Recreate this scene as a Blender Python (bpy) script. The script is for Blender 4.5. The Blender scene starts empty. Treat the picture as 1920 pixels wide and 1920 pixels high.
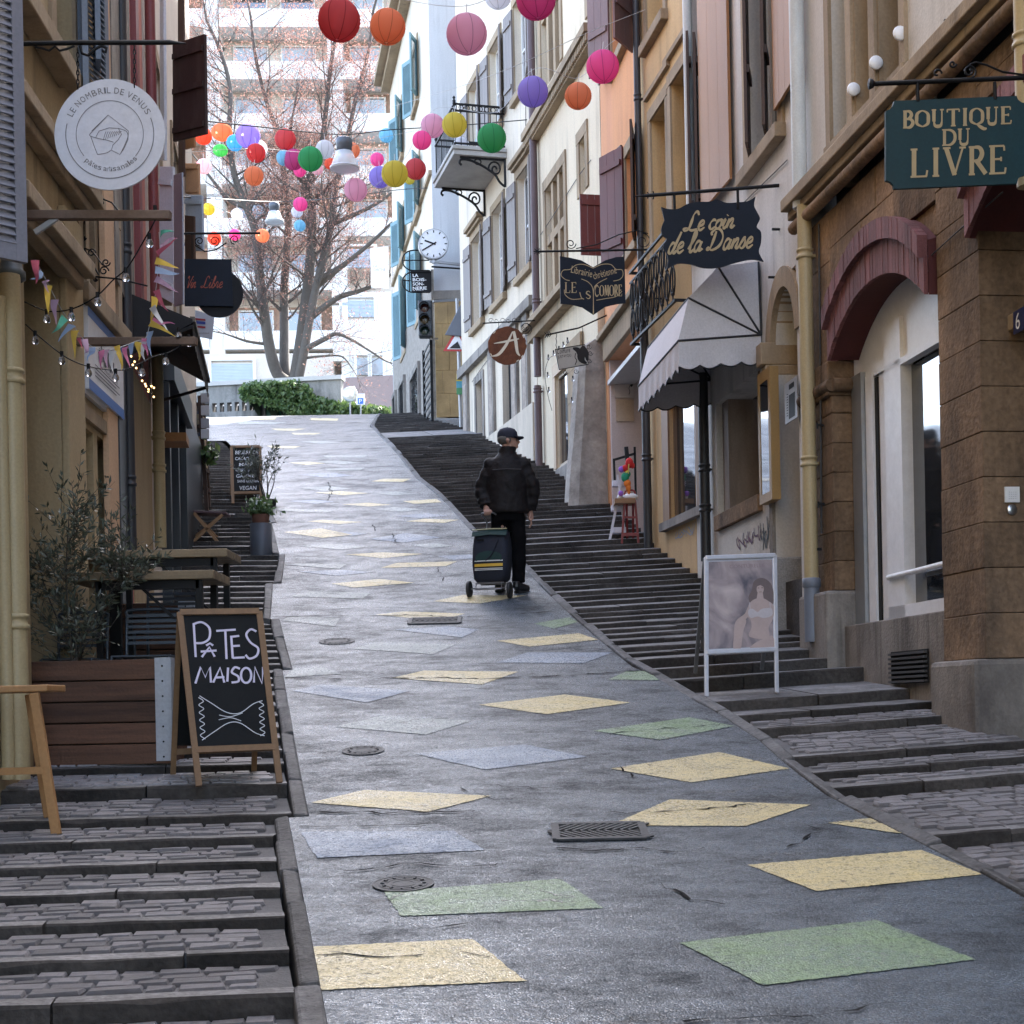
import bpy, math, random
from math import sin, cos, pi, radians, sqrt, atan2
from mathutils import Vector as V, Matrix
random.seed(7)
SC = bpy.context.scene
COL = SC.collection

# ---------------------------------------------------------------- camera
F, ROLL, YH, CAMH = 2800.0, 0.020, 1320.0, 1.6          # focal length in photo pixels, roll, horizon row, eye height
cr, sr = cos(ROLL), sin(ROLL)
cam_data = bpy.data.cameras.new('camera')
cam = bpy.data.objects.new('camera', cam_data); COL.objects.link(cam); SC.camera = cam
cam_data.sensor_fit = 'HORIZONTAL'; cam_data.sensor_width = 36.0
cam_data.lens = 36.0 * F / 1920.0
cam_data.shift_x = -(YH - 960) * sr / 1920.0
cam_data.shift_y = (YH - 960) * cr / 1920.0
cam_data.clip_start = 0.1; cam_data.clip_end = 1500
cam.matrix_world = Matrix(((cr, sr, 0, 0), (0, 0, -1, 0), (-sr, cr, 0, CAMH), (0, 0, 0, 1)))
cam_data.dof.use_dof = False

# ---------------------------------------------------------------- sky, sun, exposure
SUN_AZ, SUN_EL = radians(21), radians(50)               # azimuth from +Y (up the street) towards +X
world = bpy.data.worlds.new('World'); SC.world = world; world.use_nodes = True
wn = world.node_tree.nodes; wl = world.node_tree.links
bg = wn['Background']
sky = wn.new('ShaderNodeTexSky'); sky.sky_type = 'NISHITA'; sky.sun_disc = False
sky.sun_elevation = SUN_EL; sky.sun_rotation = SUN_AZ
sky.air_density = 1.0; sky.dust_density = 2.2; sky.ozone_density = 1.0
hsv = wn.new('ShaderNodeHueSaturation'); hsv.inputs['Saturation'].default_value = .85
wl.new(sky.outputs[0], hsv.inputs['Color']); wl.new(hsv.outputs[0], bg.inputs[0]); bg.inputs[1].default_value = 0.13
sun_data = bpy.data.lights.new('sun', 'SUN'); sun_data.energy = 3.6; sun_data.angle = radians(0.6)
sun_data.color = (1.0, 0.95, 0.87)
sun = bpy.data.objects.new('sun', sun_data); COL.objects.link(sun)
to_sun = V((sin(SUN_AZ) * cos(SUN_EL), cos(SUN_AZ) * cos(SUN_EL), sin(SUN_EL)))
sun.rotation_euler = to_sun.to_track_quat('Z', 'Y').to_euler()
sun.location = (20, 0, 60)
SC.view_settings.view_transform = 'Standard'; SC.view_settings.look = 'None'
SC.view_settings.exposure = 3.3; SC.view_settings.gamma = 1.0
SC.cycles.use_denoising = True
SC.cycles.max_bounces = 6; SC.cycles.diffuse_bounces = 4; SC.cycles.glossy_bounces = 3
SC.cycles.transmission_bounces = 4; SC.cycles.transparent_max_bounces = 8
SC.cycles.caustics_reflective = False; SC.cycles.caustics_refractive = False

# ---------------------------------------------------------------- photo rays and ground profile
def ray(x, y):
    dx, dy = x - 960.0, 960.0 - y
    return ((dx * cr + dy * sr) / F, (-dx * sr + dy * cr + (YH - 960) * cr) / F)
def at(x, y, d):
    a, b = ray(x, y); return V((a * d, d, CAMH + b * d))
PROF = [(-12, -1.2), (-4, -0.52), (0, 0.0), (4.5, 0.646), (8.2, 1.18), (12, 1.92), (15.7, 2.78), (19, 3.76), (23.6, 5.2),
        (27, 6.22), (33, 7.86), (37.5, 8.95), (41, 9.42), (46, 9.6), (60, 9.7), (120, 9.9)]
def _tang():
    n = len(PROF); s = [(PROF[i+1][1]-PROF[i][1])/(PROF[i+1][0]-PROF[i][0]) for i in range(n-1)]
    m = [s[0]]
    for i in range(1, n-1):
        h0 = PROF[i][0]-PROF[i-1][0]; h1 = PROF[i+1][0]-PROF[i][0]
        m.append((s[i-1]*h1 + s[i]*h0)/(h0+h1))
    return m + [s[-1]]
PT = _tang()
def zg(d):
    if d <= PROF[0][0]: return PROF[0][1]
    for i in range(len(PROF)-1):
        d0, z0 = PROF[i]; d1, z1 = PROF[i+1]
        if d <= d1:
            h = d1-d0; t = (d-d0)/h
            return ((2*t**3-3*t*t+1)*z0 + (t**3-2*t*t+t)*h*PT[i] + (-2*t**3+3*t*t)*z1 + (t**3-t*t)*h*PT[i+1])
    return PROF[-1][1]
def gp(x, y, off=0.0):
    a, b = ray(x, y); d = 2.0; st = 0.05
    while d < 60:
        if CAMH + b*d <= zg(d) + off: break
        d += st
    lo, hi = d-st, d
    for _ in range(20):
        m = (lo+hi)/2
        if CAMH + b*m <= zg(m) + off: hi = m
        else: lo = m
    return V((a*lo, lo, zg(lo) + off))

# ---------------------------------------------------------------- mesh builder
class MB:
    def __init__(s): s.v = []; s.f = []; s.sm = []; s.mi = []; s.cur = 0
    def add(s, vs, fs, smooth=False):
        n = len(s.v); s.v += [tuple(p) for p in vs]
        for f in fs: s.f.append(tuple(i+n for i in f)); s.sm.append(smooth); s.mi.append(s.cur)
        return s
    def box8(s, p):      # p: 4 bottom then 4 top (same order)
        return s.add(p, [(3,2,1,0),(4,5,6,7),(0,1,5,4),(1,2,6,5),(2,3,7,6),(3,0,4,7)])
    def box(s, x0, x1, y0, y1, z0, z1):
        return s.box8([(x0,y0,z0),(x1,y0,z0),(x1,y1,z0),(x0,y1,z0),(x0,y0,z1),(x1,y0,z1),(x1,y1,z1),(x0,y1,z1)])
    def obox(s, c, ax, ay, az, hx, hy, hz):     # oriented box: centre, axes, half sizes
        c = V(c); ax = V(ax); ay = V(ay); az = V(az); p = []
        for k in (-1, 1):
            for i, j in ((-1,-1),(1,-1),(1,1),(-1,1)): p.append(c + ax*(i*hx) + ay*(j*hy) + az*(k*hz))
        return s.box8(p)
    def bar(s, a, b, w, h=None, up=(0,0,1)):
        a = V(a); b = V(b); h = w if h is None else h
        t = (b-a); L = t.length
        if L < 1e-6: return s
        t /= L; u = V(up)
        if abs(t.dot(u)) > .98: u = V((0,1,0))
        sd = t.cross(u).normalized(); u = sd.cross(t).normalized()
        return s.obox((a+b)/2, t, sd, u, L/2, w/2, h/2)
    def quad(s, *p): return s.add(p, [tuple(range(len(p)))])
    def tube(s, pts, r, n=8, cap=True, smooth=True):
        pts = [V(p) for p in pts]; m = len(pts)
        rs = r if isinstance(r, (list, tuple)) else [r]*m
        vs = []; fs = []; prev = None
        for i, p in enumerate(pts):
            t = (pts[min(i+1, m-1)] - pts[max(i-1, 0)])
            if t.length < 1e-9: t = V((0,0,1))
            t.normalize()
            if prev is None:
                u = V((0,0,1)) if abs(t.z) < .9 else V((0,1,0))
                sd = t.cross(u).normalized()
            else:
                sd = prev - t*prev.dot(t)
                sd = sd.normalized() if sd.length > 1e-6 else t.orthogonal().normalized()
            prev = sd; up = sd.cross(t)
            for k in range(n):
                a = 2*pi*k/n; vs.append(p + sd*(cos(a)*rs[i]) + up*(sin(a)*rs[i]))
        for i in range(m-1):
            for k in range(n):
                k2 = (k+1) % n; fs.append((i*n+k, i*n+k2, (i+1)*n+k2, (i+1)*n+k))
        s.add(vs, fs, smooth)
        if cap:
            s.add(vs[:n], [tuple(range(n))[::-1]]); s.add(vs[-n:], [tuple(range(n))])
        return s
    def lathe(s, prof, c=(0,0,0), n=16, smooth=True, ax=None):   # prof (r,z) bottom to top
        c = V(c); vs = []; fs = []
        A, B, C = ax if ax else (V((1,0,0)), V((0,1,0)), V((0,0,1)))
        for r, z in prof:
            for k in range(n):
                a = 2*pi*k/n; vs.append(c + A*(r*cos(a)) + B*(r*sin(a)) + C*z)
        for i in range(len(prof)-1):
            for k in range(n):
                k2 = (k+1) % n; fs.append((i*n+k, i*n+k2, (i+1)*n+k2, (i+1)*n+k))
        s.add(vs, fs, smooth)
        if prof[0][0] > 1e-6: s.add(vs[:n], [tuple(range(n))[::-1]])
        if prof[-1][0] > 1e-6: s.add(vs[-n:], [tuple(range(n))])
        return s
    def prism(s, pts, off):       # planar polygon (any n) extruded by vector off
        n = len(pts); off = V(off); p = [V(q) for q in pts]; vs = p + [q+off for q in p]
        fs = [tuple(range(n))[::-1], tuple(range(n, 2*n))] + [(i, (i+1) % n, n+(i+1) % n, n+i) for i in range(n)]
        return s.add(vs, fs)
    def sphere(s, c, r, n=12, m=8, sx=1, sy=1, sz=1, smooth=True):
        c = V(c); vs = [c + V((0,0,-r*sz))]; fs = []
        for i in range(1, m):
            t = -pi/2 + pi*i/m
            for k in range(n):
                a = 2*pi*k/n; vs.append(c + V((r*sx*cos(t)*cos(a), r*sy*cos(t)*sin(a), r*sz*sin(t))))
        vs.append(c + V((0,0,r*sz))); L = len(vs)-1
        for k in range(n):
            k2 = (k+1) % n; fs.append((0, 1+k2, 1+k)); fs.append((L, L-n+k, L-n+k2))
            for i in range(m-2): fs.append((1+i*n+k, 1+i*n+k2, 1+(i+1)*n+k2, 1+(i+1)*n+k))
        return s.add(vs, fs, smooth)
    def build(s, name, mat, parent=None, bevel=0):
        me = bpy.data.meshes.new(name)
        o0 = V(parent['_w']) if parent is not None and '_w' in parent else V((0,0,0))
        me.from_pydata([tuple(V(p)-o0) for p in s.v], [], s.f)
        if any(s.sm): me.polygons.foreach_set('use_smooth', s.sm)
        ms = mat if isinstance(mat, (list, tuple)) else [mat]
        for m in ms: me.materials.append(m)
        if len(ms) > 1: me.polygons.foreach_set('material_index', s.mi)
        o = bpy.data.objects.new(name, me); COL.objects.link(o)
        if parent is not None:
            o.parent = parent
            o['_w'] = tuple(o0)
        if bevel:
            b = o.modifiers.new('edge', 'BEVEL'); b.width = bevel; b.segments = 2; b.limit_method = 'ANGLE'
        return o
def tag(o, label=None, cat=None, group=None, kind=None):
    if label: o['label'] = label
    if cat: o['category'] = cat
    if group: o['group'] = group
    if kind: o['kind'] = kind
    return o
def thing(name, label, cat, loc=(0,0,0), group=None, kind=None):
    o = bpy.data.objects.new(name, None); COL.objects.link(o); o.location = loc; o['_w'] = tuple(loc)
    o.empty_display_size = 0.1
    return tag(o, label, cat, group, kind)
def spline(pts, k=8, closed=False):
    P = [V(p) for p in pts]; n = len(P); out = []
    segs = n if closed else n-1
    for i in range(segs):
        g = (lambda j: P[j % n]) if closed else (lambda j: P[max(0, min(n-1, j))])
        a, b, c, d = g(i-1), g(i), g(i+1), g(i+2)
        for t in range(k):
            t /= k
            out.append(0.5*((2*b) + (c-a)*t + (2*a-5*b+4*c-d)*t*t + (3*b-a-3*c+d)*t**3))
    if not closed: out.append(P[-1])
    return out

# ---------------------------------------------------------------- materials
MATS = {}
def mat(name, col, rough=.8, var=.12, scale=2.5, bump=.15, bscale=60, metal=0, spec=.4, dirt=None, dirt_amt=.35, dirt_scale=.8,
        streak=1.0, coat=0, fine=.08, objvar=0, mscale=None, runs=0):
    if name in MATS: return MATS[name]
    m = bpy.data.materials.new(name); m.use_nodes = True; nt = m.node_tree; N = nt.nodes; L = nt.links
    b = N['Principled BSDF']; b.inputs['Roughness'].default_value = rough; b.inputs['Metallic'].default_value = metal
    b.inputs['Specular IOR Level'].default_value = spec; b.inputs['Coat Weight'].default_value = coat
    tc = N.new('ShaderNodeTexCoord'); mp = N.new('ShaderNodeMapping'); mp.inputs['Scale'].default_value = mscale or (1, 1, streak)
    L.new(tc.outputs['Object'], mp.inputs[0])
    n1 = N.new('ShaderNodeTexNoise'); n1.inputs['Scale'].default_value = scale; n1.inputs['Detail'].default_value = 6
    n1.inputs['Roughness'].default_value = .65; L.new(mp.outputs[0], n1.inputs['Vector'])
    r1 = N.new('ShaderNodeMapRange'); r1.inputs[1].default_value = .3; r1.inputs[2].default_value = .7
    r1.inputs[3].default_value = 1-var; r1.inputs[4].default_value = 1+var; L.new(n1.outputs[0], r1.inputs[0])
    n2 = N.new('ShaderNodeTexNoise'); n2.inputs['Scale'].default_value = bscale; n2.inputs['Detail'].default_value = 4
    L.new(tc.outputs['Object'], n2.inputs['Vector'])
    r2 = N.new('ShaderNodeMapRange'); r2.inputs[1].default_value = .3; r2.inputs[2].default_value = .7
    r2.inputs[3].default_value = 1-fine; r2.inputs[4].default_value = 1+fine; L.new(n2.outputs[0], r2.inputs[0])
    mu = N.new('ShaderNodeMath'); mu.operation = 'MULTIPLY'; L.new(r1.outputs[0], mu.inputs[0]); L.new(r2.outputs[0], mu.inputs[1])
    base = N.new('ShaderNodeRGB'); base.outputs[0].default_value = (*col, 1); src = base.outputs[0]
    if dirt:
        n3 = N.new('ShaderNodeTexNoise'); n3.inputs['Scale'].default_value = dirt_scale; n3.inputs['Detail'].default_value = 7
        n3.inputs['Roughness'].default_value = .7
        L.new(mp.outputs[0], n3.inputs['Vector'])
        r3 = N.new('ShaderNodeMapRange'); r3.inputs[1].default_value = .45; r3.inputs[2].default_value = .75
        r3.inputs[3].default_value = 0; r3.inputs[4].default_value = dirt_amt*1.6; r3.clamp = True; L.new(n3.outputs[0], r3.inputs[0])
        mx = N.new('ShaderNodeMix'); mx.data_type = 'RGBA'; L.new(r3.outputs[0], mx.inputs[0])
        L.new(src, mx.inputs[6]); mx.inputs[7].default_value = (*dirt, 1); src = mx.outputs[2]
    if runs:       # rain runs and soot: narrow vertical streaks
        mq = N.new('ShaderNodeMapping'); mq.inputs['Scale'].default_value = (7, 7, .35); L.new(tc.outputs['Object'], mq.inputs[0])
        n5 = N.new('ShaderNodeTexNoise'); n5.inputs['Scale'].default_value = 1.0; n5.inputs['Detail'].default_value = 5; n5.inputs['Roughness'].default_value = .6; L.new(mq.outputs[0], n5.inputs['Vector'])
        n6 = N.new('ShaderNodeTexNoise'); n6.inputs['Scale'].default_value = .7; n6.inputs['Detail'].default_value = 5; L.new(tc.outputs['Object'], n6.inputs['Vector'])
        r5 = N.new('ShaderNodeMapRange'); r5.inputs[1].default_value = .50; r5.inputs[2].default_value = .70; r5.inputs[3].default_value = 0; r5.inputs[4].default_value = runs; L.new(n5.outputs[0], r5.inputs[0])
        r6 = N.new('ShaderNodeMapRange'); r6.inputs[1].default_value = .42; r6.inputs[2].default_value = .60; L.new(n6.outputs[0], r6.inputs[0])
        m5 = N.new('ShaderNodeMath'); m5.operation = 'MULTIPLY'; L.new(r5.outputs[0], m5.inputs[0]); L.new(r6.outputs[0], m5.inputs[1])
        mx5 = N.new('ShaderNodeMix'); mx5.data_type = 'RGBA'; L.new(m5.outputs[0], mx5.inputs[0]); L.new(src, mx5.inputs[6]); mx5.inputs[7].default_value = (*[c*.38 for c in (dirt or col)], 1); src = mx5.outputs[2]
    if objvar:
        oi = N.new('ShaderNodeObjectInfo'); r4 = N.new('ShaderNodeMapRange'); r4.inputs[3].default_value = 1-objvar; r4.inputs[4].default_value = 1+objvar
        L.new(oi.outputs['Random'], r4.inputs[0]); m4 = N.new('ShaderNodeMath'); m4.operation = 'MULTIPLY'; L.new(mu.outputs[0], m4.inputs[0]); L.new(r4.outputs[0], m4.inputs[1]); mu = m4
    vm = N.new('ShaderNodeVectorMath'); vm.operation = 'SCALE'; L.new(src, vm.inputs[0]); L.new(mu.outputs[0], vm.inputs['Scale'])
    L.new(vm.outputs[0], b.inputs['Base Color'])
    if bump:
        bp = N.new('ShaderNodeBump'); bp.inputs['Strength'].default_value = bump; bp.inputs['Distance'].default_value = .01
        L.new(n2.outputs[0], bp.inputs['Height']); L.new(bp.outputs[0], b.inputs['Normal'])
    MATS[name] = m
    return m
def plain(name, col, rough=.5, metal=0, spec=.5, emit=None):
    if name in MATS: return MATS[name]
    m = mat(name, col, rough, var=.07, scale=9, bump=.04, metal=metal, spec=spec, fine=.03)
    if emit:
        b = m.node_tree.nodes['Principled BSDF']; b.inputs['Emission Color'].default_value = (*emit[:3], 1)
        b.inputs['Emission Strength'].default_value = emit[3]
    return m
def glassy(name, col=(.02,.022,.025), rough=.04, spec=.9):
    if name in MATS: return MATS[name]
    m = bpy.data.materials.new(name); m.use_nodes = True; N = m.node_tree.nodes; L = m.node_tree.links
    b = N['Principled BSDF']; b.inputs['Base Color'].default_value = (*col, 1); b.inputs['Roughness'].default_value = rough
    b.inputs['Specular IOR Level'].default_value = spec; b.inputs['IOR'].default_value = 1.9
    tc = N.new('ShaderNodeTexCoord'); n = N.new('ShaderNodeTexNoise'); n.inputs['Scale'].default_value = 1.6
    L.new(tc.outputs['Object'], n.inputs['Vector'])
    bp = N.new('ShaderNodeBump'); bp.inputs['Strength'].default_value = .06; bp.inputs['Distance'].default_value = .03
    L.new(n.outputs[0], bp.inputs['Height']); L.new(bp.outputs[0], b.inputs['Normal'])
    MATS[name] = m; return m
M_IRON = plain('black_iron', (.007,.007,.008), .55, spec=.25)
M_GLASS = glassy('window_glass')
M_SAND = mat('sandstone', (.225,.148,.092), .92, .38, 1.7, .9, 30, spec=.2, dirt=(.075,.056,.042), dirt_amt=.7, dirt_scale=1.3, streak=.5, fine=.2, objvar=.2, runs=.7)
M_SAND2 = mat('sandstone_pale', (.33,.25,.165), .9, .18, 2, .4, 45, dirt=(.16,.12,.08), dirt_amt=.5, streak=.4, runs=.6)
M_LIME = mat('limestone', (.27,.245,.22), .9, .2, 2.5, .5, 50, spec=.2, dirt=(.09,.08,.075), dirt_amt=.65, dirt_scale=1.4, streak=.5, runs=.7)
M_GRANITE = mat('granite', (.30,.29,.28), .85, .2, 3, .5, 70, dirt=(.10,.10,.10), dirt_amt=.4, fine=.2)
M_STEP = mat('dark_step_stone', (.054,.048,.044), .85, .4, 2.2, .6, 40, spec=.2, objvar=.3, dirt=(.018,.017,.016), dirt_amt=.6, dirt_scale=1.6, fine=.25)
M_STEPTOP = mat('worn_skylit_step_top', (.15,.145,.145), .6, .45, 5, .7, 40, spec=.4, objvar=.3, dirt=(.07,.066,.064), dirt_amt=.5, dirt_scale=3, fine=.25)  # paler tread: worn stone plus sky reflection put into the colour
M_SETT = mat('sett_stone', (.205,.196,.203), .5, .3, 6, .7, 45, dirt=(.10,.08,.075), dirt_amt=.5, dirt_scale=3, fine=.2, objvar=.28)
M_MORTAR = mat('mortar', (.11,.108,.11), .9, .25, 4, .6, 60)
M_KERB = mat('kerb_stone', (.085,.083,.084), .7, .5, 6, 1.0, 35, objvar=.25, dirt=(.05,.05,.048), dirt_amt=.6, dirt_scale=2.5, fine=.3)
# ================================================================ STREET, STAIRS, GROUND
def interp(tab, d):
    if d <= tab[0][0]: return tab[0][1]
    for i in range(len(tab)-1):
        if d <= tab[i+1][0]:
            w = tab[i+1][0]-tab[i][0]
            return tab[i+1][1] if w < 1e-6 else tab[i][1] + (tab[i+1][1]-tab[i][1])*(d-tab[i][0])/w
    return tab[-1][1]
LPX = [(614,1918),(541,1533),(580,1523),(530,1257),(549,1250),(524,1161),(507,1157),(512,1095),(528,1093),(535,1040),(524,1036),(510,981),
       (519,979),(497,940),(470,890),(436,838)]
RPX = [(1920,1683),(1847,1641),(1789,1614),(1694,1564),(1628,1533),(1548,1490),(1468,1428),(1395,1362),(1307,1317),(1242,1275),(1185,1250),
       (1130,1205),(1080,1162),(1030,1115),(980,1062),(880,992),(825,932),(780,897),(745,852),(715,820),(693,799)]
def tab_from(px):
    t = []; px_ = py = 0
    for p in px:
        g = gp(*p); d = g.y
        if t and abs(p[1]-py) <= 10 and abs(p[0]-px_) > 6: d = t[-1][0]+.02; g = V((ray(p[0], py)[0]*d, d, 0))
        px_, py = p
        if t and d <= t[-1][0]: d = t[-1][0] + .02
        t.append((d, g.x))
    return t
LT = tab_from(LPX); RT = tab_from(RPX)
s0 = (LT[1][1]-LT[0][1])/(LT[1][0]-LT[0][0]); LT = [(-4, LT[0][1]+s0*(-4-LT[0][0]))] + LT
s0 = (RT[3][1]-RT[0][1])/(RT[3][0]-RT[0][0]); RT = [(-4, RT[0][1]+s0*(-4-RT[0][0]))] + RT
LT += [(LT[-1][0]+1.2, LT[-1][1]-.35), (LT[-1][0]+1.9, LT[-1][1]-3.2), (LT[-1][0]+5, -15), (44, -30), (62, -40)]
RT += [(43.0, -3.55), (43.6, 10), (48, 25), (62, 40)]

# --- asphalt
def asphalt_mat(name, tint=None):
    m = bpy.data.materials.new(name); m.use_nodes = True; N = m.node_tree.nodes; L = m.node_tree.links
    b = N['Principled BSDF']; 
    tc = N.new('ShaderNodeTexCoord')
    mp = N.new('ShaderNodeMapping'); mp.inputs['Scale'].default_value = (.6, 1.0, .5); L.new(tc.outputs['Object'], mp.inputs[0])
    def noise(s, det=6, ro=.65, vec=None):
        n = N.new('ShaderNodeTexNoise'); n.inputs['Scale'].default_value = s; n.inputs['Detail'].default_value = det
        n.inputs['Roughness'].default_value = ro; L.new(vec or tc.outputs['Object'], n.inputs['Vector']); return n.outputs[0]
    def mr(src, a, c, lo, hi):
        r = N.new('ShaderNodeMapRange'); r.inputs[1].default_value = a; r.inputs[2].default_value = c
        r.inputs[3].default_value = lo; r.inputs[4].default_value = hi; L.new(src, r.inputs[0]); return r.outputs[0]
    def mth(op, a, c):
        q = N.new('ShaderNodeMath'); q.operation = op
        for i, v in enumerate((a, c)):
            if isinstance(v, (int, float)): q.inputs[i].default_value = v
            else: L.new(v, q.inputs[i])
        return q.outputs[0]
    big = noise(2.2, 9, .75, mp.outputs[0]); mid = noise(7.0, 8, .75, mp.outputs[0]); fin = noise(140, 3); grit = noise(38, 5, .7)
    vo = N.new('ShaderNodeTexVoronoi'); vo.feature = 'DISTANCE_TO_EDGE'; vo.inputs['Scale'].default_value = 1.7
    dv = N.new('ShaderNodeVectorMath'); dv.operation = 'ADD'
    nz = N.new('ShaderNodeTexNoise'); nz.inputs['Scale'].default_value = 5; nz.inputs['Detail'].default_value = 6
    L.new(tc.outputs['Object'], nz.inputs['Vector'])
    sc = N.new('ShaderNodeVectorMath'); sc.operation = 'SCALE'; sc.inputs['Scale'].default_value = .35; L.new(nz.outputs['Color'], sc.inputs[0])
    L.new(mp.outputs[0], dv.inputs[0]); L.new(sc.outputs[0], dv.inputs[1]); L.new(dv.outputs[0], vo.inputs['Vector'])
    crack = mr(vo.outputs[0], .004, .014, 1, 0)
    crack = mth('MULTIPLY', crack, mr(noise(1.1, 3), .50, .62, 0, 1))
    pit = mth('MULTIPLY', mr(grit, .56, .66, 0, 1), mr(mid, .42, .62, .1, 1))
    dark = mth('MAXIMUM', crack, pit)
    tone0 = mth('ADD', mth('MULTIPLY', big, .7), mth('MULTIPLY', mid, .3))
    ag = N.new('ShaderNodeTexVoronoi'); ag.feature = 'F1'; ag.inputs['Scale'].default_value = 120; L.new(tc.outputs['Object'], ag.inputs['Vector'])
    sx = N.new('ShaderNodeSeparateColor'); L.new(ag.outputs['Color'], sx.inputs[0]); stone = sx.outputs[0]
    val = mth('MULTIPLY', mr(tone0, .41, .59, .50, 1.38), mr(stone, 0, 1, .68, 1.35))
    val = mth('MULTIPLY', val, mr(mid, .35, .65, .75, 1.2))
    cs = N.new('ShaderNodeVectorMath'); cs.operation = 'SCALE'; cs.inputs[0].default_value = (.062, .081, .102); L.new(val, cs.inputs['Scale'])
    src = cs.outputs[0]
    if tint:
        wear = mth('MULTIPLY', mr(grit, .50, .70, 1, .35 if tint[3] < .7 else .55), mr(mid, .42, .72, 1, .55 if tint[3] < .7 else .75))
        wear = mth('MULTIPLY', wear, mth('MULTIPLY', mr(stone, .0, .3, .55, 1), tint[3]))
        mx = N.new('ShaderNodeMix'); mx.data_type = 'RGBA'; L.new(wear, mx.inputs[0]); L.new(src, mx.inputs[6])
        mx.inputs[7].default_value = (*tint[:3], 1); src = mx.outputs[2]
    mx = N.new('ShaderNodeMix'); mx.data_type = 'RGBA'; L.new(mth('MULTIPLY', dark, .8), mx.inputs[0]); L.new(src, mx.inputs[6])
    mx.inputs[7].default_value = (.02, .02, .021, 1); L.new(mx.outputs[2], b.inputs['Base Color'])
    tone = mth('ADD', mth('MULTIPLY', big, .55), mth('MULTIPLY', mid, .45))
    L.new(mth('ADD', mr(tone, .41, .59, .50, .24), mr(stone, 0, 1, .16, -.12)), b.inputs['Roughness'])
    L.new(mth('MULTIPLY', mr(tone, .41, .59, .30, 1.2), mr(grit, .38, .60, 1.2, .4)), b.inputs['Specular IOR Level'])
    hgt = mth('ADD', mth('MULTIPLY', ag.outputs[0], -.9), mth('ADD', mth('MULTIPLY', stone, .5), mth('ADD', grit, mth('MULTIPLY', dark, -1.2))))
    bp = N.new('ShaderNodeBump'); bp.inputs['Strength'].default_value = .32; bp.inputs['Distance'].default_value = .007
    L.new(hgt, bp.inputs['Height']); L.new(bp.outputs[0], b.inputs['Normal'])
    return m
M_ASPH = asphalt_mat('worn_asphalt')
M_PAINT = {'y': asphalt_mat('yellow_road_paint', (.64,.53,.27,.92)), 'b': asphalt_mat('blue_road_paint', (.38,.47,.62,.46)),
           'g': asphalt_mat('green_road_paint', (.30,.43,.22,.62)), 'w': asphalt_mat('pale_road_paint', (.50,.56,.52,.45))}

ground = MB()
ds = [-40, -12] + [i*1.0 for i in range(-10, 61)] + [80, 120, 400, 900]
for i, d in enumerate(ds):
    z = zg(d) - .45
    ground.v += [(-900, d, z), (900, d, z)]
    if i: ground.f.append((2*i-2, 2*i-1, 2*i+1, 2*i)); ground.sm.append(True); ground.mi.append(0)
tag(ground.build('ground', M_MORTAR), kind='structure')

street = thing('street', None, None, (0,0,0), kind='structure')
rb = MB(); NX = 10
stations = sorted(set([round(-4 + .25*i, 3) for i in range(265)] + [t[0] for t in LT] + [t[0] for t in RT]))
for i, d in enumerate(stations):
    xl, xr = interp(LT, d), interp(RT, d)
    for k in range(NX+1): rb.v.append((xl+(xr-xl)*k/NX, d, zg(d)))
    if i:
        for k in range(NX):
            a = (i-1)*(NX+1)+k; rb.f.append((a, a+1, a+NX+2, a+NX+1)); rb.sm.append(True); rb.mi.append(0)
rb.build('roadway', M_ASPH, street)

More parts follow.
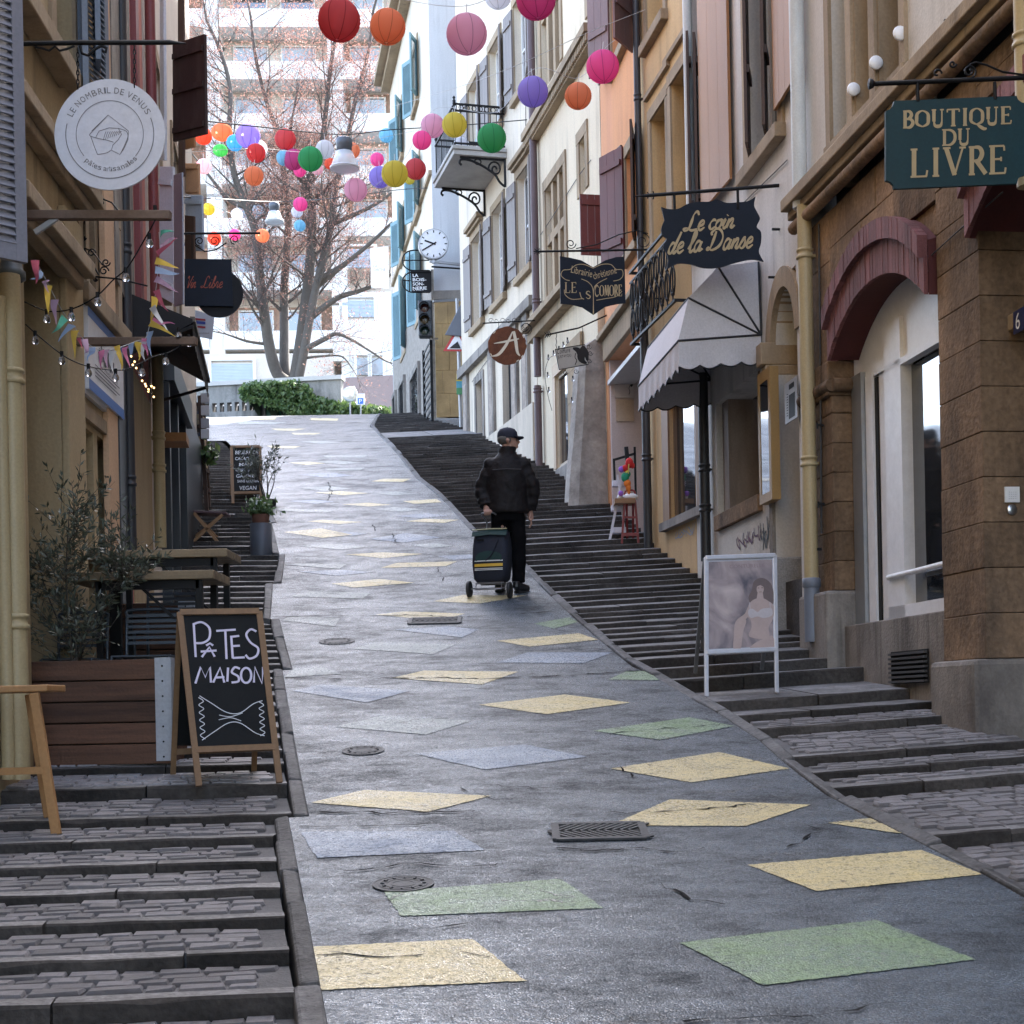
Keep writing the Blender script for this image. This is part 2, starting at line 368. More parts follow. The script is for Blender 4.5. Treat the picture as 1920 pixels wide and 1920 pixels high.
DIA = [('y',(585,1777),(886,1762),(985,1841),(602,1858)),('g',(720,1674),(1051,1649),(1132,1704),(752,1719)),('b',(564,1561),(850,1559),(910,1595),(594,1610)),
 ('y',(582,1506),(684,1482),(921,1493),(803,1523)),('b',(778,1414),(983,1397),(1102,1420),(910,1444)),('w',(628,1363),(714,1343),(884,1352),(799,1378)),
 ('y',(897,1322),(1059,1303),(1183,1318),(1025,1340)),('b',(549,1296),(602,1284),(769,1296),(688,1318)),('y',(735,1272),(795,1258),(972,1260),(904,1284)),
 ('g',(1141,1275),(1175,1259),(1215,1259),(1236,1276)),('b',(931,1243),(989,1224),(1149,1224),(1094,1244)),('y',(931,1202),(1085,1188),(1122,1200),(993,1213)),
 ('g',(1000,1170),(1068,1158),(1083,1167),(1038,1179)),('b',(739,1181),(842,1175),(897,1181),(867,1196)),('w',(662,1217),(705,1205),(854,1209),(812,1227)),
 ('y',(705,1153),(756,1147),(872,1151),(825,1164)),('y',(812,1128),(867,1116),(987,1117),(901,1132)),('w',(529,1164),(543,1156),(637,1160),(628,1175)),
 ('w',(543,1119),(581,1109),(696,1112),(679,1123)),('w',(552,1254),(607,1252),(641,1264),(532,1271)),('g',(1275,1769),(1643,1727),(1829,1801),(1431,1849)),
 ('y',(1402,1623),(1727,1595),(1843,1641),(1530,1672)),('y',(1552,1544),(1632,1535),(1690,1563),(1680,1563)),('y',(1141,1549),(1256,1500),(1519,1510),(1399,1550)),
 ('y',(1145,1442),(1348,1411),(1480,1442),(1297,1468)),('g',(1111,1371),(1293,1346),(1377,1362),(1238,1388)),('y',(621,1095),(711,1086),(777,1093),(664,1102)),
 ('y',(714,1065),(743,1056),(857,1053),(836,1062)),('w',(533,1059),(583,1057),(650,1059),(636,1067)),('y',(649,1040),(718,1036),(793,1039),(718,1047)),
 ('y',(532,998),(602,991),(661,1003),(605,1009)),('b',(693,1011),(761,1000),(827,1008),(755,1018)),('y',(577,978),(605,975),(680,979),(636,983)),
 ('y',(755,940),(818,936),(828,942),(777,945)),('y',(761,978),(796,973),(860,975),(833,981)),('y',(696,903),(718,898),(771,898),(755,904)),
 ('w',(522,958),(536,954),(627,958),(611,962)),('w',(699,956),(739,951),(793,955),(755,960)),('y',(582,784),(635,785),(632,789),(583,788)),
 ('y',(470,782),(519,783),(515,787),(465,787)),('w',(440,790),(540,792),(510,796),(450,795)),('y',(508,804),(574,804),(550,808),(520,807)),
 ('y',(546,812),(602,812),(590,815),(552,815)),('y',(500,836),(564,837),(550,841),(510,840)),('w',(605,854),(690,854),(680,858),(612,858)),
 ('w',(608,879),(683,877),(675,882),(615,882)),('b',(560,1072),(640,1069),(700,1073),(630,1080)),('b',(820,1043),(880,1040),(905,1046),(850,1050)),
 ('w',(560,1024),(620,1020),(690,1026),(640,1031)),('b',(740,968),(800,963),(842,967),(790,972)),('w',(560,915),(620,912),(660,917),(610,921)),('w',(590,866),(640,864),(680,868),(640,871)),('b',(560,890),(620,887),(665,892),(610,896)),('y',(640,946),(690,943),(735,947),(690,950)),('w',(700,925),(745,922),(780,926),(740,929)),('b',(540,940),(590,937),(630,941),(590,945)),('w',(560,828),(610,827),(640,830),(600,832)),('b',(610,1000),(650,997),(690,1001),(660,1005)),('w',(770,1022),(820,1019),(850,1024),(805,1028)),('y',(540,868),(580,866),(610,869),(575,872)),('y',(590,924),(640,921),(690,925),(645,929))]
for c, *q in DIA:
    w = [gp(*p) for p in q]; mb = MB(); nu, nv = 44, 20; rj = random.Random(int(q[0][0]))
    # keep true straight sides in plan; drape on the profile
    for j in range(nv+1):
        for i in range(nu+1):
            s, t = i/nu, j/nv
            p = (w[0]*(1-s)+w[1]*s)*(1-t) + (w[3]*(1-s)+w[2]*s)*t
            if i in (0, nu) or j in (0, nv): p = p + V((rj.gauss(0,.0022), rj.gauss(0,.0022), 0))
            mb.v.append((p.x, p.y, zg(p.y)+.004))
    for j in range(nv):
        for i in range(nu):
            a = j*(nu+1)+i; mb.f.append((a, a+1, a+nu+2, a+nu+1)); mb.sm.append(True); mb.mi.append(0)
    mb.build('painted_diamond', M_PAINT[c], street)

# manhole covers and drain grates
M_CAST = mat('cast_iron', (.045,.047,.052), .55, .3, 12, .4, 60, metal=.1)
def frame_at(d):
    t = V((0, 1, (zg(d+.1)-zg(d-.1))/.2)).normalized(); r = V((1,0,0)); return r, t, r.cross(t)
for (x, y, rpx) in ((681,1407,40),(756,1657,58),(632,1202,34)):
    g = gp(x, y, .005); r = rpx*g.y/F; A = frame_at(g.y)
    mb = MB(); 
    for a, b2 in ((1.0,.94),(.80,.74),(.60,.54),(.40,.34)):
        mb.lathe([(r*a,0),(r*a,.003),(r*b2,.003),(r*b2,0)], g, 40, False, A)
    mb.lathe([(r,0),(r*.99,.0015),(0.0001,.0015)], g, 40, False, A)
    for k in range(12):
        an = k*pi/6; c = g + A[0]*(cos(an)*r*.68) + A[1]*(sin(an)*r*.68)
        mb.obox(c + A[2]*.004, A[0]*cos(an)+A[1]*sin(an), A[1]*cos(an)-A[0]*sin(an), A[2], r*.06, r*.03, .003)
    mb.build('manhole_cover', M_CAST, street)
def grate(cx, cy, wpx, hd, n):
    g = gp(cx, cy, .006); A = frame_at(g.y); w = wpx*g.y/F/2
    mb = MB(); mb.cur = 1; mb.obox(g, A[0], A[1], A[2], w, hd, .002); mb.cur = 0
    for s in (-1, 1):
        mb.obox(g+A[1]*(s*hd)+A[2]*.004, A[0], A[1], A[2], w, .018, .005); mb.obox(g+A[0]*(s*w)+A[2]*.004, A[0], A[1], A[2], .018, hd, .005)
    for i in range(n):
        for s in (-1, 1):
            c = g + A[0]*(-w + (i+.5)*2*w/n) + A[1]*(s*hd*.45) + A[2]*.004
            t = (A[1] + A[0]*(.8*s)).normalized(); mb.obox(c, t, A[2].cross(t), A[2], hd*.52, w/n*.42, .004)
    mb.build('drain_grate', [M_CAST, plain('grate_gap', (.006,.006,.006), .9)], street)
grate(1124, 1559, 165, .155, 11); grate(815, 1164, 92, .15, 9)

# kerb stones along both sides of the ramp
def kerbs(tab, side, dmin, dmax):
    d = dmin
    while d < dmax:
        L = random.uniform(.45, 1.0); e = min(d+L, dmax)
        brk = [t[0] for i, t in enumerate(tab[:-1]) if d+.05 < t[0] < e and tab[i+1][0]-t[0] < .1]
        if brk: e = brk[0]
        w = .082 + random.uniform(-.012, .01); h = .012 + random.uniform(-.005, .008)
        x0, x1 = interp(tab, d+.006), interp(tab, e-.012)
        mb = MB(); a0, a1 = (x0, x0+side*w), (x1, x1+side*w)
        def pz(dd, dz): return zg(dd)+dz
        p = [(a0[0],d,pz(d,-.25)),(a0[1],d,pz(d,-.25)),(a1[1],e-.012,pz(e,-.25)),(a1[0],e-.012,pz(e,-.25))]
        j = random.uniform(-.012,.012)
        q = [(x, y, z+.25+h+(j if k in (1,2) else -j)) for k, (x, y, z) in enumerate(p)]
        if side < 0: p = [p[1],p[0],p[3],p[2]]; q = [q[1],q[0],q[3],q[2]]
        mb.box8(p+q).build('kerb_stone', M_KERB, street, bevel=.014)
        d = e + .004 + (.03 if brk else 0)
kerbs(LT, -1, 1.5, 27.5); kerbs(RT, 1, 4.0, 38.5)

# --- stairs
WR = None  # wall lines set below (d -> X)
RWALL = [(4, 3.58), (12.5, 2.465), (16.4, 2.02), (18.5, 1.67), (21.1, 1.36), (25.3, .47), (31.0, -.98), (33.5, -1.75), (42.3, -3.25), (43, -3.3)]
LWALL = [(3, -2.53), (8.4, -2.80), (11.0, -2.93), (21.0, -4.40), (21.05, -6.0), (40, -12)]
def cross_pt(x0, d0, k, wall, sgn):    # walk from (x0,d0) along (sgn, sgn*k) until the wall line
    t = 0.0
    while t < 9:
        x, d = x0+sgn*t, d0+sgn*k*t
        if (x - interp(wall, d))*sgn > 0: break
        t += .02
    return V((x0+sgn*t, d0+sgn*k*t, 0))
SETTS = {'l': [], 'r': []}
def sett_mesh():
    c = .09; vs = []
    for z, s in ((-.5, 1), (.25, 1), (.5, 1-c)):
        for x, y in ((-1,-1),(1,-1),(1,1),(-1,1)): vs.append((.5*x*s, .5*y*s, z))
    fs = [(8,9,10,11)] + [(i*4+k, i*4+(k+1) % 4, (i+1)*4+(k+1) % 4, (i+1)*4+k) for i in range(2) for k in range(4)]
    me = bpy.data.meshes.new('sett'); me.from_pydata(vs, [], fs); me.materials.append(M_SETT); return me, vs, fs
SETT_ME, SETT_V, SETT_F = sett_mesh(); SETT_VAR = [SETT_ME]
for _i in range(5):
    _m = SETT_ME.copy(); SETT_VAR.append(_m)
    for _c in range(4):
        _dx, _dy = random.uniform(-.10,.06), random.uniform(-.12,.08)
        for _l in range(3): _v = _m.vertices[_l*4+_c]; _v.co.x *= 1+_dx; _v.co.y *= 1+_dy; _v.co.z += random.uniform(-.12,.12) if _l == 2 else 0
def flight(name, side, rows, tab, wall, k, tilt, sett_max_d, sett_keep):
    root = thing(name, None, None, (0,0,0), kind='structure'); setts = []
    sgn = 1 if side == 'r' else -1
    lines = []
    for d, h in rows:
        x = interp(tab, d) + sgn*.088
        w = cross_pt(x, d, k, wall, sgn)
        lines.append((V((x, d, zg(d)+.004)), V((w.x+sgn*.06, w.y+sgn*.06*k, zg(d)+.004+tilt*abs(w.x-x))), h))
    for i in range(len(lines)-1):
        a, b, h = lines[i]; a2, b2, h2 = lines[i+1]
        dep = (a2-a).length; front = dep if (a.y > sett_max_d or dep < .3) else .075
        ra = a2 - V((0,0,h2)); rb_ = b2 - V((0,0,h2))           # rear edge of the tread, foot of next riser
        L = (b-a).length
        if L < .12: continue
        cuts = [0.0]; tpos = random.uniform(.35, 1.0)
        while tpos < L-.3: cuts.append(tpos/L); tpos += random.uniform(.75, 1.35)
        cuts.append(1.0)
        for c in range(len(cuts)-1):
            s0, s1 = cuts[c] + (.004/L if c else 0), cuts[c+1] - .006/L
            def lp(s, r): 
                p = a.lerp(b, s); q = ra.lerp(rb_, s); return p.lerp(q, r)
            fr = 1.0 if front == dep else front/dep
            jz = random.uniform(-.006, .004); jy = random.uniform(-.012, .008)
            def mk(s, r, dz):
                p = lp(s, r); return V((p.x, p.y + (jy if r == 0 else .012), p.z + dz + (jz if r == 0 else 0)))
            ns = max(3, int((s1-s0)*L/.14)); sb_ = MB(); ft = []; rt_ = []; fb = []; fl_ = []
            for i_ in range(ns+1):
                s_ = s0+(s1-s0)*i_/ns; chip = random.random() < .12
                p = mk(s_, 0, 0); q = mk(s_, fr, 0); jy2 = random.uniform(-.006,.006)
                ft.append(p+V((0, .008+jy2+(.014 if chip else 0), random.uniform(-.003,.003)))); fl_.append(p+V((0, jy2, -.008-(.012 if chip else 0)+random.uniform(-.003,.003))))
                rt_.append(q); fb.append(p+V((0, jy2*.5, -h-.12)))
            if sgn < 0: ft.reverse(); fl_.reverse(); rt_.reverse(); fb.reverse()
            n_ = ns+1; vs_ = fb+fl_+ft+rt_
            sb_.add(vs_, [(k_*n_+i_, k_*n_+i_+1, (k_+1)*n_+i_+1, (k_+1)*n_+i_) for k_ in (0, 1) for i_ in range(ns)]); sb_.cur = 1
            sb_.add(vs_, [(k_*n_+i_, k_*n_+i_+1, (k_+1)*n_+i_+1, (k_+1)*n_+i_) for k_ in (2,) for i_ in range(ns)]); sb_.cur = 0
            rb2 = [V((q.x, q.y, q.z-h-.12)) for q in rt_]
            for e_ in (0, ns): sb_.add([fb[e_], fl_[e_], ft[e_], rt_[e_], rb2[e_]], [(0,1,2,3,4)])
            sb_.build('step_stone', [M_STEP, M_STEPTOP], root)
        if front < dep:
            mo = MB(); q = []
            for s in (0, 1):
                for r in (front/dep, 1.0): p = a.lerp(b, s).lerp(ra.lerp(rb_, s), r); q.append(V((p.x, p.y, p.z-.007)))
            o = [q[0], q[2], q[3], q[1]]
            if sgn < 0: o = [q[2], q[0], q[1], q[3]]
            mo.box8([V((p.x, p.y, p.z-.15)) for p in o]+o).build('tread_bed', M_MORTAR, root)
            ex = (b-a).normalized()*sgn; ey = ((ra-a)); ey = (ey - ex*ey.dot(ex)).normalized(); ez = ex.cross(ey)
            n = max(1, int(round((dep-front)/.095))); rd = (dep-front-.02)/n
            for r in range(n):
                s = -random.uniform(0, .08)
                while s < L-.04:
                    ln = random.uniform(.10, .19); 
                    if s > 0 and s+ln < L+.05:
                        sc = s+ln/2
                        p = a.lerp(b, sc/L).lerp(ra.lerp(rb_, sc/L), (front+.012+(r+.5)*rd)/dep)
                        setts.append((p, ex, ey, ez, ln-.010, rd-random.uniform(.008,.018), random.uniform(-.004,.004)))
                    s += ln
    def vis(p):
        z = (p.z-CAMH)/p.y*F; x = p.x/p.y*F
        return -1000 < x < 990 and -640 < z
    setts = [s for s in setts if vis(s[0])]
    setts.sort(key=lambda s: s[0].y)
    rest = MB()
    for i, (p, ex, ey, ez, sx, sy, dz) in enumerate(setts):
        tw = random.uniform(-.05, .05); e1 = ex*cos(tw)+ey*sin(tw); e2 = ey*cos(tw)-ex*sin(tw)
        c = p + ez*(dz-.012)
        if i < sett_keep:
            o = bpy.data.objects.new('sett', random.choice(SETT_VAR)); COL.objects.link(o); o.parent = root
            M = Matrix((e1*sx, e2*sy, ez*.04)).transposed().to_4x4(); M.translation = c; o.matrix_local = M
        else: rest.add([c + e1*(v[0]*sx) + e2*(v[1]*sy) + ez*(v[2]*.04) for v in SETT_V], SETT_F)
    if rest.v: tag(rest.build('small_setts', M_SETT, root), kind='stuff')
    return root
# rows: (depth at the ramp edge, riser height)
lrows = []
for y, h in ((1990,.10),(1881,.075),(1801,.046),(1733,.044),(1675,.044),(1625,.044),(1580,.046),(1538,.048),(1482,.075),(1443,.05)):
    g = gp(300, y) if y < 1920 else V((0, 4.05, 0))
    xe = interp(LT, g.y); lrows.append((g.y + (xe-g.x)*.124, h))
d = lrows[-1][0] + .36
while d < LT[-4][0]-.1:
    t = .36 if d < 11 else random.uniform(.26, .31); sl = (zg(d)-zg(d-.3))/.3
    lrows.append((d, sl*t*.62)); d += t
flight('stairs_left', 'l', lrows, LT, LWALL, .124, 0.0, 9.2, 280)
rrows = []
for x, y, h in ((2200,1850,.07),(1745,1568,.066),(1548,1477,.07),(1512,1450,.047),(1490,1421,.055),(1417,1368,.058),(1369,1342,.054),(1329,1318,.074),
                (1264,1275,.11),(1242,1256,.08),(1215,1238,.075)):
    g = gp(x, y) if x < 1920 else V((0, 5.6, 0)); rrows.append((g.y, h))
d = rrows[-1][0] + .3
while d < 37.8:
    t = random.uniform(.27, .33); sl = (zg(d)-zg(d-.3))/.3
    if 29.5 < d < 30.6: d = 30.9
    rrows.append((d, sl*t*.62)); d += t
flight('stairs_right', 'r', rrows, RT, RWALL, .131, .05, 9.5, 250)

M_CRACK = plain('crack_dark', (.012,.012,.013), .9, spec=.1)
def crack(px, w, jag, seed):
    rn = random.Random(seed); P_ = [gp(*p) for p in px]; L_ = []
    for i in range(len(P_)-1):
        n = max(2, int((P_[i+1]-P_[i]).length/.05))
        for k in range(n): q = P_[i].lerp(P_[i+1], k/n); L_.append(V((q.x+rn.gauss(0,jag), q.y+rn.gauss(0,jag), 0)))
    a, b = [], []
    for i, p in enumerate(L_):
        t = L_[min(i+1,len(L_)-1)]-L_[max(i-1,0)]; t = t.normalized() if t.length > 0 else V((1,0,0)); n = V((-t.y, t.x, 0)); ww = w*2*rn.uniform(.1,1.2)*(0.15 if rn.random() < .22 else 1)
        for l_, sg in ((a,1),(b,-1)): q = p+n*(sg*ww/2); l_.append(V((q.x, q.y, zg(q.y)+.0075)))
    m = len(a); MB().add(a+b, [(i, m+i, m+i+1, i+1) for i in range(m-1)]).build('crack', M_CRACK, street)
for k, (px, w) in enumerate((([(533,1272),(640,1274),(760,1272),(900,1274),(1000,1270),(1120,1264),(1235,1256)],.016),([(512,1157),(640,1156),(760,1154),(870,1158),(960,1152),(1050,1147)],.014),([(582,1525),(680,1524),(800,1526),(930,1522)],.014),([(560,1553),(700,1550),(840,1545)],.008),
   ([(1000,1530),(1150,1527),(1300,1520),(1420,1508)],.010),([(1120,1377),(1250,1368),(1370,1358)],.008),([(1040,1590),(1120,1600),(1180,1592),(1290,1600),(1330,1588)],.010),([(1165,1440),(1185,1460),(1200,1452)],.008),([(640,1640),(760,1622),(900,1630),(960,1618)],.008),([(1290,1920),(1420,1910),(1560,1905),(1700,1880)],.010),
   ([(1480,1290+300),(1540,1560),(1500,1540)],.008),([(880,1470),(1000,1480),(1100,1474)],.006),([(700,1730),(820,1742),(900,1735)],.007),([(1240,1660),(1300,1690),(1380,1700)],.008),([(820,1065),(830,1085),(826,1093)],.010),([(615,905),(622,925),(612,940)],.012),([(700,985),(704,996)],.012),([(735,1000),(742,1018),(760,1028)],.010),([(860,1480),(930,1500),(1010,1495)],.006),([(600,1790),(720,1800),(860,1790),(950,1800)],.006))): crack(px, w, .014, k)
# ================================================================ WALL FRAMES
class Wall:
    def __init__(s, A, B, side):
        s.A = V((A[0], A[1])); s.B = V((B[0], B[1])); t = (s.B-s.A); s.L = t.length; s.t = t/s.L; s.side = side
        s.n = V((-s.t.y, s.t.x)) if side == 'r' else V((s.t.y, -s.t.x))
    def off(s, w):
        o = s.n*w; return Wall(s.A+o, s.B+o, s.side)
    def hit(s, x, y):
        a, b = ray(x, y); d = (s.A.x*s.t.y - s.A.y*s.t.x)/(a*s.t.y - s.t.x)
        return ((V((a*d, d))-s.A).dot(s.t), CAMH + b*d)
    def U(s, x, y): return s.hit(x, y)[0]
    def Z(s, x, y): return s.hit(x, y)[1]
    def P(s, u, w, z): p = s.A + s.t*u + s.n*w; return V((p.x, p.y, z))
    def box(s, mb, u0, u1, w0, w1, z0, z1):
        if u0 > u1: u0, u1 = u1, u0
        if z0 > z1: z0, z1 = z1, z0
        if w0 > w1: w0, w1 = w1, w0
        q = [(u0,w1),(u0,w0),(u1,w0),(u1,w1)]
        if s.side == 'l': q = q[::-1]
        return mb.box8([s.P(u,w,z0) for u,w in q]+[s.P(u,w,z1) for u,w in q])
    def rect(s, mb, x0, y0, x1, y1, w0, w1):     # box from two photo corners that lie on this wall plane
        a = s.hit(x0, y0); b = s.hit(x1, y1); return s.box(mb, a[0], b[0], w0, w1, a[1], b[1])
def wall_sheet(W, u0, u1, z0, z1, holes, thick=.3):
    mb = MB(); us = sorted(set([u0, u1] + [min(max(h[i], u0), u1) for h in holes for i in (0,1)]))
    zs = sorted(set([z0, z1] + [min(max(h[i], z0), z1) for h in holes for i in (2,3)]))
    def q(a, b, c, d): mb.quad(a, b, c, d) if W.side == 'r' else mb.quad(d, c, b, a)
    for i in range(len(us)-1):
        for j in range(len(zs)-1):
            um, zm = (us[i]+us[i+1])/2, (zs[j]+zs[j+1])/2
            if any(h[0] < um < h[1] and h[2] < zm < h[3] for h in holes): continue
            q(W.P(us[i+1],0,zs[j]), W.P(us[i],0,zs[j]), W.P(us[i],0,zs[j+1]), W.P(us[i+1],0,zs[j+1]))
    for h in holes:
        a, b, c, d = max(h[0],u0), min(h[1],u1), max(h[2],z0), min(h[3],z1); t = -thick
        q(W.P(a,0,c), W.P(a,t,c), W.P(a,t,d), W.P(a,0,d)); q(W.P(b,t,c), W.P(b,0,c), W.P(b,0,d), W.P(b,t,d))
        q(W.P(b,0,c), W.P(b,t,c), W.P(a,t,c), W.P(a,0,c)); q(W.P(a,0,d), W.P(a,t,d), W.P(b,t,d), W.P(b,0,d))
    q(W.P(u0,0,z1), W.P(u0,-thick,z1), W.P(u1,-thick,z1), W.P(u1,0,z1))
    q(W.P(u0,-thick,z0), W.P(u0,0,z0), W.P(u0,0,z1), W.P(u0,-thick,z1)); q(W.P(u1,0,z0), W.P(u1,-thick,z0), W.P(u1,-thick,z1), W.P(u1,0,z1))
    return mb
M_CORE = plain('building_core', (.10,.09,.08), .9)
def core(W, parent, u0, u1, z0, z1, depth=7, back=.62):
    mb = MB(); W.box(mb, u0, u1, -back, -depth, z0, z1); return mb.build('building_core', M_CORE, parent)
M_SASH = plain('window_sash', (.45,.42,.37), .5)
M_SASHW = plain('window_sash_white', (.72,.72,.72), .45)
def window(W, par, h, stone=None, sash=None, depth=.16, sill=True, lintel=False, mull=1, trans=1, sur=.13, proud=.025, sillp=.09):
    u0, u1, z0, z1 = h; sash = sash or M_SASH
    f = MB(); t = .05; w0, w1 = -depth-.05, -depth
    W.box(f, u0+.002, u0+t, w0, w1, z0, z1); W.box(f, u1-t, u1-.002, w0, w1, z0, z1)
    W.box(f, u0+t, u1-t, w0, w1, z0+.002, z0+t); W.box(f, u0+t, u1-t, w0, w1, z1-t, z1-.002)
    for i in range(1, mull+1):
        c = u0+(u1-u0)*i/(mull+1); W.box(f, c-.025, c+.025, w0, w1+.006, z0+t, z1-t)
    for j in range(1, trans+1):
        c = z0+(z1-z0)*j/(trans+1); W.box(f, u0+t, u1-t, w0, w1-.006, c-.02, c+.02)
    win = f.build('window', sash, par)
    g = MB(); W.box(g, u0, u1, w0-.008, w0+.018, z0, z1); g.build('pane', M_GLASS, win)
    if stone:
        s = MB(); e = .003
        W.box(s, u0-sur, u0-e, -.12, proud, z0, z1); W.box(s, u1+e, u1+sur, -.12, proud, z0, z1)
        W.box(s, u0-sur, u1+sur, -.12, proud+.004, z1+e, z1+sur*1.2)
        s.build('surround', stone, win)
        if sill:
            s = MB(); W.box(s, u0-sur*1.15, u1+sur*1.15, -.12, sillp, z0-.13, z0-e); s.build('sill', stone, win, bevel=.01)
        if lintel:
            s = MB(); W.box(s, u0-sur*1.4, u1+sur*1.4, -.1, sillp+.05, z1+sur*1.2+.06, z1+sur*1.2+.15)
            W.box(s, u0-sur*1.2, u1+sur*1.2, -.1, sillp, z1+sur*1.2+.004, z1+sur*1.2+.057); s.build('lintel', stone, win, bevel=.008)
    return win
def shutter(W, par, u, z0, z1, width, ang, m, boards=4, louvre=False, w=.04, rails=2, label=None):
    """leaf hinged at (u, w); ang = 0 lies along +u, 90 stands straight out, 180 lies along -u"""
    a = radians(ang); o = W.P(u, w, 0); dx = W.P(u+cos(a), w+sin(a), 0)-o; dn = W.P(u-sin(a), w+cos(a), 0)-o; up = V((0,0,1))
    mb = MB(); c = o + dx*(width/2); h = (z1-z0)/2; zc = (z0+z1)/2
    if louvre:
        for e in (.03, width-.03): mb.obox(o+dx*e+up*zc, dx, dn, up, .03, .018, h)
        for zz in (z0+.05, z1-.05): mb.obox(c+up*zz, dx, dn, up, width/2-.06, .017, .05)
        root = mb.build('shutter', m, par); n = int((z1-z0)/.042); sl = MB(); tdn = (dn*.55-up*.85).normalized(); tup = dx.cross(tdn)
        for i in range(n):
            zz = z0+.09+(z1-z0-.18)*(i+.5)/n
            sl.obox(c+up*zz, dx, tdn, tup, width/2-.055, .033, .004)
            if label: sl.build('slat', m, root); sl = MB()
        if sl.v: tag(sl.build('louvres', m, root), kind='stuff')
    else:
        for i in range(boards):
            e = width*(i+.5)/boards; mb.obox(o+dx*e+up*(zc+random.uniform(-.004,.004)), dx, dn, up, width/boards/2-.0025, .014, h)
        root = mb.build('shutter', m, par); s = MB()
        for i in range(rails):
            zz = z0+(z1-z0)*(.14+.72*i/max(1,rails-1))
            s.obox(c+up*zz+dn*.026, dx, dn, up, width/2-.03, .011, .035)
            s.build('batten', m, root); s = MB()
    if label: root['label'] = label
    return root
def pipe(W, par, px, m, r, w=None, collars=(), name='drainpipe', foot=None, m2=None):
    """px: photo points down the pipe, on the plane w in front of the wall"""
    w = r+.03 if w is None else w; Wo = W.off(w); pts = []
    us = [Wo.hit(*p) for p in px]; um = sum(u for u, z in us)/len(us)
    pts = [Wo.P(um if abs(u-um) < .35 else u, 0, z) for u, z in us]
    mb = MB().tube(pts, r, 12); o = mb.build(name, m, par)
    for c in collars:
        z = Wo.Z(px[0][0] + (px[-1][0]-px[0][0])*(c-px[0][1])/(px[-1][1]-px[0][1]), c); b = Wo.P(um, 0, z)
        k = MB().lathe([(r*1.01,-.03),(r*1.22,-.025),(r*1.22,-.005),(r*1.05,0),(r*1.05,.03),(r*1.18,.034),(r*1.18,.05),(r*1.01,.055)], b, 12)
        k.bar(b, b-V((W.n.x,W.n.y,0))*(w+.02), .02); k.build('collar', m, o)
    if foot:
        f = [Wo.P(um, 0, Wo.Z(*p)) for p in foot]
        q = MB().tube([f[0], f[1]], r*1.06, 12); q.lathe([(r*1.07,-.05),(r*1.25,-.04),(r*1.25,.02),(r*1.1,.03)], f[0], 12); q.build('pipe_foot', m2 or m, o)
    return o
def blocks(W, par, u0, u1, w0, w1, z0, z1, nz, nu, m, name='stone_block', stagger=True, gap=.0035):
    hz = (z1-z0)/nz
    for j in range(nz):
        cuts = [u0] + [u0+(u1-u0)*(i+(.5 if (stagger and j % 2 and nu > 1) else 0)+random.uniform(-.06,.06))/nu for i in range(0 if (stagger and j % 2 and nu > 1) else 1, nu)] + [u1]
        for i in range(len(cuts)-1):
            mb = MB(); pj = random.uniform(-.004, .004)
            W.box(mb, cuts[i]+(gap/2 if i else 0), cuts[i+1]-(gap/2 if i < len(cuts)-2 else 0), w0, w1+pj, z0+hz*j+gap/2, z0+hz*(j+1)-gap/2)
            mb.build(name, m, par, bevel=.005)

# ---------------------------------------------------------------- lettering
_txt_cache = {}
def text_geo(body, shear=0.0, bold=0.0):
    k = (body, shear, bold)
    if k in _txt_cache: return _txt_cache[k]
    cu = bpy.data.curves.new('t', 'FONT'); cu.body = body; cu.shear = shear; cu.size = 1; cu.offset = bold; cu.resolution_u = 3
    ob = bpy.data.objects.new('t', cu); COL.objects.link(ob); bpy.context.view_layer.update()
    ev = ob.evaluated_get(bpy.context.evaluated_depsgraph_get()); me = ev.to_mesh()
    vs = [(v.co.x, v.co.y) for v in me.vertices]; fs = [tuple(p.vertices) for p in me.polygons]
    ev.to_mesh_clear(); bpy.data.objects.remove(ob); bpy.data.curves.remove(cu)
    x0 = min(v[0] for v in vs); x1 = max(v[0] for v in vs); y0 = min(v[1] for v in vs); y1 = max(v[1] for v in vs)
    r = ([((x-x0)/(x1-x0), (y-y0)/(y1-y0)) for x, y in vs], fs, (x1-x0)/(y1-y0)); _txt_cache[k] = r; return r
def put_text(mb, fr, body, x, y, w, h, shear=0, bold=0, rot=0, lift=.002):
    """fr = (origin, ax, ay, normal); text box lower-left x,y, size w,h in the frame"""
    vs, fs, _ = text_geo(body, shear, bold); o, ax, ay, n = fr; c, s = cos(rot), sin(rot)
    mb.add([o + ax*(x+(vx*w)*c-(vy*h)*s) + ay*(y+(vx*w)*s+(vy*h)*c) + n*lift for vx, vy in vs], fs)
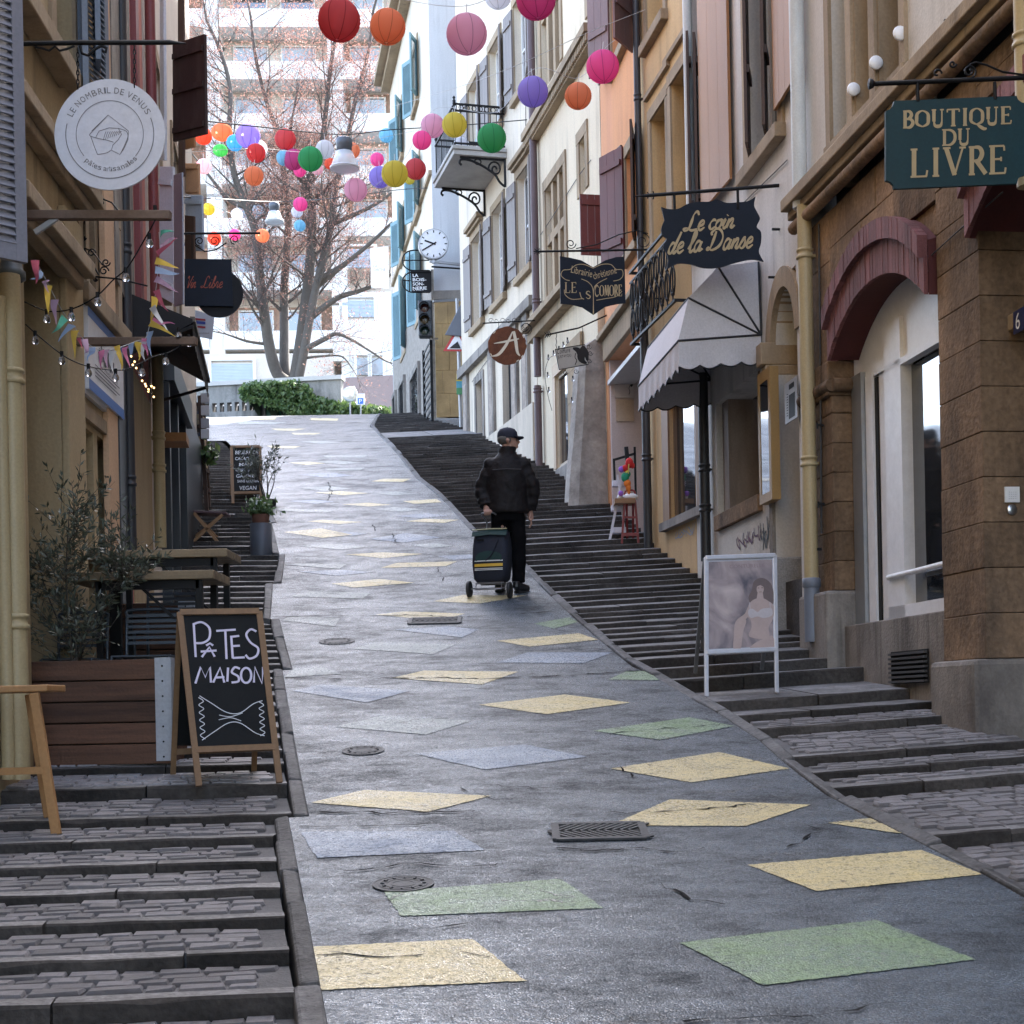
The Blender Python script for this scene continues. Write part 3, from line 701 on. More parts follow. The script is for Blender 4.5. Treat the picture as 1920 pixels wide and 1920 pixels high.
def stroke(mb, fr, pts, wd, lift=.002, curve=False, k=6):
    """flat brush stroke as a thin raised ribbon; wd a number or a width for each point"""
    o, ax, ay, n = fr
    if curve:
        W_ = wd if isinstance(wd, (list, tuple)) else [wd]*len(pts)
        q = spline([(p[0], p[1], w) for p, w in zip(pts, W_)], k); pts = [(a.x, a.y) for a in q]; wd = [max(a.z, .0002) for a in q]
    m = len(pts); ws = wd if isinstance(wd, (list, tuple)) else [wd]*m; top = []; bot = []
    for i, p in enumerate(pts):
        a = pts[max(i-1,0)]; b = pts[min(i+1,m-1)]; tx, ty = b[0]-a[0], b[1]-a[1]; l = sqrt(tx*tx+ty*ty) or 1; nx, ny = -ty/l, tx/l
        top.append((p[0]+nx*ws[i]/2, p[1]+ny*ws[i]/2)); bot.append((p[0]-nx*ws[i]/2, p[1]-ny*ws[i]/2))
    stroke.k = (getattr(stroke, 'k', 0)+1) % 40; lf = lift + stroke.k*.00002
    pv = [o+ax*x+ay*y+n*lf for x, y in bot] + [o+ax*x+ay*y+n*lf for x, y in top]
    mb.add(pv, [(i, i+1, m+i+1, m+i) for i in range(m-1)])
def arc(cx, cy, rx, ry, a0, a1, n=18): return [(cx+rx*cos(radians(a0+(a1-a0)*i/n)), cy+ry*sin(radians(a0+(a1-a0)*i/n))) for i in range(n+1)]
def frame_px(p0, px, py, d0, d1=None):
    """sign frame from three photo points: lower-left, lower-right, upper-left; depths d0 (left) d1 (right)"""
    d1 = d0 if d1 is None else d1
    a = at(*p0, d0); b = at(*px, d1); c = at(*py, d0); ax = (b-a).normalized(); w = (b-a).length
    ay = (c-a); ay = ay-ax*ay.dot(ax); h = ay.length; ay.normalize(); return (a, ax, ay, ax.cross(ay)), w, h

# ================================================================ RIGHT SIDE HOUSES
def wl(d0, d1): return Wall((interp(RWALL,d0), d0), (interp(RWALL,d1), d1), 'r')
PL_WHITE = mat('plaster_white', (.60,.57,.53), .92, .08, 1.2, .25, 50, dirt=(.40,.37,.33), dirt_amt=.5, dirt_scale=1.3, streak=.18, runs=.45)
PL_CREAM = mat('plaster_cream', (.66,.57,.43), .92, .08, 1.2, .25, 50, dirt=(.46,.38,.28), dirt_amt=.5, dirt_scale=1.2, streak=.18, runs=.45)
PL_OCHRE = mat('plaster_ochre', (.56,.38,.19), .92, .08, 1.2, .25, 50, dirt=(.38,.25,.13), dirt_amt=.5, dirt_scale=1.2, streak=.18, runs=.45)
PL_SALMON = mat('plaster_salmon', (.66,.32,.15), .92, .07, 1.2, .25, 50, dirt=(.50,.24,.15), dirt_amt=.5, streak=.18, runs=.45)
PL_GABLE_SHADE = mat('plaster_gable_shade', (.52,.53,.55), .92, .07, 1.2, .2, 50, dirt=(.38,.38,.39), dirt_amt=.3, streak=.3, runs=.45)  # bluish shade of the corner gable painted into its plaster colour
PIPE_Y = mat('pipe_yellow_paint', (.43,.34,.19), .45, .07, 3, .05, 80, dirt=(.25,.18,.09), dirt_amt=.25, streak=.2, runs=.45)
PIPE_W = mat('pipe_white_paint', (.55,.57,.56), .5, .15, 3, .05, 80, dirt=(.32,.34,.33), dirt_amt=.5, streak=.3, runs=.45)
PIPE_G = plain('pipe_grey_blue', (.16,.18,.22), .5)
PIPE_D = plain('pipe_dark', (.028,.028,.032), .5)
PIPE_P = mat('pipe_purple_brown', (.10,.065,.07), .5, .15, 3, .05, 80)
WOOD_OR = mat('shutter_orange_brown', (.33,.16,.06), .6, .12, 2, .15, 60, streak=.15, dirt=(.22,.10,.05), dirt_amt=.3)
WOOD_DK = mat('shutter_dark_brown', (.06,.032,.022), .6, .2, 3, .15, 60, streak=.15)
WOOD_RED = mat('shutter_dark_red', (.115,.03,.03), .5, .18, 3, .1, 60, streak=.2)
WOOD_MAUVE = mat('shutter_mauve_brown', (.17,.10,.095), .55, .18, 3, .1, 60, streak=.2)
WOOD_GREY = mat('shutter_grey_brown', (.16,.135,.125), .6, .15, 3, .15, 60, streak=.15)
WOOD_BLUE = mat('shutter_teal', (.17,.29,.33), .6, .1, 3, .1, 60)
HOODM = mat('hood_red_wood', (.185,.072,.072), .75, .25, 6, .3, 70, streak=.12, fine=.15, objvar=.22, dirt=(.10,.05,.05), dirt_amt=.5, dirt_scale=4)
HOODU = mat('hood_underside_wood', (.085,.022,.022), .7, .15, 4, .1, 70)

# ---- R1 sandstone house
W1 = Wall((interp(RWALL,12.5)+.131*8.5, 4.0), (interp(RWALL,12.5), 12.5), 'r')
R1 = thing('sandstone_house', 'brown sandstone house with red arched wooden door hoods behind the green shop sign', 'house', W1.P(4,0,0))
zc = W1.Z(1512, 392); UF = W1.L
core(W1, R1, -16, UF, -3, 19, back=.95)  # extended unseen behind the camera to darken the near street
Wc = W1
up = MB(); hw = (W1.U(1692,60), W1.U(1562,200)); wz0 = zc+.28
h1 = (hw[0], hw[1], wz0, 12.0); uu = (W1.U(1885,20), W1.U(1785,20)); h2 = (uu[0], uu[1], wz0+1.0, 12.0)
wall_sheet(W1, -16, UF, zc+.02, 19, [h1, h2], .3).build('upper_wall', PL_WHITE, R1)  # unseen length behind the camera added to block sky light
for h in (h1, h2):
    n = 3 if h is h1 else 2
    wnd = MB(); sur = .10
    W1.box(wnd, h[0]-sur, h[0]-.002, -.2, .03, h[2]-.3, h[3]); W1.box(wnd, h[1]+.002, h[1]+sur, -.2, .03, h[2]-.3, h[3])
    o = wnd.build('window', M_SAND2, R1)
    for i in range(1, n):
        c = h[0]+(h[1]-h[0])*i/n; s = MB(); W1.box(s, c-.085, c+.085, -.22, .02, h[2], h[3]); W1.box(s, c-.055, c+.055, .02, .045, h[2], h[3]); s.build('mullion', M_SAND2, o)
    g = MB(); W1.box(g, h[0], h[1], -.27, -.24, h[2], h[3]); g.build('pane', M_GLASS, o)
    s = MB(); W1.box(s, h[0]-sur, h[1]+sur, -.22, .05, h[2]-.16, h[2]); s.build('sill', M_SAND2, o)
for (x, y) in ((1600,168),(1642,118),(1687,63)):
    Wd = W1.off(.05); c = Wd.P(*[Wd.U(x,y)], 0, Wd.Z(x,y)); nn = V((W1.n.x,W1.n.y,0)); tt = V((W1.t.x,W1.t.y,0))
    mb = MB().lathe([(.02,-.05),(.022,-.01),(.05,.0),(.05,.012),(.046,.018),(.0005,.02)], c, 16, True, (V((0,0,1)).cross(tt), V((0,0,1)), -tt))
    mb.build('white_lamp_socket', plain('porcelain', (.8,.8,.82), .3), R1)
# cornice
cn = MB(); W1.box(cn, 0, UF+.02, -.02, .17, zc+.02, zc+.12); W1.box(cn, 0, UF+.02, -.02, .11, zc-.05, zc+.018); cn.build('cornice', M_SAND2, R1, bevel=.01)
cn = MB().tube([W1.P(0,.075,zc-.13), W1.P(UF-.03,.075,zc-.13)], .05, 10); cn.build('cornice_roll', M_SAND, R1)
# openings
uA1 = W1.U(1562, 900); uB0 = W1.U(1845, 1000); uB1 = W1.U(1767, 1050)
zA = W1.Z(1555, 677)                                # springing
ztop = zA + .58
zb = 1.2
DEP = .48
# pier A
zpl = W1.Z(1560, 1108)
DEA = .27
blocks(W1, R1, uA1, UF, -DEA, 0, zpl, zA-.42, 6, 1, M_SAND)
blocks(W1, R1, uA1, UF, -DEA, .0, zA+.0, zc-.19, 3, 1, M_SAND)
s = MB(); W1.box(s, uA1, UF, -DEA, .0, zA-.416, zA-.28); W1.box(s, uA1-.0, UF, -DEA, .03, zA-.277, zA-.003); s.build('impost', M_SAND, R1, bevel=.012)
zr = zA-.20; s = MB().tube([W1.P(uA1-.03,.0,zr), W1.P(uA1-.03,-DEA+.02,zr)], .055, 12); s.tube([W1.P(uA1-.03,.0,zr), W1.P(UF-.01,.02,zr)], .055, 12); s.build('impost_roll', M_SAND, R1)
s = MB(); W1.box(s, uA1-.03, UF+.0, -DEA, .09, zb, zpl-.003); s.build('plinth', M_LIME, R1, bevel=.03)
# pier B
zplB = W1.Z(1842, 1235)
blocks(W1, R1, uB0, uB1, -DEP, 0, zplB, zc-.19, 13, 1, M_SAND)
s = MB(); W1.box(s, uB0-.03, uB1+.02, -DEP, .10, .6, zplB-.003); s.build('plinth', M_LIME, R1, bevel=.035)
# spandrel wall between the piers, above the arch
blocks(W1, R1, uB1+.004, uA1-.004, -.17, -.004, ztop, zc-.19, 2, 3, M_SAND)
s = MB(); W1.box(s, uB1+.002, uA1-.002, -.165, -.03, zA+.375, ztop-.004); s.build('arch_fill', M_SAND, R1)
# near door bay
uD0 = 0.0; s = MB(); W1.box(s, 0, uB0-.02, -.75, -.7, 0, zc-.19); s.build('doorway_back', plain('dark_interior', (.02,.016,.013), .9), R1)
blocks(W1, R1, uB0-1.9, uB0-.004, -.32, -.004, ztop+.35, zc-.19, 2, 2, M_SAND)
Wl = W1.off(-.30); s = MB(); Wl.rect(s, 1920+60, 560, 1868, 652, -.18, .12); 
s.build('door_lintel', M_SAND2, R1, bevel=.01)
Wp = W1.off(-.175); fr = (Wp.P(Wp.U(1902,630), 0, Wp.Z(1902,625)), V((-W1.t.x,-W1.t.y,0)), V((0,0,1)), V((W1.n.x,W1.n.y,0)))
s = MB(); a = fr[0]; s.obox(a+fr[1]*.09+fr[2]*.06, fr[1], fr[2], fr[3], .09, .068, .006); pl = s.build('number_plate', plain('enamel_blue', (.02,.03,.10), .3), R1)
s = MB(); put_text(s, fr, '6', .035, .01, .055, .10, lift=.008); s.build('numeral', plain('enamel_white', (.85,.85,.85), .4), pl)
# doorbell panel on the jamb that faces down the street
J = Wall(W1.P(uB0-.004,0,0).xy, (W1.P(uB0-.004,0,0)-V((W1.n.x,W1.n.y,0))*3).xy, 'l')
s = MB(); J.rect(s, 1883, 942, 1910, 913, 0, .012) ; o = s.build('intercom_panel', plain('panel_white', (.75,.75,.75), .4), R1)
s = MB()
for i in range(4):
    for j in range(4): J.rect(s, 1890+i*4, 925+j*4-2, 1891.6+i*4, 923.4+j*4, .012, .014)
s.build('speaker_holes', M_IRON, o)
h = J.hit(1896, 956); s = MB().lathe([(.032,0),(.034,.008),(.028,.014),(.0,.014)], J.P(h[0], .002, h[1]), 16, True, (V((J.t.x,J.t.y,0)), V((0,0,1)), V((J.n.x,J.n.y,0)))); s.build('bell_button', plain('steel', (.5,.5,.5), .3, .9), R1)
# arched hoods
def hood(par, W, x_far, y_far, width, n=40, rise=.36, proj=.06, chord=None):
    Wh = W.off(proj); uf, zs = Wh.hit(x_far, y_far); un = uf-width if chord is None else chord
    c = (uf+un)/2; hw_ = (uf-un)/2; R_ = (hw_*hw_+rise*rise)/(2*rise); cz = zs+rise-R_
    def zar(u): return cz + sqrt(max(0, R_*R_-(u-c)**2))
    o = MB(); m = 24                                   # barrel underside and top
    for i in range(m):
        ua, ub = un+(uf-un)*i/m, un+(uf-un)*(i+1)/m
        o.quad(W.P(ua,-.46,zar(ua)+.01), W.P(ub,-.46,zar(ub)+.01), W.P(ub,proj-.02,zar(ub)+.01), W.P(ua,proj-.02,zar(ua)+.01))
        o.quad(W.P(ua,proj-.02,zar(ua)+.36), W.P(ub,proj-.02,zar(ub)+.36), W.P(ub,-.02,zar(ub)+.38), W.P(ua,-.02,zar(ua)+.38))
    for u in (un, uf): o.quad(W.P(u,-.02,zar(u)), W.P(u,proj-.02,zar(u)), W.P(u,proj-.02,zar(u)+.36), W.P(u,-.02,zar(u)+.38))
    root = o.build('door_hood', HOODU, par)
    for i in range(n):
        ua, ub = un+(uf-un)*i/n, un+(uf-un)*(i+1)/n; um = (ua+ub)/2; j = random.uniform(-.004,.004)
        for lo, hi, pw in ((0, .25, .012), (.24, .39, .055)):
            q = [(ua+.003,proj+pw+j),(ua+.003,proj-.018),(ub-.003,proj-.018),(ub-.003,proj+pw+j)]
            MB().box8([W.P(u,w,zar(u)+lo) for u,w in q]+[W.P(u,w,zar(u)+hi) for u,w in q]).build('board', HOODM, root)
    return un, uf, zs, zar
hu = hood(R1, W1, 1553, 677, 0, chord=W1.off(.06).U(1736, 550))
hood(R1, W1, 1812, 447, 2.0, n=30)
# shop front in opening 1
Ws = W1.off(-.21)
AL = plain('aluminium_grey', (.34,.36,.38), .35, .6); WH = plain('white_frame', (.78,.79,.82), .4)
shop = thing('x', None, None); bpy.data.objects.remove(shop)
def post(par, name, m, xa, xb, yt, yb, w0=-.03, w1=.03, W=Ws):
    xm = (xa+xb)/2; u0, u1 = W.U(xa, (yt+yb)/2), W.U(xb, (yt+yb)/2); s = MB(); W.box(s, u0, u1, w0, w1, W.Z(xm, yb), W.Z(xm, yt)); return s.build(name, m, par)
zsill = Ws.Z(1632, 1171)
s = MB(); W1.box(s, uB1+.002, uA1-.002, -.75, -.06, zb-.3, zsill); sw = s.build('sill_wall', M_LIME, R1, bevel=.01)
Wv = W1.off(-.06); s = MB(); a = Wv.hit(1675, 1282); b = Wv.hit(1742, 1216)
W1.box(s, a[0], b[0], -.057, -.045, a[1], b[1]); vent = s.build('vent', plain('vent_dark', (.008,.008,.008), .9), R1)
for i in range(7):
    z = a[1]+(b[1]-a[1])*(i+.5)/7; s = MB(); W1.box(s, a[0], b[0], -.046, -.022, z-.012, z+.004); s.build('slat', plain('vent_slat', (.05,.047,.045), .5), vent)

ytop, ybot = 640, 1165
door = post(R1, 'shop_front', AL, 1614, 1632, 700, 1175, -.05, .06)
post(door, 'door_jamb', WH, 1633, 1646, 700, 1172, -.04, .03)
post(door, 'door_leaf', WH, 1652, 1671, 690, 1168, -.02, .0)
post(door, 'door_gap', plain('gap_dark', (.01,.01,.01), .9), 1646.5, 1651.5, 705, 1168, -.02, .012)
post(door, 'post', WH, 1673, 1704, 600, 1164, -.05, .05)
post(door, 'mullion', WH, 1725, 1735, 640, 1152, -.12, -.05)
uo0, uo1 = uB1+.002, uA1-.002
def tilt(name, m, z0, z1, u0, u1, w0, w1): s = MB(); Ws.box(s, u0, u1, w0, w1, z0, z1); return s.build(name, m, door)
zt = Ws.Z(1690, 677); ud = Ws.U(1672, 800)
s = MB(); un, uf, zs_, zar = hu
for i in range(16):
    ua, ub = uo0+(uo1-uo0)*i/16, uo0+(uo1-uo0)*(i+1)/16; s.quad(Ws.P(ub,.02,zt), Ws.P(ua,.02,zt), Ws.P(ua,.02,zA+.62), Ws.P(ub,.02,zA+.62))
s.build('transom_panel', WH, door)
tilt('transom_rail', WH, zt-.05, zt-.002, uo0, ud, -.02, .05); tilt('bottom_rail', WH, zsill+.002, zsill+.10, uo0, ud, -.03, .05)
tilt('pane', M_GLASS, zsill+.10, zt-.05, uo0, Ws.U(1704,900), -.045, -.035); tilt('door_pane', M_GLASS, zsill+.004, zt, Ws.U(1671,900), uo1, -.09, -.08)
h = MB().tube([Ws.P(Ws.U(1680,1083), .06, Ws.Z(1680,1083)), Ws.P(Ws.U(1790,1052), .06, Ws.Z(1790,1056))], .02, 10); h.tube([Ws.P(Ws.U(1682,1083), .06, Ws.Z(1680,1083)), Ws.P(Ws.U(1682,1083), -.02, Ws.Z(1680,1083))], .012, 8); h.build('hand_rail', WH, door)
# pipes of R1
pipe(W1, R1, [(1489,-60),(1503,388)], PIPE_W, .062, .09)
pipe(W1, R1, [(1505,388),(1524,1090)], PIPE_Y, .060, .085, (481, 868), foot=((1524,1090),(1526,1203)), m2=PIPE_G)
pipe(W1, R1, [(1917,-40),(1926,350)], PIPE_Y, .055, .08, (80,))
for (x, y) in ((1546,797),(1548,945),(1542,1030)):
    c = W1.P(W1.U(x,y), .01, W1.Z(x,y)); s = MB().bar(c, c+V((W1.n.x,W1.n.y,0))*.05, .02); s.bar(c+V((0,0,.02))+V((W1.n.x,W1.n.y,0))*.05, c-V((0,0,.03))+V((W1.n.x,W1.n.y,0))*.05, .014); s.build('iron_hook', M_IRON, R1)

# ---- R2 white house
W2 = wl(12.52, 16.38); R2 = thing('white_plaster_house', 'white plaster house with orange-brown shutters and a wooden display case beside the yellow drainpipe', 'house', W2.P(0,0,0))
core(W2, R2, 0, W2.L, 0, 20, back=.9)
zs2 = W2.Z(1420, 302); hA = (W2.U(1460,150), W2.U(1404,150), zs2+.02, 12)
hB = (W2.U(1327,300), W2.U(1300,300), zs2+.02, 12)
zn = W2.Z(1425, 690)
hN = (W2.U(1427,800), W2.U(1343,800), W2.Z(1385,948), zn)        # dark shop entry
uD = (W2.U(1496,700), W2.U(1449,700)); zI = W2.Z(1468, 640); hD = (max(.02,uD[0]), uD[1], 1.6, zI+.55)
wall_sheet(W2, 0, W2.L, .5, 20, [hA, hB, hN, hD], .32).build('wall', PL_WHITE, R2)
for h in (hA, hB): window(W2, R2, h, M_SAND2, depth=.2, sur=.16, sillp=.10)
# dark boarded entry with jambs
s = MB(); W2.box(s, hN[0], hN[1], -.62, -.58, hN[2]-.3, hN[3]); o = s.build('entry_back', plain('entry_dark_wood', (.035,.022,.013), .7), R2)
s = MB(); W2.box(s, hN[0]+.02, hN[0]+.14, -.5, -.02, hN[2], hN[3]); W2.box(s, (hN[0]+hN[1])/2-.05, (hN[0]+hN[1])/2+.08, -.55, -.35, hN[2], hN[3]); s.build('jamb', M_SAND, o)
s = MB(); W2.box(s, hN[1]-.25, hN[1]-.03, -.5, -.06, hN[2], hN[3]); s.build('jamb', mat('old_paint', (.30,.24,.2), .8, .3, 3, .3, dirt=(.1,.06,.04), dirt_amt=.6, streak=.2), o)
s = MB(); W2.box(s, hN[0], hN[1], -.4, .05, hN[2]-.16, hN[2]-.003); s.build('entry_sill', M_SAND, R2, bevel=.01)
# door niche with arch
s = MB(); W2.box(s, hD[0], hD[1], -.32, -.29, 1.6, hD[3]+.3); o = s.build('door_niche', mat('niche_stone', (.24,.18,.12), .9, .2, 2, .3, dirt=(.1,.08,.06), streak=.4), R2)
s = MB(); uc = (hD[0]+hD[1])/2; hwid = (hD[1]-hD[0])/2
for k in range(20):
    a0, a1 = pi*k/20, pi*(k+1)/20
    pts = [(uc-cos(a)*r, zI+sin(a)*r*1.25) for r, a in ((hwid+.14,a0),(hwid+.14,a1),(hwid,a1),(hwid,a0))]
    s.prism([W2.P(u, .025, z) for u, z in pts], W2.P(0,-.2,0)-W2.P(0,0,0))
s.build('arch_stone', M_SAND2, o)
s = MB(); W2.box(s, hD[1]-.01, hD[1]+.15, -.25, .11, zI-.13, zI+.07); W2.box(s, hD[1]-.005, hD[1]+.11, -.25, .07, zI-.22, zI-.132); s.build('impost', M_SAND2, o, bevel=.01)
s = MB(); W2.box(s, hD[1]+.002, hD[1]+.11, -.25, .03, W2.Z(1478,1035), zI-.222); s.build('jamb_stone', M_LIME, o, bevel=.01)
s = MB(); W2.box(s, hD[1]-.10, hD[1]+.16, -.25, .07, 1.6, W2.Z(1478,1038)); s.build('plinth', M_GRANITE, o, bevel=.02)
s = MB(); W2.box(s, hD[0], hD[1], -.285, -.05, 1.5, W2.Z(1470,1090)); s.build('door_step', M_STEP, o)
# spandrels beside the arch top are closed by the wall: fill rectangle corners
s = MB(); m_ = 14
for i_ in range(m_):
    ua, ub_ = uc-hwid+2*hwid*i_/m_, uc-hwid+2*hwid*(i_+1)/m_; za = [min(hD[3]-.001, zI+1.25*sqrt(max(0, hwid*hwid-(q_-uc)**2))) for q_ in (ua, ub_)]
    s.prism([W2.P(ub_,-.03,za[1]), W2.P(ua,-.03,za[0]), W2.P(ua,-.03,hD[3]), W2.P(ub_,-.03,hD[3])], W2.P(0,-.2,0)-W2.P(0,0,0))
s.build('spandrel', PL_WHITE, o)
# intercom strip on the jamb
Wi = W2.off(.035); s = MB(); Wi.rect(s, 1475.5, 796, 1497, 704, 0, .015); o = s.build('intercom_panel', plain('brushed_steel', (.33,.34,.36), .5, .2), R2)
s = MB(); Wi.rect(s, 1483, 731, 1492, 715, .0155, .018)
for i in range(9): Wi.rect(s, 1479, 741+i*5, 1480.8, 738.5+i*5, .0155, .019); Wi.rect(s, 1482.5, 741.5+i*5, 1494, 739+i*5, .0155, .0165)
s.build('name_tags', M_IRON, o)
# shutters
shutter(W2, R2, W2.U(1377,180), zs2+.1, 11.5, W2.U(1330,180)-W2.U(1377,180), 3, WOOD_OR, 3, rails=0, w=.05)
shutter(W2, R2, W2.U(1462,140), zs2+.16, 11.5, .62, 177, WOOD_OR, 3, rails=0, w=.05)
shutter(W2, R2, W2.U(1436,150), zs2+.08, 11.5, .35, 159, WOOD_DK, 3, w=.0); shutter(W2, R2, W2.U(1409,150), zs2+.08, 11.5, .4, 160, WOOD_DK, 3, w=.03)
shutter(W2, R2, W2.U(1312,230), zs2+.02, W2.Z(1312,85), .4, 164, WOOD_DK, 3, w=.03); shutter(W2, R2, W2.U(1298,230), zs2+.02, W2.Z(1298,82), .4, 165, WOOD_DK, 3, w=.03)
pipe(W2, R2, [(1283,-60),(1301,470)], PIPE_W, .05, .08)
pipe(W2, R2, [(1317,700),(1324,1052)], plain('pipe_black_iron', (.02,.02,.022), .5), .055, .08, (880, 955))
# display case
Wd = W2.off(.02); fr_u0, fr_u1 = Wd.U(1462,820), Wd.U(1438,820); z0, z1 = Wd.Z(1445,945), Wd.Z(1445,697)
s = MB(); W2.box(s, fr_u0, fr_u0+.07, .02, .10, z0, z1); W2.box(s, fr_u1-.06, fr_u1, .02, .10, z0, z1); W2.box(s, fr_u0+.07, fr_u1-.06, .02, .10, z0, z0+.08); W2.box(s, fr_u0+.07, fr_u1-.06, .02, .10, z1-.1, z1); W2.box(s, fr_u0+.07, fr_u1-.06, .02, .04, z0+.08, z1-.1)
case = s.build('display_case', mat('case_golden_wood', (.33,.20,.07), .5, .15, 4, .1, streak=.1))
s = MB(); W2.box(s, fr_u0+.07, fr_u1-.06, .085, .095, z0+.08, z1-.1); s.build('pane', M_GLASS, case)
tag(case, 'golden wooden wall display case with glass front beside the arched niche', 'display case')
# graffiti scribbles (paint strokes)
def scribble(W, par, x0, y0, x1, y1, m, n, wd, seed):
    rnd = random.Random(seed); a = W.hit(x0, y1); b = W.hit(x1, y0); fr = (W.P(a[0],.004,a[1]), (W.P(b[0],0,0)-W.P(a[0],0,0)).normalized(), V((0,0,1)), V((W.n.x,W.n.y,0)))
    w, h = abs(b[0]-a[0]), b[1]-a[1]; s = MB()
    for i in range(n):
        cx = w*(i+.5)/n; q = [(cx+rnd.uniform(-.12,.12)*w, h*rnd.uniform(.5,1)), (cx+rnd.uniform(-.1,.1)*w, h*rnd.uniform(.1,.5)), (cx+rnd.uniform(-.05,.2)*w, h*rnd.uniform(0,.4)), (cx+rnd.uniform(0,.25)*w, h*rnd.uniform(.4,.9))]
        stroke(s, fr, q, wd, curve=True)
    s.build('graffiti', m, par)
GR_B = plain('graffiti_black', (.02,.02,.02), .7); GR_P = plain('graffiti_purple', (.10,.03,.07), .7); GR_G = plain('graffiti_grey', (.25,.27,.3), .7)
scribble(W2, R2, 1382, 985, 1422, 1032, GR_P, 8, .018, 3); scribble(W2, R2, 1425, 962, 1450, 1036, GR_B, 7, .02, 5)

# ---- R3 ochre house
W3 = wl(16.4, 18.48); R3 = thing('ochre_house', 'narrow ochre house above the white awning with an iron balcony rail', 'house', W3.P(0,0,0))
core(W3, R3, 0, W3.L, 1, 21)
hs = []
def op(W, xn, xf, top, bot, yref=None):
    y = yref or (top[1]+bot[1])/2; return (W.U(xn, y), W.U(xf, y), W.Z(*bot), W.Z(*top))
h31 = op(W3, 1252, 1224, (1246,190), (1240,470)); h32 = op(W3, 1290, 1262, (1284,122), (1284,470))
z3 = W3.Z(1225, 62); h33 = (W3.U(1246,20), W3.U(1214,20), z3, 15)
hS3 = (W3.U(1309,870), W3.U(1257,870), W3.Z(1282,966), W3.Z(1282,735))
wall_sheet(W3, 0, W3.L, 1, 21, [h31, h32, h33, hS3], .3).build('wall', PL_OCHRE, R3)
for h in (h31, h32): window(W3, R3, h, M_SAND2, depth=.27, sill=False, sur=.12)
for h in (h31, h32): s = MB(); W3.box(s, h[0]-.2, h[1]+.2, 0, .05, h[3]+.30, h[3]+.36); s.build('drip_moulding', M_SAND2, R3)
window(W3, R3, h33, M_SAND2, depth=.2)
shutter(W3, R3, W3.U(1214,20)+.55, W3.Z(1195,98), 13, .52, 140, WOOD_MAUVE, 4, w=.05)
wn3 = window(W3, R3, hS3, mat('shop_wood', (.22,.13,.07), .6, .2, 3, .1, streak=.2), plain('shop_sash', (.20,.13,.08), .5), depth=.04, mull=0, trans=0, sur=.28, sill=False)
s = MB(); W3.box(s, hS3[0]-.28, hS3[1]+.28, -.1, .08, hS3[2]-.10, hS3[2]-.003); s.build('sill', M_LIME, wn3)
scribble(W3, R3, 1268, 975, 1303, 1015, GR_G, 7, .014, 9)
pipe(W3, R3, [(1190,-60),(1203,540)], PIPE_D, .042, None, (185,), 'drainpipe')
pipe(W3, R3, [(1206,545),(1216,1030)], PIPE_D, .052, None, (590, 860))
# iron balcony rail (juliet) above the awning
zb0, zb1 = W3.Z(1260, 600), W3.Z(1255, 455); ub0, ub1 = .02, W3.L-.05
s = MB(); W3.box(s, ub0, ub1, .16, .19, zb0, zb0+.03); W3.box(s, ub0, ub1, .16, .19, zb1-.03, zb1); W3.box(s, ub0, ub1, .165, .185, zb1-.15, zb1-.13)
for u in (ub0, ub1-.03): W3.box(s, u, u+.03, .0, .16, zb0, zb0+.03); W3.box(s, u, u+.03, .0, .16, zb1-.03, zb1)
rail = s.build('balcony_rail', M_IRON, R3); n = 9
for i in range(n):
    u = ub0+(ub1-ub0)*(i+.5)/n; r = (ub1-ub0)/n*.42; s = MB()
    s.tube([W3.P(u, .175, zb0+.03), W3.P(u, .175, zb1-.15)], .009, 6)
    for zz in (.28, .66):
        c = zb0+(zb1-zb0)*zz; s.tube([W3.P(u+cos(a)*r, .175, c+sin(a)*r*1.7) for a in [2*pi*k/14 for k in range(15)]], .010, 6, False)
    for zz in (.12, .47, .8): s.sphere(W3.P(u, .175, zb0+(zb1-zb0)*zz), .022, 8, 6)
    s.build('baluster', M_IRON, rail)

# ---- R4 salmon house
W4 = wl(18.5, 21.08); R4 = thing('salmon_house', 'narrow salmon pink house with dark red shutters above the book shop sign', 'house', W4.P(0,0,0))
core(W4, R4, 0, W4.L, 2, 21)
z4 = W4.Z(1150, 130); h41 = (W4.U(1178,50), W4.U(1148,50), z4, 15)
h42 = op(W4, 1196, 1176, (1190,268), (1186,468))
zl4 = W4.Z(1150, 665); h43 = (.04, W4.L-.22, 2.5, zl4)
wall_sheet(W4, 0, W4.L, 1.5, 21, [h41, h42, h43], .32).build('wall', PL_SALMON, R4)
window(W4, R4, h41, M_SAND2); window(W4, R4, h42, M_SAND2)
s = MB(); W4.box(s, 0.0, W4.L-.12, -.1, .06, zl4+.003, zl4+.30); W4.box(s, -.0, W4.L-.08, -.1, .14, zl4+.303, zl4+.38); s.build('shop_lintel', M_SAND2, R4, bevel=.01)
s = MB(); W4.box(s, h43[0], h43[1], -.9, -.86, 2.5, zl4); sb = s.build('shop_back', mat('shop_pink_wall', (.62,.52,.49), .9, .06, 1.5, .1), R4)
s = MB(); W4.box(s, h43[1]-.06, h43[1]-.004, -.86, -.01, 2.5, zl4-.004); s.build('shop_side_wall', mat('shop_pink_wall', (.62,.52,.49)), sb)
s = MB(); W4.box(s, h43[0], h43[0]+.55, -.25, -.2, zg(19)+.2, zl4-.35); s.build('pane', M_GLASS, sb); s = MB(); W4.box(s, h43[0], h43[1], -.35, .02, zl4-.34, zl4-.28); s.build('transom', M_SASHW, sb)
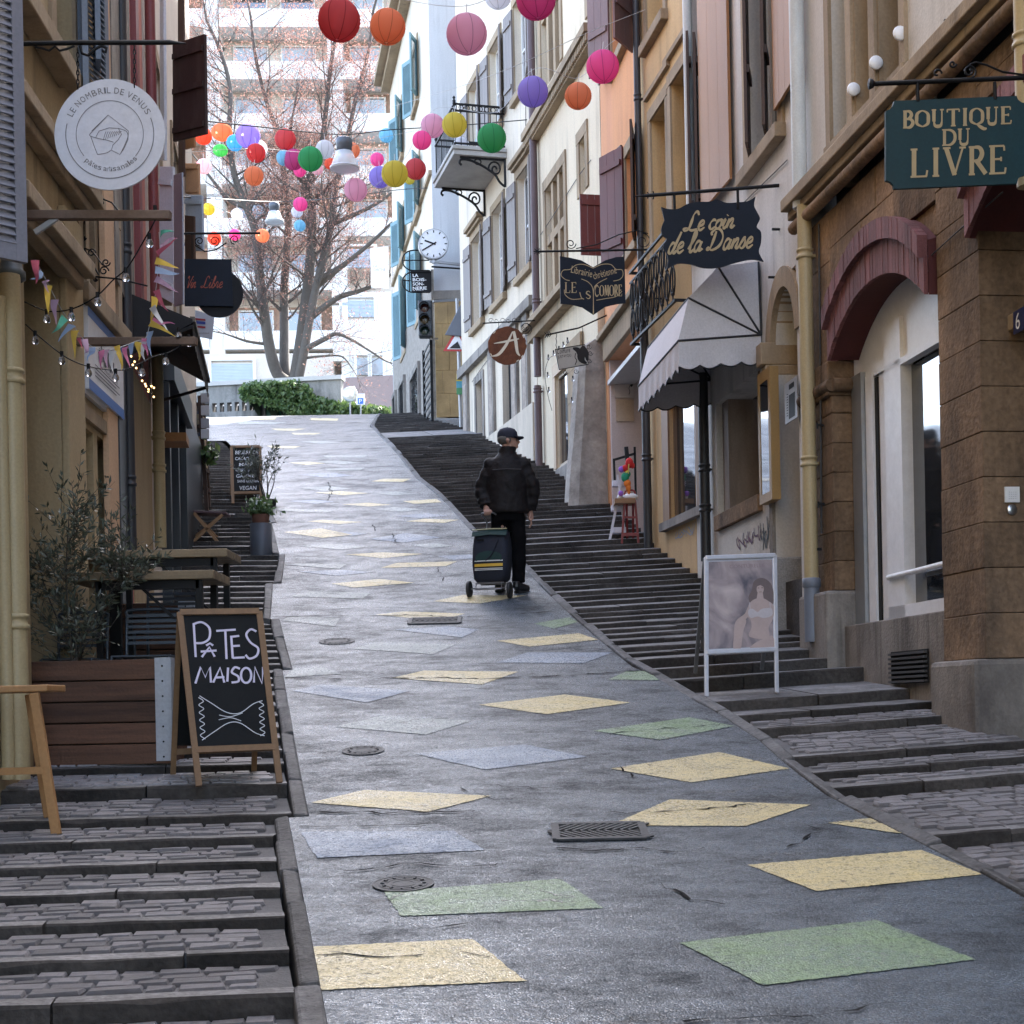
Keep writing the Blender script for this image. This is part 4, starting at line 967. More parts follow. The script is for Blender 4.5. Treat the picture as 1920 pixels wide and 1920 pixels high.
# salon plaque on the side wall facing down the street
J4 = Wall(W4.P(h43[1]-.065,-.0,0).xy, W4.P(h43[1]-.065,-2.0,0).xy, 'l'); m_pl = plain('plaque_pale', (.66,.6,.58), .4)
for (x0,y0,x1,y1,m,nm) in ((1152,746,1187,708,m_pl,'salon_plaque'),(1155,790,1188,750,mat('plaque_beige', (.55,.43,.32), .6),'beige_plaque')):
    s = MB(); J4.rect(s, x0, y0, x1, y1, .0, .015); o = s.build(nm, m, sb)
    if nm == 'salon_plaque':
        a = J4.hit(x0, y0); b = J4.hit(x1, y1); w, h = abs(b[0]-a[0]), b[1]-a[1]; fr = (J4.P(a[0],.016,a[1]), V((J4.t.x,J4.t.y,0)), V((0,0,1)), V((J4.n.x,J4.n.y,0)))
        s = MB(); put_text(s, fr, 'Coiffure', w*.05, h*.80, w*.5, h*.14, .3); put_text(s, fr, 'JUST 4 YOU', w*.05, h*.62, w*.5, h*.1)
        stroke(s, fr, [(w*.62,h*.98),(w*.9,h*.9),(w*.93,h*.7),(w*.86,h*.55)], h*.12, curve=True); stroke(s, fr, [(w*.82,h*.6),(w*.76,h*.45),(w*.8,h*.3),(w*.75,h*.15)], h*.03, curve=True); s.build('lettering', GR_B, o)
shutter(W4, R4, h41[1]+.14, z4+.05, 14, .5, 5, WOOD_RED, 3); shutter(W4, R4, h41[1]+.04, z4+.05, 14, .45, 28, WOOD_MAUVE, 3); shutter(W4, R4, h41[0]-.1, z4+.05, 14, .5, 165, WOOD_MAUVE, 3)
shutter(W4, R4, h42[1]+.12, W4.Z(1160,505), W4.Z(1150,312), .55, 10, WOOD_DK, 3); shutter(W4, R4, h42[1]+.05, W4.Z(1160,505), W4.Z(1150,318), .5, 26, WOOD_RED, 3)
shutter(W4, R4, W4.U(1134,400), W4.Z(1128,492), W4.Z(1128,376), .32, 95, WOOD_RED, 3, label='dark red shutter leaf standing open towards the street')
shutter(W4, R4, h42[0]+.02, W4.Z(1190,470), W4.Z(1190,258), .5, 165, WOOD_DK, 3)

# ---- R5 cream house
W5 = wl(21.12, 25.26); R5 = thing('cream_house', 'cream house with stone mullioned windows, a long cornice and a rough stone buttress', 'house', W5.P(0,0,0))
core(W5, R5, 0, W5.L, 2, 23)
zc5 = W5.Z(1000, 272)
holes = []
h51 = op(W5, 1052, 1016, (1045,30), (1040,260), 120); h51 = (h51[0], h51[1], zc5+.55, W5.Z(1045,40)+1.5)
h52 = op(W5, 1060, 1025, (1055,312), (1050,545)); h53 = (W5.U(1098,250), W5.U(1087,250), zc5-1.9, W5.Z(1092,262)); h54 = (W5.U(1122,20), W5.U(1104,20), zc5+.5, zc5+3)
zs5 = W5.Z(1012, 632); hS5 = op(W5, 1071, 1044, (1060,690), (1058,870))
hN5 = (W5.U(1116,700), W5.U(1096,700), 4.2, zs5+.02)
wall_sheet(W5, 0, W5.L, 2, 23, [h51, h52, h53, h54, hS5], .3).build('wall', PL_CREAM, R5)
for h, mu in ((h51,2),(h52,2),(h53,0),(h54,0)): 
    o = window(W5, R5, h, M_SAND2, mull=mu, depth=.2, sill=False, sur=.15)
    for i in range(1, mu+1):
        c = h[0]+(h[1]-h[0])*i/(mu+1); s = MB(); W5.box(s, c-.07, c+.07, -.2, .0, h[2], h[3]); s.build('stone_mullion', M_SAND2, o)
    if mu: c = h[2]+(h[3]-h[2])*.55; s = MB(); W5.box(s, h[0], h[1], -.19, -.004, c-.07, c+.07); s.build('stone_transom', M_SAND2, o)
s = MB(); W5.box(s, .05, W5.L+.05, 0, .20, zc5+.07, zc5+.19); W5.box(s, .05, W5.L+.05, 0, .13, zc5-.08, zc5+.068); cor = s.build('cornice', M_SAND2, R5)
s = MB(); n = int(W5.L/.09)
for i in range(n): W5.box(s, .06+i*.09, .11+i*.09, .13, .17, zc5-.05, zc5+.05)
s.build('dentils', M_SAND2, cor)
s = MB(); W5.box(s, 1.0, W5.L+.02, 0, .28, zs5+.10, zs5+.2); W5.box(s, 1.0, W5.L+.02, 0, .16, zs5-.06, zs5+.098); s.build('shop_cornice', M_SAND2, R5)
window(W5, R5, hS5, mat('shop_wood_pale', (.45,.33,.22), .6, .15, 3, .1, streak=.2), plain('shop_sash_pale', (.42,.33,.24), .5), depth=.03, mull=0, trans=0, sill=False, sur=.16)
s = MB(); W5.box(s, hS5[0]-.6, hS5[1]+.4, 0, .05, 3.5, hS5[2]-.03); s.build('stone_base', M_LIME, R5, bevel=.02)
blocks(W5, R5, W5.U(1098,800), W5.U(1072,800), -.1, .06, W5.Z(1085,868), W5.Z(1085,630), 4, 1, M_SAND2)
pipe(W5, R5, [(992,-60),(1009,705)], PIPE_P, .062, None, (238, 565)); pipe(W5, R5, [(1006,725),(1014,925)], PIPE_P, .062, None, (735,))
# rough buttress
s = MB(); Wb = W5; prof = [(1000,.62,.30),(900,.50,.27),(800,.42,.25),(700,.36,.22),(650,.30,.18),(636,.12,.12)]; vs = []
ub = W5.U(1128, 800)
for y, w, hu_ in prof:
    z = W5.Z(1128, y) - (.6 if y == 1000 else 0)
    for u, ww in ((ub-hu_,0),(ub-hu_*.95,w*.8),(ub-hu_*.4,w),(ub+hu_*.5,w),(ub+hu_,w*.75),(ub+hu_*1.05,0)): vs.append(W5.P(u+random.uniform(-.02,.02), ww+random.uniform(-.015,.015), z))
fs = [(i*6+k, i*6+k+1, (i+1)*6+k+1, (i+1)*6+k) for i in range(len(prof)-1) for k in range(5)] + [tuple(range((len(prof)-1)*6, len(prof)*6))]
s.add(vs, fs); s.build('buttress', mat('rough_render', (.36,.32,.28), .95, .25, 3, .9, 22, dirt=(.14,.12,.11), dirt_amt=.55, dirt_scale=2), R5)
# pale upper pilaster above buttress
s = MB(); W5.box(s, ub-.26, ub+.26, 0, .10, W5.Z(1128,640), W5.Z(1128,560)); s.build('pilaster', PL_CREAM, R5)

# ---- R6 pale house with grey shutters
W6 = wl(25.3, 30.98); R6 = thing('pale_house', 'pale house with grey brown shutters and an iron balcony behind the rusty round sign', 'house', W6.P(0,0,0))
core(W6, R6, 0, W6.L, 3, 23)
cols = [(976,978),(934,934),(893,893)]
def z6(y, x=930): return W6.Z(x, y)
zr0a, zr1a = W6.Z(934, 562)+.12, W6.Z(934, 388); zr0b = W6.Z(934,215)-.0; zr1b = W6.Z(934, 50)
rows6 = [(W6.Z(930,570), W6.Z(930,392)), (W6.Z(955,205), W6.Z(955,30))]
holes6 = []
for xc in (983, 934, 893):
    uc = W6.U(xc, 400)
    for z0, z1 in rows6: holes6.append((uc-.42, uc+.42, z0, z1))
zb6 = W6.Z(932, 636)
hd6 = (W6.U(962,720), W6.U(942,720), 5.0, W6.Z(952,655)); hw6 = (W6.U(906,760), W6.U(894,760), W6.Z(900,850), W6.Z(900,715))
wall_sheet(W6, 0, W6.L, 3, 23, holes6+[hd6, hw6], .3).build('wall', PL_CREAM if False else mat('plaster_pale', (.63,.55,.44), .92, .08, 1.2, .25, 50, dirt=(.47,.42,.36), dirt_amt=.35, dirt_scale=1.1, streak=.25, runs=.45), R6)
for i, h in enumerate(holes6):
    window(W6, R6, h, M_SAND2, lintel=(i in (0,4)), sash=M_SASHW, depth=.12, sur=.12)
    shutter(W6, R6, h[1]+.03, h[2]+.03, h[3]-.03, .42, 6, WOOD_GREY, 3); shutter(W6, R6, h[0]-.03, h[2]+.03, h[3]-.03, .42, 168, WOOD_GREY, 3)
s = MB(); W6.box(s, 0, W6.L, 0, .12, zb6-.1, zb6+.08); s.build('string_course', M_LIME, R6)
window(W6, R6, hd6, None, plain('door_dark', (.03,.035,.042), .5), mull=1, trans=0, depth=.12); window(W6, R6, hw6, M_LIME, plain('door_dark', (.03,.035,.042)), mull=0, trans=1, depth=.2, sill=False)
for x in (876, 925, 969, 990):
    u = W6.U(x, 740); s = MB(); W6.box(s, u-.2, u+.2, 0, .06, 5, zb6-.105); s.build('pilaster', M_LIME, R6)
    s = MB(); W6.box(s, u-.12, u+.12, .06, .066, W6.Z(x,810), zb6-.3); s.build('panel', mat('pebbledash', (.33,.28,.24), .95, .3, 8, .9, 40), R6)
s = MB(); W6.box(s, 0, W6.L, 0, .09, 4, W6.Z(890,845)); s.build('base_course', mat('base_cream', (.55,.48,.39), .9, .12, 2, .2, dirt=(.3,.26,.22), streak=.4, runs=.45), R6)
# balcony
ubn, ubf = W6.U(950, 290), W6.U(908, 370); zsb = W6.Z(950, 296); pr = .98
s = MB(); W6.box(s, ubn, ubf, 0, pr, zsb, zsb+.09); W6.box(s, ubn-.03, ubf+.03, 0, pr+.03, zsb+.092, zsb+.16)
balc = s.build('balcony', mat('balcony_stone', (.40,.39,.37), .9, .15, 2, .2, dirt=(.2,.19,.17)), R6, bevel=.01)
zr = W6.Z(950, 198); s = MB(); zf = zsb+.16
def rl(p, q, w=.03): s.bar(p, q, w)
for z in (zr, zr-.12, zf+.05):
    rl(W6.P(ubn+.03,.02,z), W6.P(ubn+.03,pr-.03,z)); rl(W6.P(ubn+.03,pr-.03,z), W6.P(ubf-.03,pr-.03,z)); rl(W6.P(ubf-.03,pr-.03,z), W6.P(ubf-.03,.02,z))
rr = s.build('railing', M_IRON, balc); s = MB()
for i in range(9):
    w = .06+(pr-.1)*i/8
    for u in (ubn+.03, ubf-.03): s.bar(W6.P(u,w,zf), W6.P(u,w,zr), .014)
for i in range(1, 16): u = ubn+.03+(ubf-ubn-.06)*i/16; s.bar(W6.P(u,pr-.03,zf), W6.P(u,pr-.03,zr), .014)
for i in range(8):
    w = .11+(pr-.15)*i/7
    s.tube([W6.P(ubn+.03, w+cos(a)*.04, zr-.06+sin(a)*.045) for a in [2*pi*k/10 for k in range(11)]], .008, 5, False)
s.lathe([(.03,0),(.03,.06),(.012,.08),(.03,.11),(.0,.15)], W6.P(ubn+.03,pr-.03,zr), 8); s.build('baluster', M_IRON, rr)
for u in (ubn+.08, ubf-.08):
    s = MB(); pts = [(.02,-.5),(.12,-.42),(.2,-.3),(.34,-.2),(.5,-.12),(.68,-.06),(.82,-.06),(.86,-.12),(.82,-.16)]
    s.tube(spline([W6.P(u, w, zsb+z) for w, z in pts], 6), .022, 6); s.bar(W6.P(u,.02,zsb-.5), W6.P(u,.02,zsb), .04); s.bar(W6.P(u,.02,zsb-.02), W6.P(u,.85,zsb-.02), .03)
    s.tube([W6.P(u, .2+cos(a)*(.15-.006*k)*.85, zsb-.19+sin(a)*(.15-.006*k)) for k, a in [(k, k*.45) for k in range(22)]], .018, 6)
    s.tube([W6.P(u, .52+cos(a)*.06, zsb-.08+sin(a)*.05) for a in [2*pi*k/10 for k in range(11)]], .014, 6, False)
    s.build('bracket', M_IRON, balc)

# ---- R7 corner house with teal shutters
g0, g1 = at(866, 500, 33.4), at(809, 300, 33.4)
W7 = Wall((g1.x, 33.4), (g1.x-.1775*8.9, 42.3), 'r'); W7g = Wall((g1.x+4.5, 33.4), (g1.x, 33.4), 'r')
R7 = thing('teal_shutter_house', 'tall pale corner house with teal shutters behind the street clock', 'house', W7.P(0,0,0))
ze = W7.Z(733, 150); core(W7, R7, .3, W7.L, 6, ze-.05, depth=9, back=.5)
xs7 = (792, 754); rows7 = [(380,215),(180,20)]; holes7 = []
for j, u in enumerate((W7.U(783,300), W7.U(753,300))):
    for z0, z1 in ((W7.Z(790,385),W7.Z(790,285)), (W7.Z(790,165),W7.Z(790,48)), (W7.Z(770,640),W7.Z(770,500))): holes7.append((u-.45, u+.45, z0, z1))
wall_sheet(W7, 0, W7.L, 6, ze, holes7, .25).build('wall', mat('plaster_pale_cream', (.66,.59,.48), .92, .06, 1.2, .2, 50, dirt=(.5,.46,.4), dirt_amt=.5, streak=.18, runs=.45), R7)
for h in holes7:
    window(W7, R7, h, M_SAND2, sash=M_SASHW); shutter(W7, R7, h[1]+.05, h[2], h[3], .45, 25, WOOD_BLUE, 3, louvre=True); shutter(W7, R7, h[0]-.05, h[2], h[3], .45, 155, WOOD_BLUE, 3, louvre=True)
wall_sheet(W7g, 0, W7g.L, W7g.Z(840,545), ze+1, [], .25).build('gable_wall', PL_GABLE_SHADE, R7)
zst = W7.Z(770, 560); s = MB(); W7.box(s, -.05, W7.L+.05, 0, .45, ze-.02, ze+.14); W7.box(s, -.02, W7.L+.02, 0, .25, ze-.2, ze-.023); s.build('eave', M_SAND2, R7)
s = MB(); W7.box(s, 0, W7.L, 0, .07, W7.Z(770,440)-.05, W7.Z(770,440)+.05); s.build('string_course', M_SAND2, R7)
# stone base of the gable: blocks, and the pebbledash flank with barred windows
zg1 = W7g.Z(840, 545); zg0 = W7g.Z(840, 782)
blocks(W7g, R7, W7g.U(868,660), W7g.L, -.25, .02, zg0, zg1-.22, 5, 2, mat('corner_sandstone', (.42,.28,.13), .9, .25, 2, .4, 45, dirt=(.2,.13,.07), dirt_amt=.5))
s = MB(); W7g.box(s, W7g.U(868,560), W7g.L+.03, -.2, .05, zg1-.2, zg1); s.build('ledge', M_LIME, R7, bevel=.01)
s = MB(); W7g.box(s, W7g.U(862,820), W7g.L+.05, -.3, .15, zg0-2, W7g.Z(840,786)); s.build('corner_plinth', M_GRANITE, R7, bevel=.03)
fl = mat('pebbledash_grey', (.27,.24,.21), .95, .3, 9, .9, 40)
s = MB(); W7.box(s, .03, W7.L, 0, .06, 6, W7.Z(765,620)); s.build('flank_render', fl, R7)
for xa, xb, yt, yb in ((793,778,700,790),(765,756,720,800),(748,743,745,795)):
    u0, u1 = W7.U(xa,750), W7.U(xb,750); z0, z1 = W7.Z((xa+xb)/2,yb), W7.Z((xa+xb)/2,yt); s = MB()
    W7.box(s, u0-.1, u0, .06, .13, z0, z1); W7.box(s, u1, u1+.1, .06, .13, z0, z1); W7.box(s, u0-.1, u1+.1, .06, .13, z1, z1+.12); o = s.build('barred_window', M_LIME, R7)
    s = MB(); W7.box(s, u0, u1, .062, .07, z0, z1); s.build('pane', M_GLASS, o); s = MB()
    for i in range(1,6): u = u0+(u1-u0)*i/6; W7.box(s, u-.012, u+.012, .09, .11, z0, z1)
    for i in range(1,5): z = z0+(z1-z0)*i/5; W7.box(s, u0, u1, .085, .095, z-.012, z+.012)
    s.build('bars', M_IRON, o)
# black gate leaf at the corner
s = MB(); g = W7.off(.12); u0, u1 = g.U(811,720), g.U(797,720); z0, z1 = g.Z(804,815), g.Z(804,640)
for i in range(12): z = z0+(z1-z0)*(i+.5)/12; W7.box(s, u0, u1, .13, .15, z-.03, z+.02)
W7.box(s, u0-.04, u0, .11, .17, z0, z1); W7.box(s, u1, u1+.04, .11, .17, z0, z1); s.build('slat_gate', M_IRON, R7)

# service cables and small fittings on the right hand facades
CAB = plain('facade_cable', (.05,.05,.052), .7)
def cable(W, par, px, r=.006): MB().tube(spline([W.off(.015).P(*(lambda h: (h[0], 0, h[1]))(W.off(.015).hit(*p))) for p in px], 6), r, 5).build('service_cable', CAB, par)
cable(W6, R6, [(990,620),(960,632),(920,668),(885,716)]); cable(W6, R6, [(985,110),(986,300),(988,520)]); cable(W5, R5, [(1108,300),(1085,330),(1040,400),(1014,440)]); cable(W5, R5, [(1120,480),(1121,560)]); cable(W2, R2, [(1340,440),(1380,395),(1430,345),(1476,300)], .005)
cable(W1, R1, [(1535,420),(1538,700),(1540,1000)], .009); cable(W1, R1, [(1745,480),(1800,430),(1880,360)], .005)
for (W_, par, x, y) in ((W2,R2,1462,430),(W2,R2,1455,520),(W5,R5,1075,470),(W6,R6,975,600),(W3,R3,1240,560),(W4,R4,1160,560),(W1,R1,1700,420),(W1,R1,1790,40)):
    h_ = W_.hit(x, y); c_ = W_.P(h_[0], 0, h_[1]); MB().bar(c_, c_+V((W_.n.x,W_.n.y,0))*.07, .018).build('wall_hook', M_IRON, par)
# ================================================================ LEFT SIDE HOUSES
def wll(d0, d1): return Wall((interp(LWALL,d0), d0), (interp(LWALL,d1), d1), 'l')
PL_YEL = mat('plaster_yellow', (.40,.31,.185), .92, .1, 1.2, .25, 50, dirt=(.33,.24,.13), dirt_amt=.55, dirt_scale=1.3, streak=.2, runs=.5)
PL_TAUPE = mat('taupe_panel', (.165,.145,.14), .9, .05, 2, .2, 90)
PL_PINK = mat('plaster_pink', (.50,.20,.16), .9, .07, 1.5, .2, 50)
PL_PEACH = mat('plaster_peach', (.58,.38,.24), .9, .07, 1.5, .2, 50)
PAINT_RED = mat('pipe_wine_red', (.20,.045,.045), .45, .08, 2, .05)
SH_BLUE = mat('shutter_slate_blue', (.17,.20,.25), .55, .08, 3, .05)
SH_LBLUE = mat('shutter_grey_louvre', (.20,.20,.235), .55, .06, 3, .05)
SH_WHITE = mat('shutter_white', (.58,.59,.63), .55, .06, 3, .06)
SHOPF = mat('shopfront_navy', (.014,.018,.026), .35, .15, 3, .05)
X1 = Wall((-2.53, 3.0), (-2.93, 11.0), 'l'); L1 = thing('yellow_house', 'yellow plaster house with the white round hanging sign and the blue bordered poster', 'house', X1.P(5,0,0))
core(X1, L1, -16, X1.L, -3, 15, back=.7)  # lengthened unseen behind the camera to hold sky light off the foreground
# recess (passage front) between the pipe and the pilaster
uR0, uR1 = X1.U(52,900), X1.U(117,900); zR = X1.Z(120, 500)
hr = (uR0, uR1, -1, zR)
hP = op(X1, 151, 178, (164,805), (164,1200)); hQ = op(X1, 186, 214, (200,830), (200,1200)); hU = (X1.U(150,460), X1.U(214,460), X1.Z(180,570), X1.Z(180,375))
zU = X1.Z(135, 150); hB1 = (X1.U(100,60), X1.U(135,60), zU, 13)
wall_sheet(X1, -16, X1.L, -3, 15, [hr, hP, hQ, hU, hB1], .30).build('wall', PL_YEL, L1)  # the stretch behind the camera is added for contrast, out of view
s = MB(); X1.box(s, uR0, uR1, -.30, -.26, -1, X1.Z(85,692)); rec = s.build('taupe_panel', PL_TAUPE, L1)
s = MB(); X1.box(s, uR0, uR1, -.30, -.25, X1.Z(85,692)+.002, X1.Z(85,692)+.03); s.build('panel_trim', SH_WHITE, rec)
s = MB(); X1.box(s, uR0, uR1, -.34, -.30, X1.Z(85,692)+.03, zR); s.build('pane', M_GLASS, rec)
for hh in (hP, hQ): window(X1, L1, hh, None, M_SASH, depth=.24, mull=0, trans=1)
s = MB(); X1.box(s, hP[0]-.08, hQ[1]+.08, 0, .03, hP[3]+.05, hP[3]+.14); s.build('lintel', M_SAND2, L1)
o = window(X1, L1, hU, M_SAND2, M_SASH, depth=.2, mull=0, trans=0)
for i in range(1,4): c = hU[0]+(hU[1]-hU[0])*i/4; s = MB(); X1.box(s, c-.05, c+.05, -.2, -.01, hU[2], hU[3]); s.build('stone_mullion', M_SAND2, o)
window(X1, L1, hB1, M_SAND2, M_SASH, depth=.2)
shutter(X1, L1, hB1[1]+.05, zU-.2, 12, .42, 12, SH_BLUE, 3, louvre=True); shutter(X1, L1, X1.U(150,80), zU-.1, 12, .4, 168, SH_BLUE, 3, louvre=True); shutter(X1, L1, X1.U(168,80), zU+.2, 12, .42, 165, SH_BLUE, 3, louvre=True)
s = MB(); X1.box(s, X1.U(117,900), X1.U(149,900), 0, .05, -1, zR+.35); s.build('pilaster', PL_YEL, L1, bevel=.01)
for (xa, ya), hh, pr_ in (((130,520), .17, .16), ((158,395), .15, .14)):
    z = X1.Z(xa, ya); s = MB(); X1.box(s, 5.25, X1.U(xa,ya)+.05, 0, pr_, z, z+hh*.6); X1.box(s, 5.25, X1.U(xa,ya), 0, pr_*.6, z-hh*.5, z-.003); s.build('cornice', M_SAND2, L1, bevel=.01)
z = X1.Z(105,140); s = MB(); X1.box(s, 5.4, X1.U(110,140), 0, .14, z-.06, z+.06); s.build('window_ledge', M_SAND2, L1, bevel=.01)
s = MB(); X1.box(s, X1.L-.32, X1.L, 0, .04, -1, 15); s.build('corner_strip', PL_PEACH, L1)
pipe(X1, L1, [(22,520),(33,1462)], PIPE_Y, .058, .09, (712, 1170)); 
s = MB(); q = X1.off(.09); c = q.P(q.U(22,520),0,q.Z(22,520)); s.lathe([(.058,-.02),(.075,-.01),(.075,.03),(.062,.04),(.05,.12)], c, 12); s.build('pipe_socket', plain('pipe_socket_grey', (.07,.08,.08), .5), L1)
pipe(X1, L1, [(2,560),(12,1462)], PIPE_Y, .035, .05)
# big grey louvred shutter standing open
zS = at(66, 493, 7.58).z; shutter(X1, L1, 4.3, zS, 8.2, .42, 49, SH_LBLUE, 3, louvre=True, w=.0, label='grey louvred shutter standing open at the top of the yellow house')
# poster board
a = X1.hit(150, 655); s = MB(); u0, u1 = X1.U(151,690), X1.U(217,690); z0, z1 = X1.Z(184,757), X1.Z(184,612)
X1.box(s, u0, u1, .03, .055, z0, z1); X1.box(s, u0-.03, u1+.03, 0, .03, z0-.03, z1+.03)
poster = s.build('wall_poster', plain('poster_white', (.66,.67,.70), .5)); tag(poster, 'white wall poster with blue top and bottom bands on the yellow house', 'poster')
s = MB(); hz_ = (z1-z0); X1.box(s, u0, u1, .0555, .057, z0, z0+hz_*.13); X1.box(s, u0, u1, .0555, .057, z1-hz_*.11, z1); s.build('blue_band', plain('poster_blue', (.06,.16,.45), .5), poster)
fr = (X1.P(u0,.057,z0), V((X1.t.x,X1.t.y,0)), V((0,0,1)), V((X1.n.x,X1.n.y,0))); w_ = u1-u0; s = MB()
for i in range(9): stroke(s, fr, [(w_*(.28+.05*i), hz_*(.45+.02*(i%3))), (w_*(.28+.05*i)+.004, hz_*(.62+.08*((i*7)%4)/4))], w_*.035)
for j in range(4): stroke(s, fr, [(w_*.15, hz_*(.36-.045*j)), (w_*(.85-.1*(j%2)), hz_*(.36-.045*j))], hz_*.014)
put_text(s, fr, 'le mousse', w_*.3, hz_*.385, w_*.5, hz_*.05); s.build('print', plain('poster_print', (.07,.07,.10), .6), poster)

X2 = wll(11.0, 21.0)
def u2(d): return (V((interp(LWALL,d), d))-X2.A).dot(X2.t)
L2 = thing('pink_house', 'narrow pink house with a wine red drainpipe behind the round white sign', 'house', X2.P(0,0,0))
core(X2, L2, 0, u2(13.9), 0, 15)
zmid = 4.55
wall_sheet(X2, 0, u2(13.9), 0, 15, [(u2(11.75), u2(12.15), 1.0, 4.3), (u2(12.9), u2(13.25), zmid+1, 12)], .3).build('wall', PL_PINK, L2)
s = MB(); X2.box(s, 0, u2(12.3), -.1, .05, zmid+.25, 15); s.build('pilaster', M_LIME, L2)
s = MB(); X2.box(s, u2(12.25), u2(13.9), -.1, .012, 0, 4.45); s.build('ground_floor_render', PL_YEL, L2)
s = MB(); X2.box(s, u2(11.75), u2(12.15), -.2, -.15, 1, 4.3); s.build('pane', M_GLASS, L2)
s = MB(); X2.box(s, 0, u2(11.7), -.05, .05, .5, 4.4); s.build('door_frame', SHOPF, L2)
pipe(X2, L2, [(230,-40),(242,1040)], PIPE_D, .042, .06, (470, 900))
pipe(X2, L2, [(284,-40),(291,760)], PAINT_RED, .05, .06, (300,)); s = MB(); X2.box(s, u2(12.85), u2(13.1), 0, .05, zmid+.2, 15); s.build('red_strip', PAINT_RED, L2)
pipe(X2, L2, [(296,670),(300,1025)], PIPE_Y, .055, .07, (820, 880))
L3 = thing('grey_shutter_house', 'house with white and grey shutters above the navy book shop front', 'house', X2.P(u2(14),0,0))
core(X2, L3, u2(13.92), u2(20.9), 0, 12.5)
wall_sheet(X2, u2(13.92), u2(20.95), 0, 13, [(u2(14.9), u2(15.6), 6.0, 8.2), (u2(17.2), u2(18), 6.0, 8.2), (u2(15.1), u2(17.2), 2.6, 4.9)], .3).build('wall', mat('plaster_offwhite', (.55,.50,.44), .9, .08, 1.5, .2), L3)
for hh in ((u2(14.9), u2(15.6), 6.0, 8.2), (u2(17.2), u2(18), 6.0, 8.2)): window(X2, L3, hh, M_SAND2, M_SASHW)
window(X2, L3, (u2(15.1), u2(17.2), 2.6, 4.9), None, SHOPF, mull=2, trans=0, depth=.1)
for dd in (15.0, 16.1, 17.3): s = MB(); X2.box(s, u2(dd)-.07, u2(dd)+.07, 0, .10, 1.8, 4.9); s.build('shop_pilaster', SHOPF, L3)
s = MB(); X2.box(s, u2(14.9), u2(17.5), 0, .16, 4.903, 5.2); s.build('shop_fascia', SHOPF, L3)
s = MB(); X2.box(s, u2(17.6), u2(20.9), -.02, .06, 2.0, 5.3); s.build('shop_panel', SHOPF, L3)
s = MB(); X2.box(s, u2(14.35), u2(14.75), 0, .30, 4.2, 4.28); X2.box(s, u2(14.35), u2(14.75), .0, .06, 3.6, 4.2); s.build('ochre_canopy', WOOD_OR, L3)
# shutters that stand out from the wall
def leaf(par, p_tl, p_tr, p_br, p_bl, d0, d1, m, th=.03, name='shutter', battens=0, label=None):
    q = [at(*p_bl, d0), at(*p_br, d1), at(*p_tr, d1), at(*p_tl, d0)]; n = (q[1]-q[0]).cross(q[3]-q[0]).normalized()
    s = MB().prism(q, -n*th); o = s.build(name, m, par, bevel=.004)
    for i in range(battens):
        f = (.1, .5, .86)[i] if battens == 3 else (.12+.76*i/max(1,battens-1)); s = MB(); a = q[0].lerp(q[3], f); b = q[1].lerp(q[2], f); s.bar(a.lerp(b,.04)+n*.012, a.lerp(b,.96)+n*.012, .022, .05); s.build('batten', m, o)
    if label: o['label'] = label
    return o
leaf(L3, (323,83),(383,63),(386,250),(324,265), 14.2, 13.9, mat('shutter_black_brown', (.035,.018,.016), .65, .3, 4, .2, streak=.2, dirt=(.09,.07,.06), dirt_amt=.3, dirt_scale=5), battens=3, label='weathered dark brown shutter leaf standing open above the street')
leaf(L3, (299,312),(324,312),(325,570),(299,555), 13.7, 13.6, SH_WHITE, battens=2, label='white plank shutter leaf facing down the street')
leaf(L3, (325,328),(341,323),(343,570),(326,575), 13.55, 13.3, mat('shutter_edge_grey', (.36,.38,.43), .6, .06), .015)
leaf(L3, (347,366),(378,366),(380,470),(347,470), 17.5, 17.3, mat('shutter_pale_blue', (.42,.48,.56), .6, .06), battens=2)
leaf(L3, (346,403),(363,405),(364,520),(347,520), 17.2, 17.1, WOOD_DK)
leaf(L3, (346,306),(372,306),(373,364),(347,364), 19.5, 19.3, mat('shutter_light_wood', (.50,.30,.17), .6, .1), battens=2)
leaf(L3, (346,248),(363,252),(364,275),(346,280), 19.5, 19.3, WOOD_OR)
leaf(L3, (333,-20),(343,-20),(344,330),(334,330), 16.4, 16.35, WOOD_DK)
leaf(L3, (299,-20),(306,-20),(308,300),(300,300), 14.4, 14.3, SH_WHITE)

# black awning over the left shops
aw = thing('black_awning', 'black fabric awning sloping out over the left hand shop fronts', 'awning', at(300,600,13))
A0, A1 = X2.P(u2(11.75),.0,4.92), X2.P(u2(14.3),.0,5.05); B0, B1 = at(361,598,12.0), at(390,714,14.3)
s = MB(); s.quad(A0, A1, B1, B0); dn = V((0,0,-.03)); s.quad(B0+dn, B1+dn, A1+dn, A0+dn); s.quad(A0, B0, B0+dn, A0+dn)
blk = mat('awning_black', (.012,.011,.012), .75, .2, 4, .2)
s.build('canopy', blk, aw)
s = MB().quad(A0+V((0,0,-.03)), B0+V((0,0,-.03)), A0+V((0,0,-.55))); s.build('side_panel', blk, aw)
s = MB().bar(B0, B1, .04); s.build('front_bar', plain('awning_bar', (.10,.08,.06), .6), aw)
s = MB(); m = 10
for i in range(m):
    a, b = B0.lerp(B1, i/m), B0.lerp(B1, (i+1)/m); s.quad(a+V((0,0,-.02)), b+V((0,0,-.02)), b+V((0,0,-.15)), a.lerp(b,.5)+V((0,0,-.19)), a+V((0,0,-.15)))
s.build('valance', blk, aw)
for p, q in ((A0, B0), (A1, B1)): s = MB().bar(p+V((0,0,-.5)), q+V((0,0,-.06)), .025); s.build('arm', M_IRON, aw)

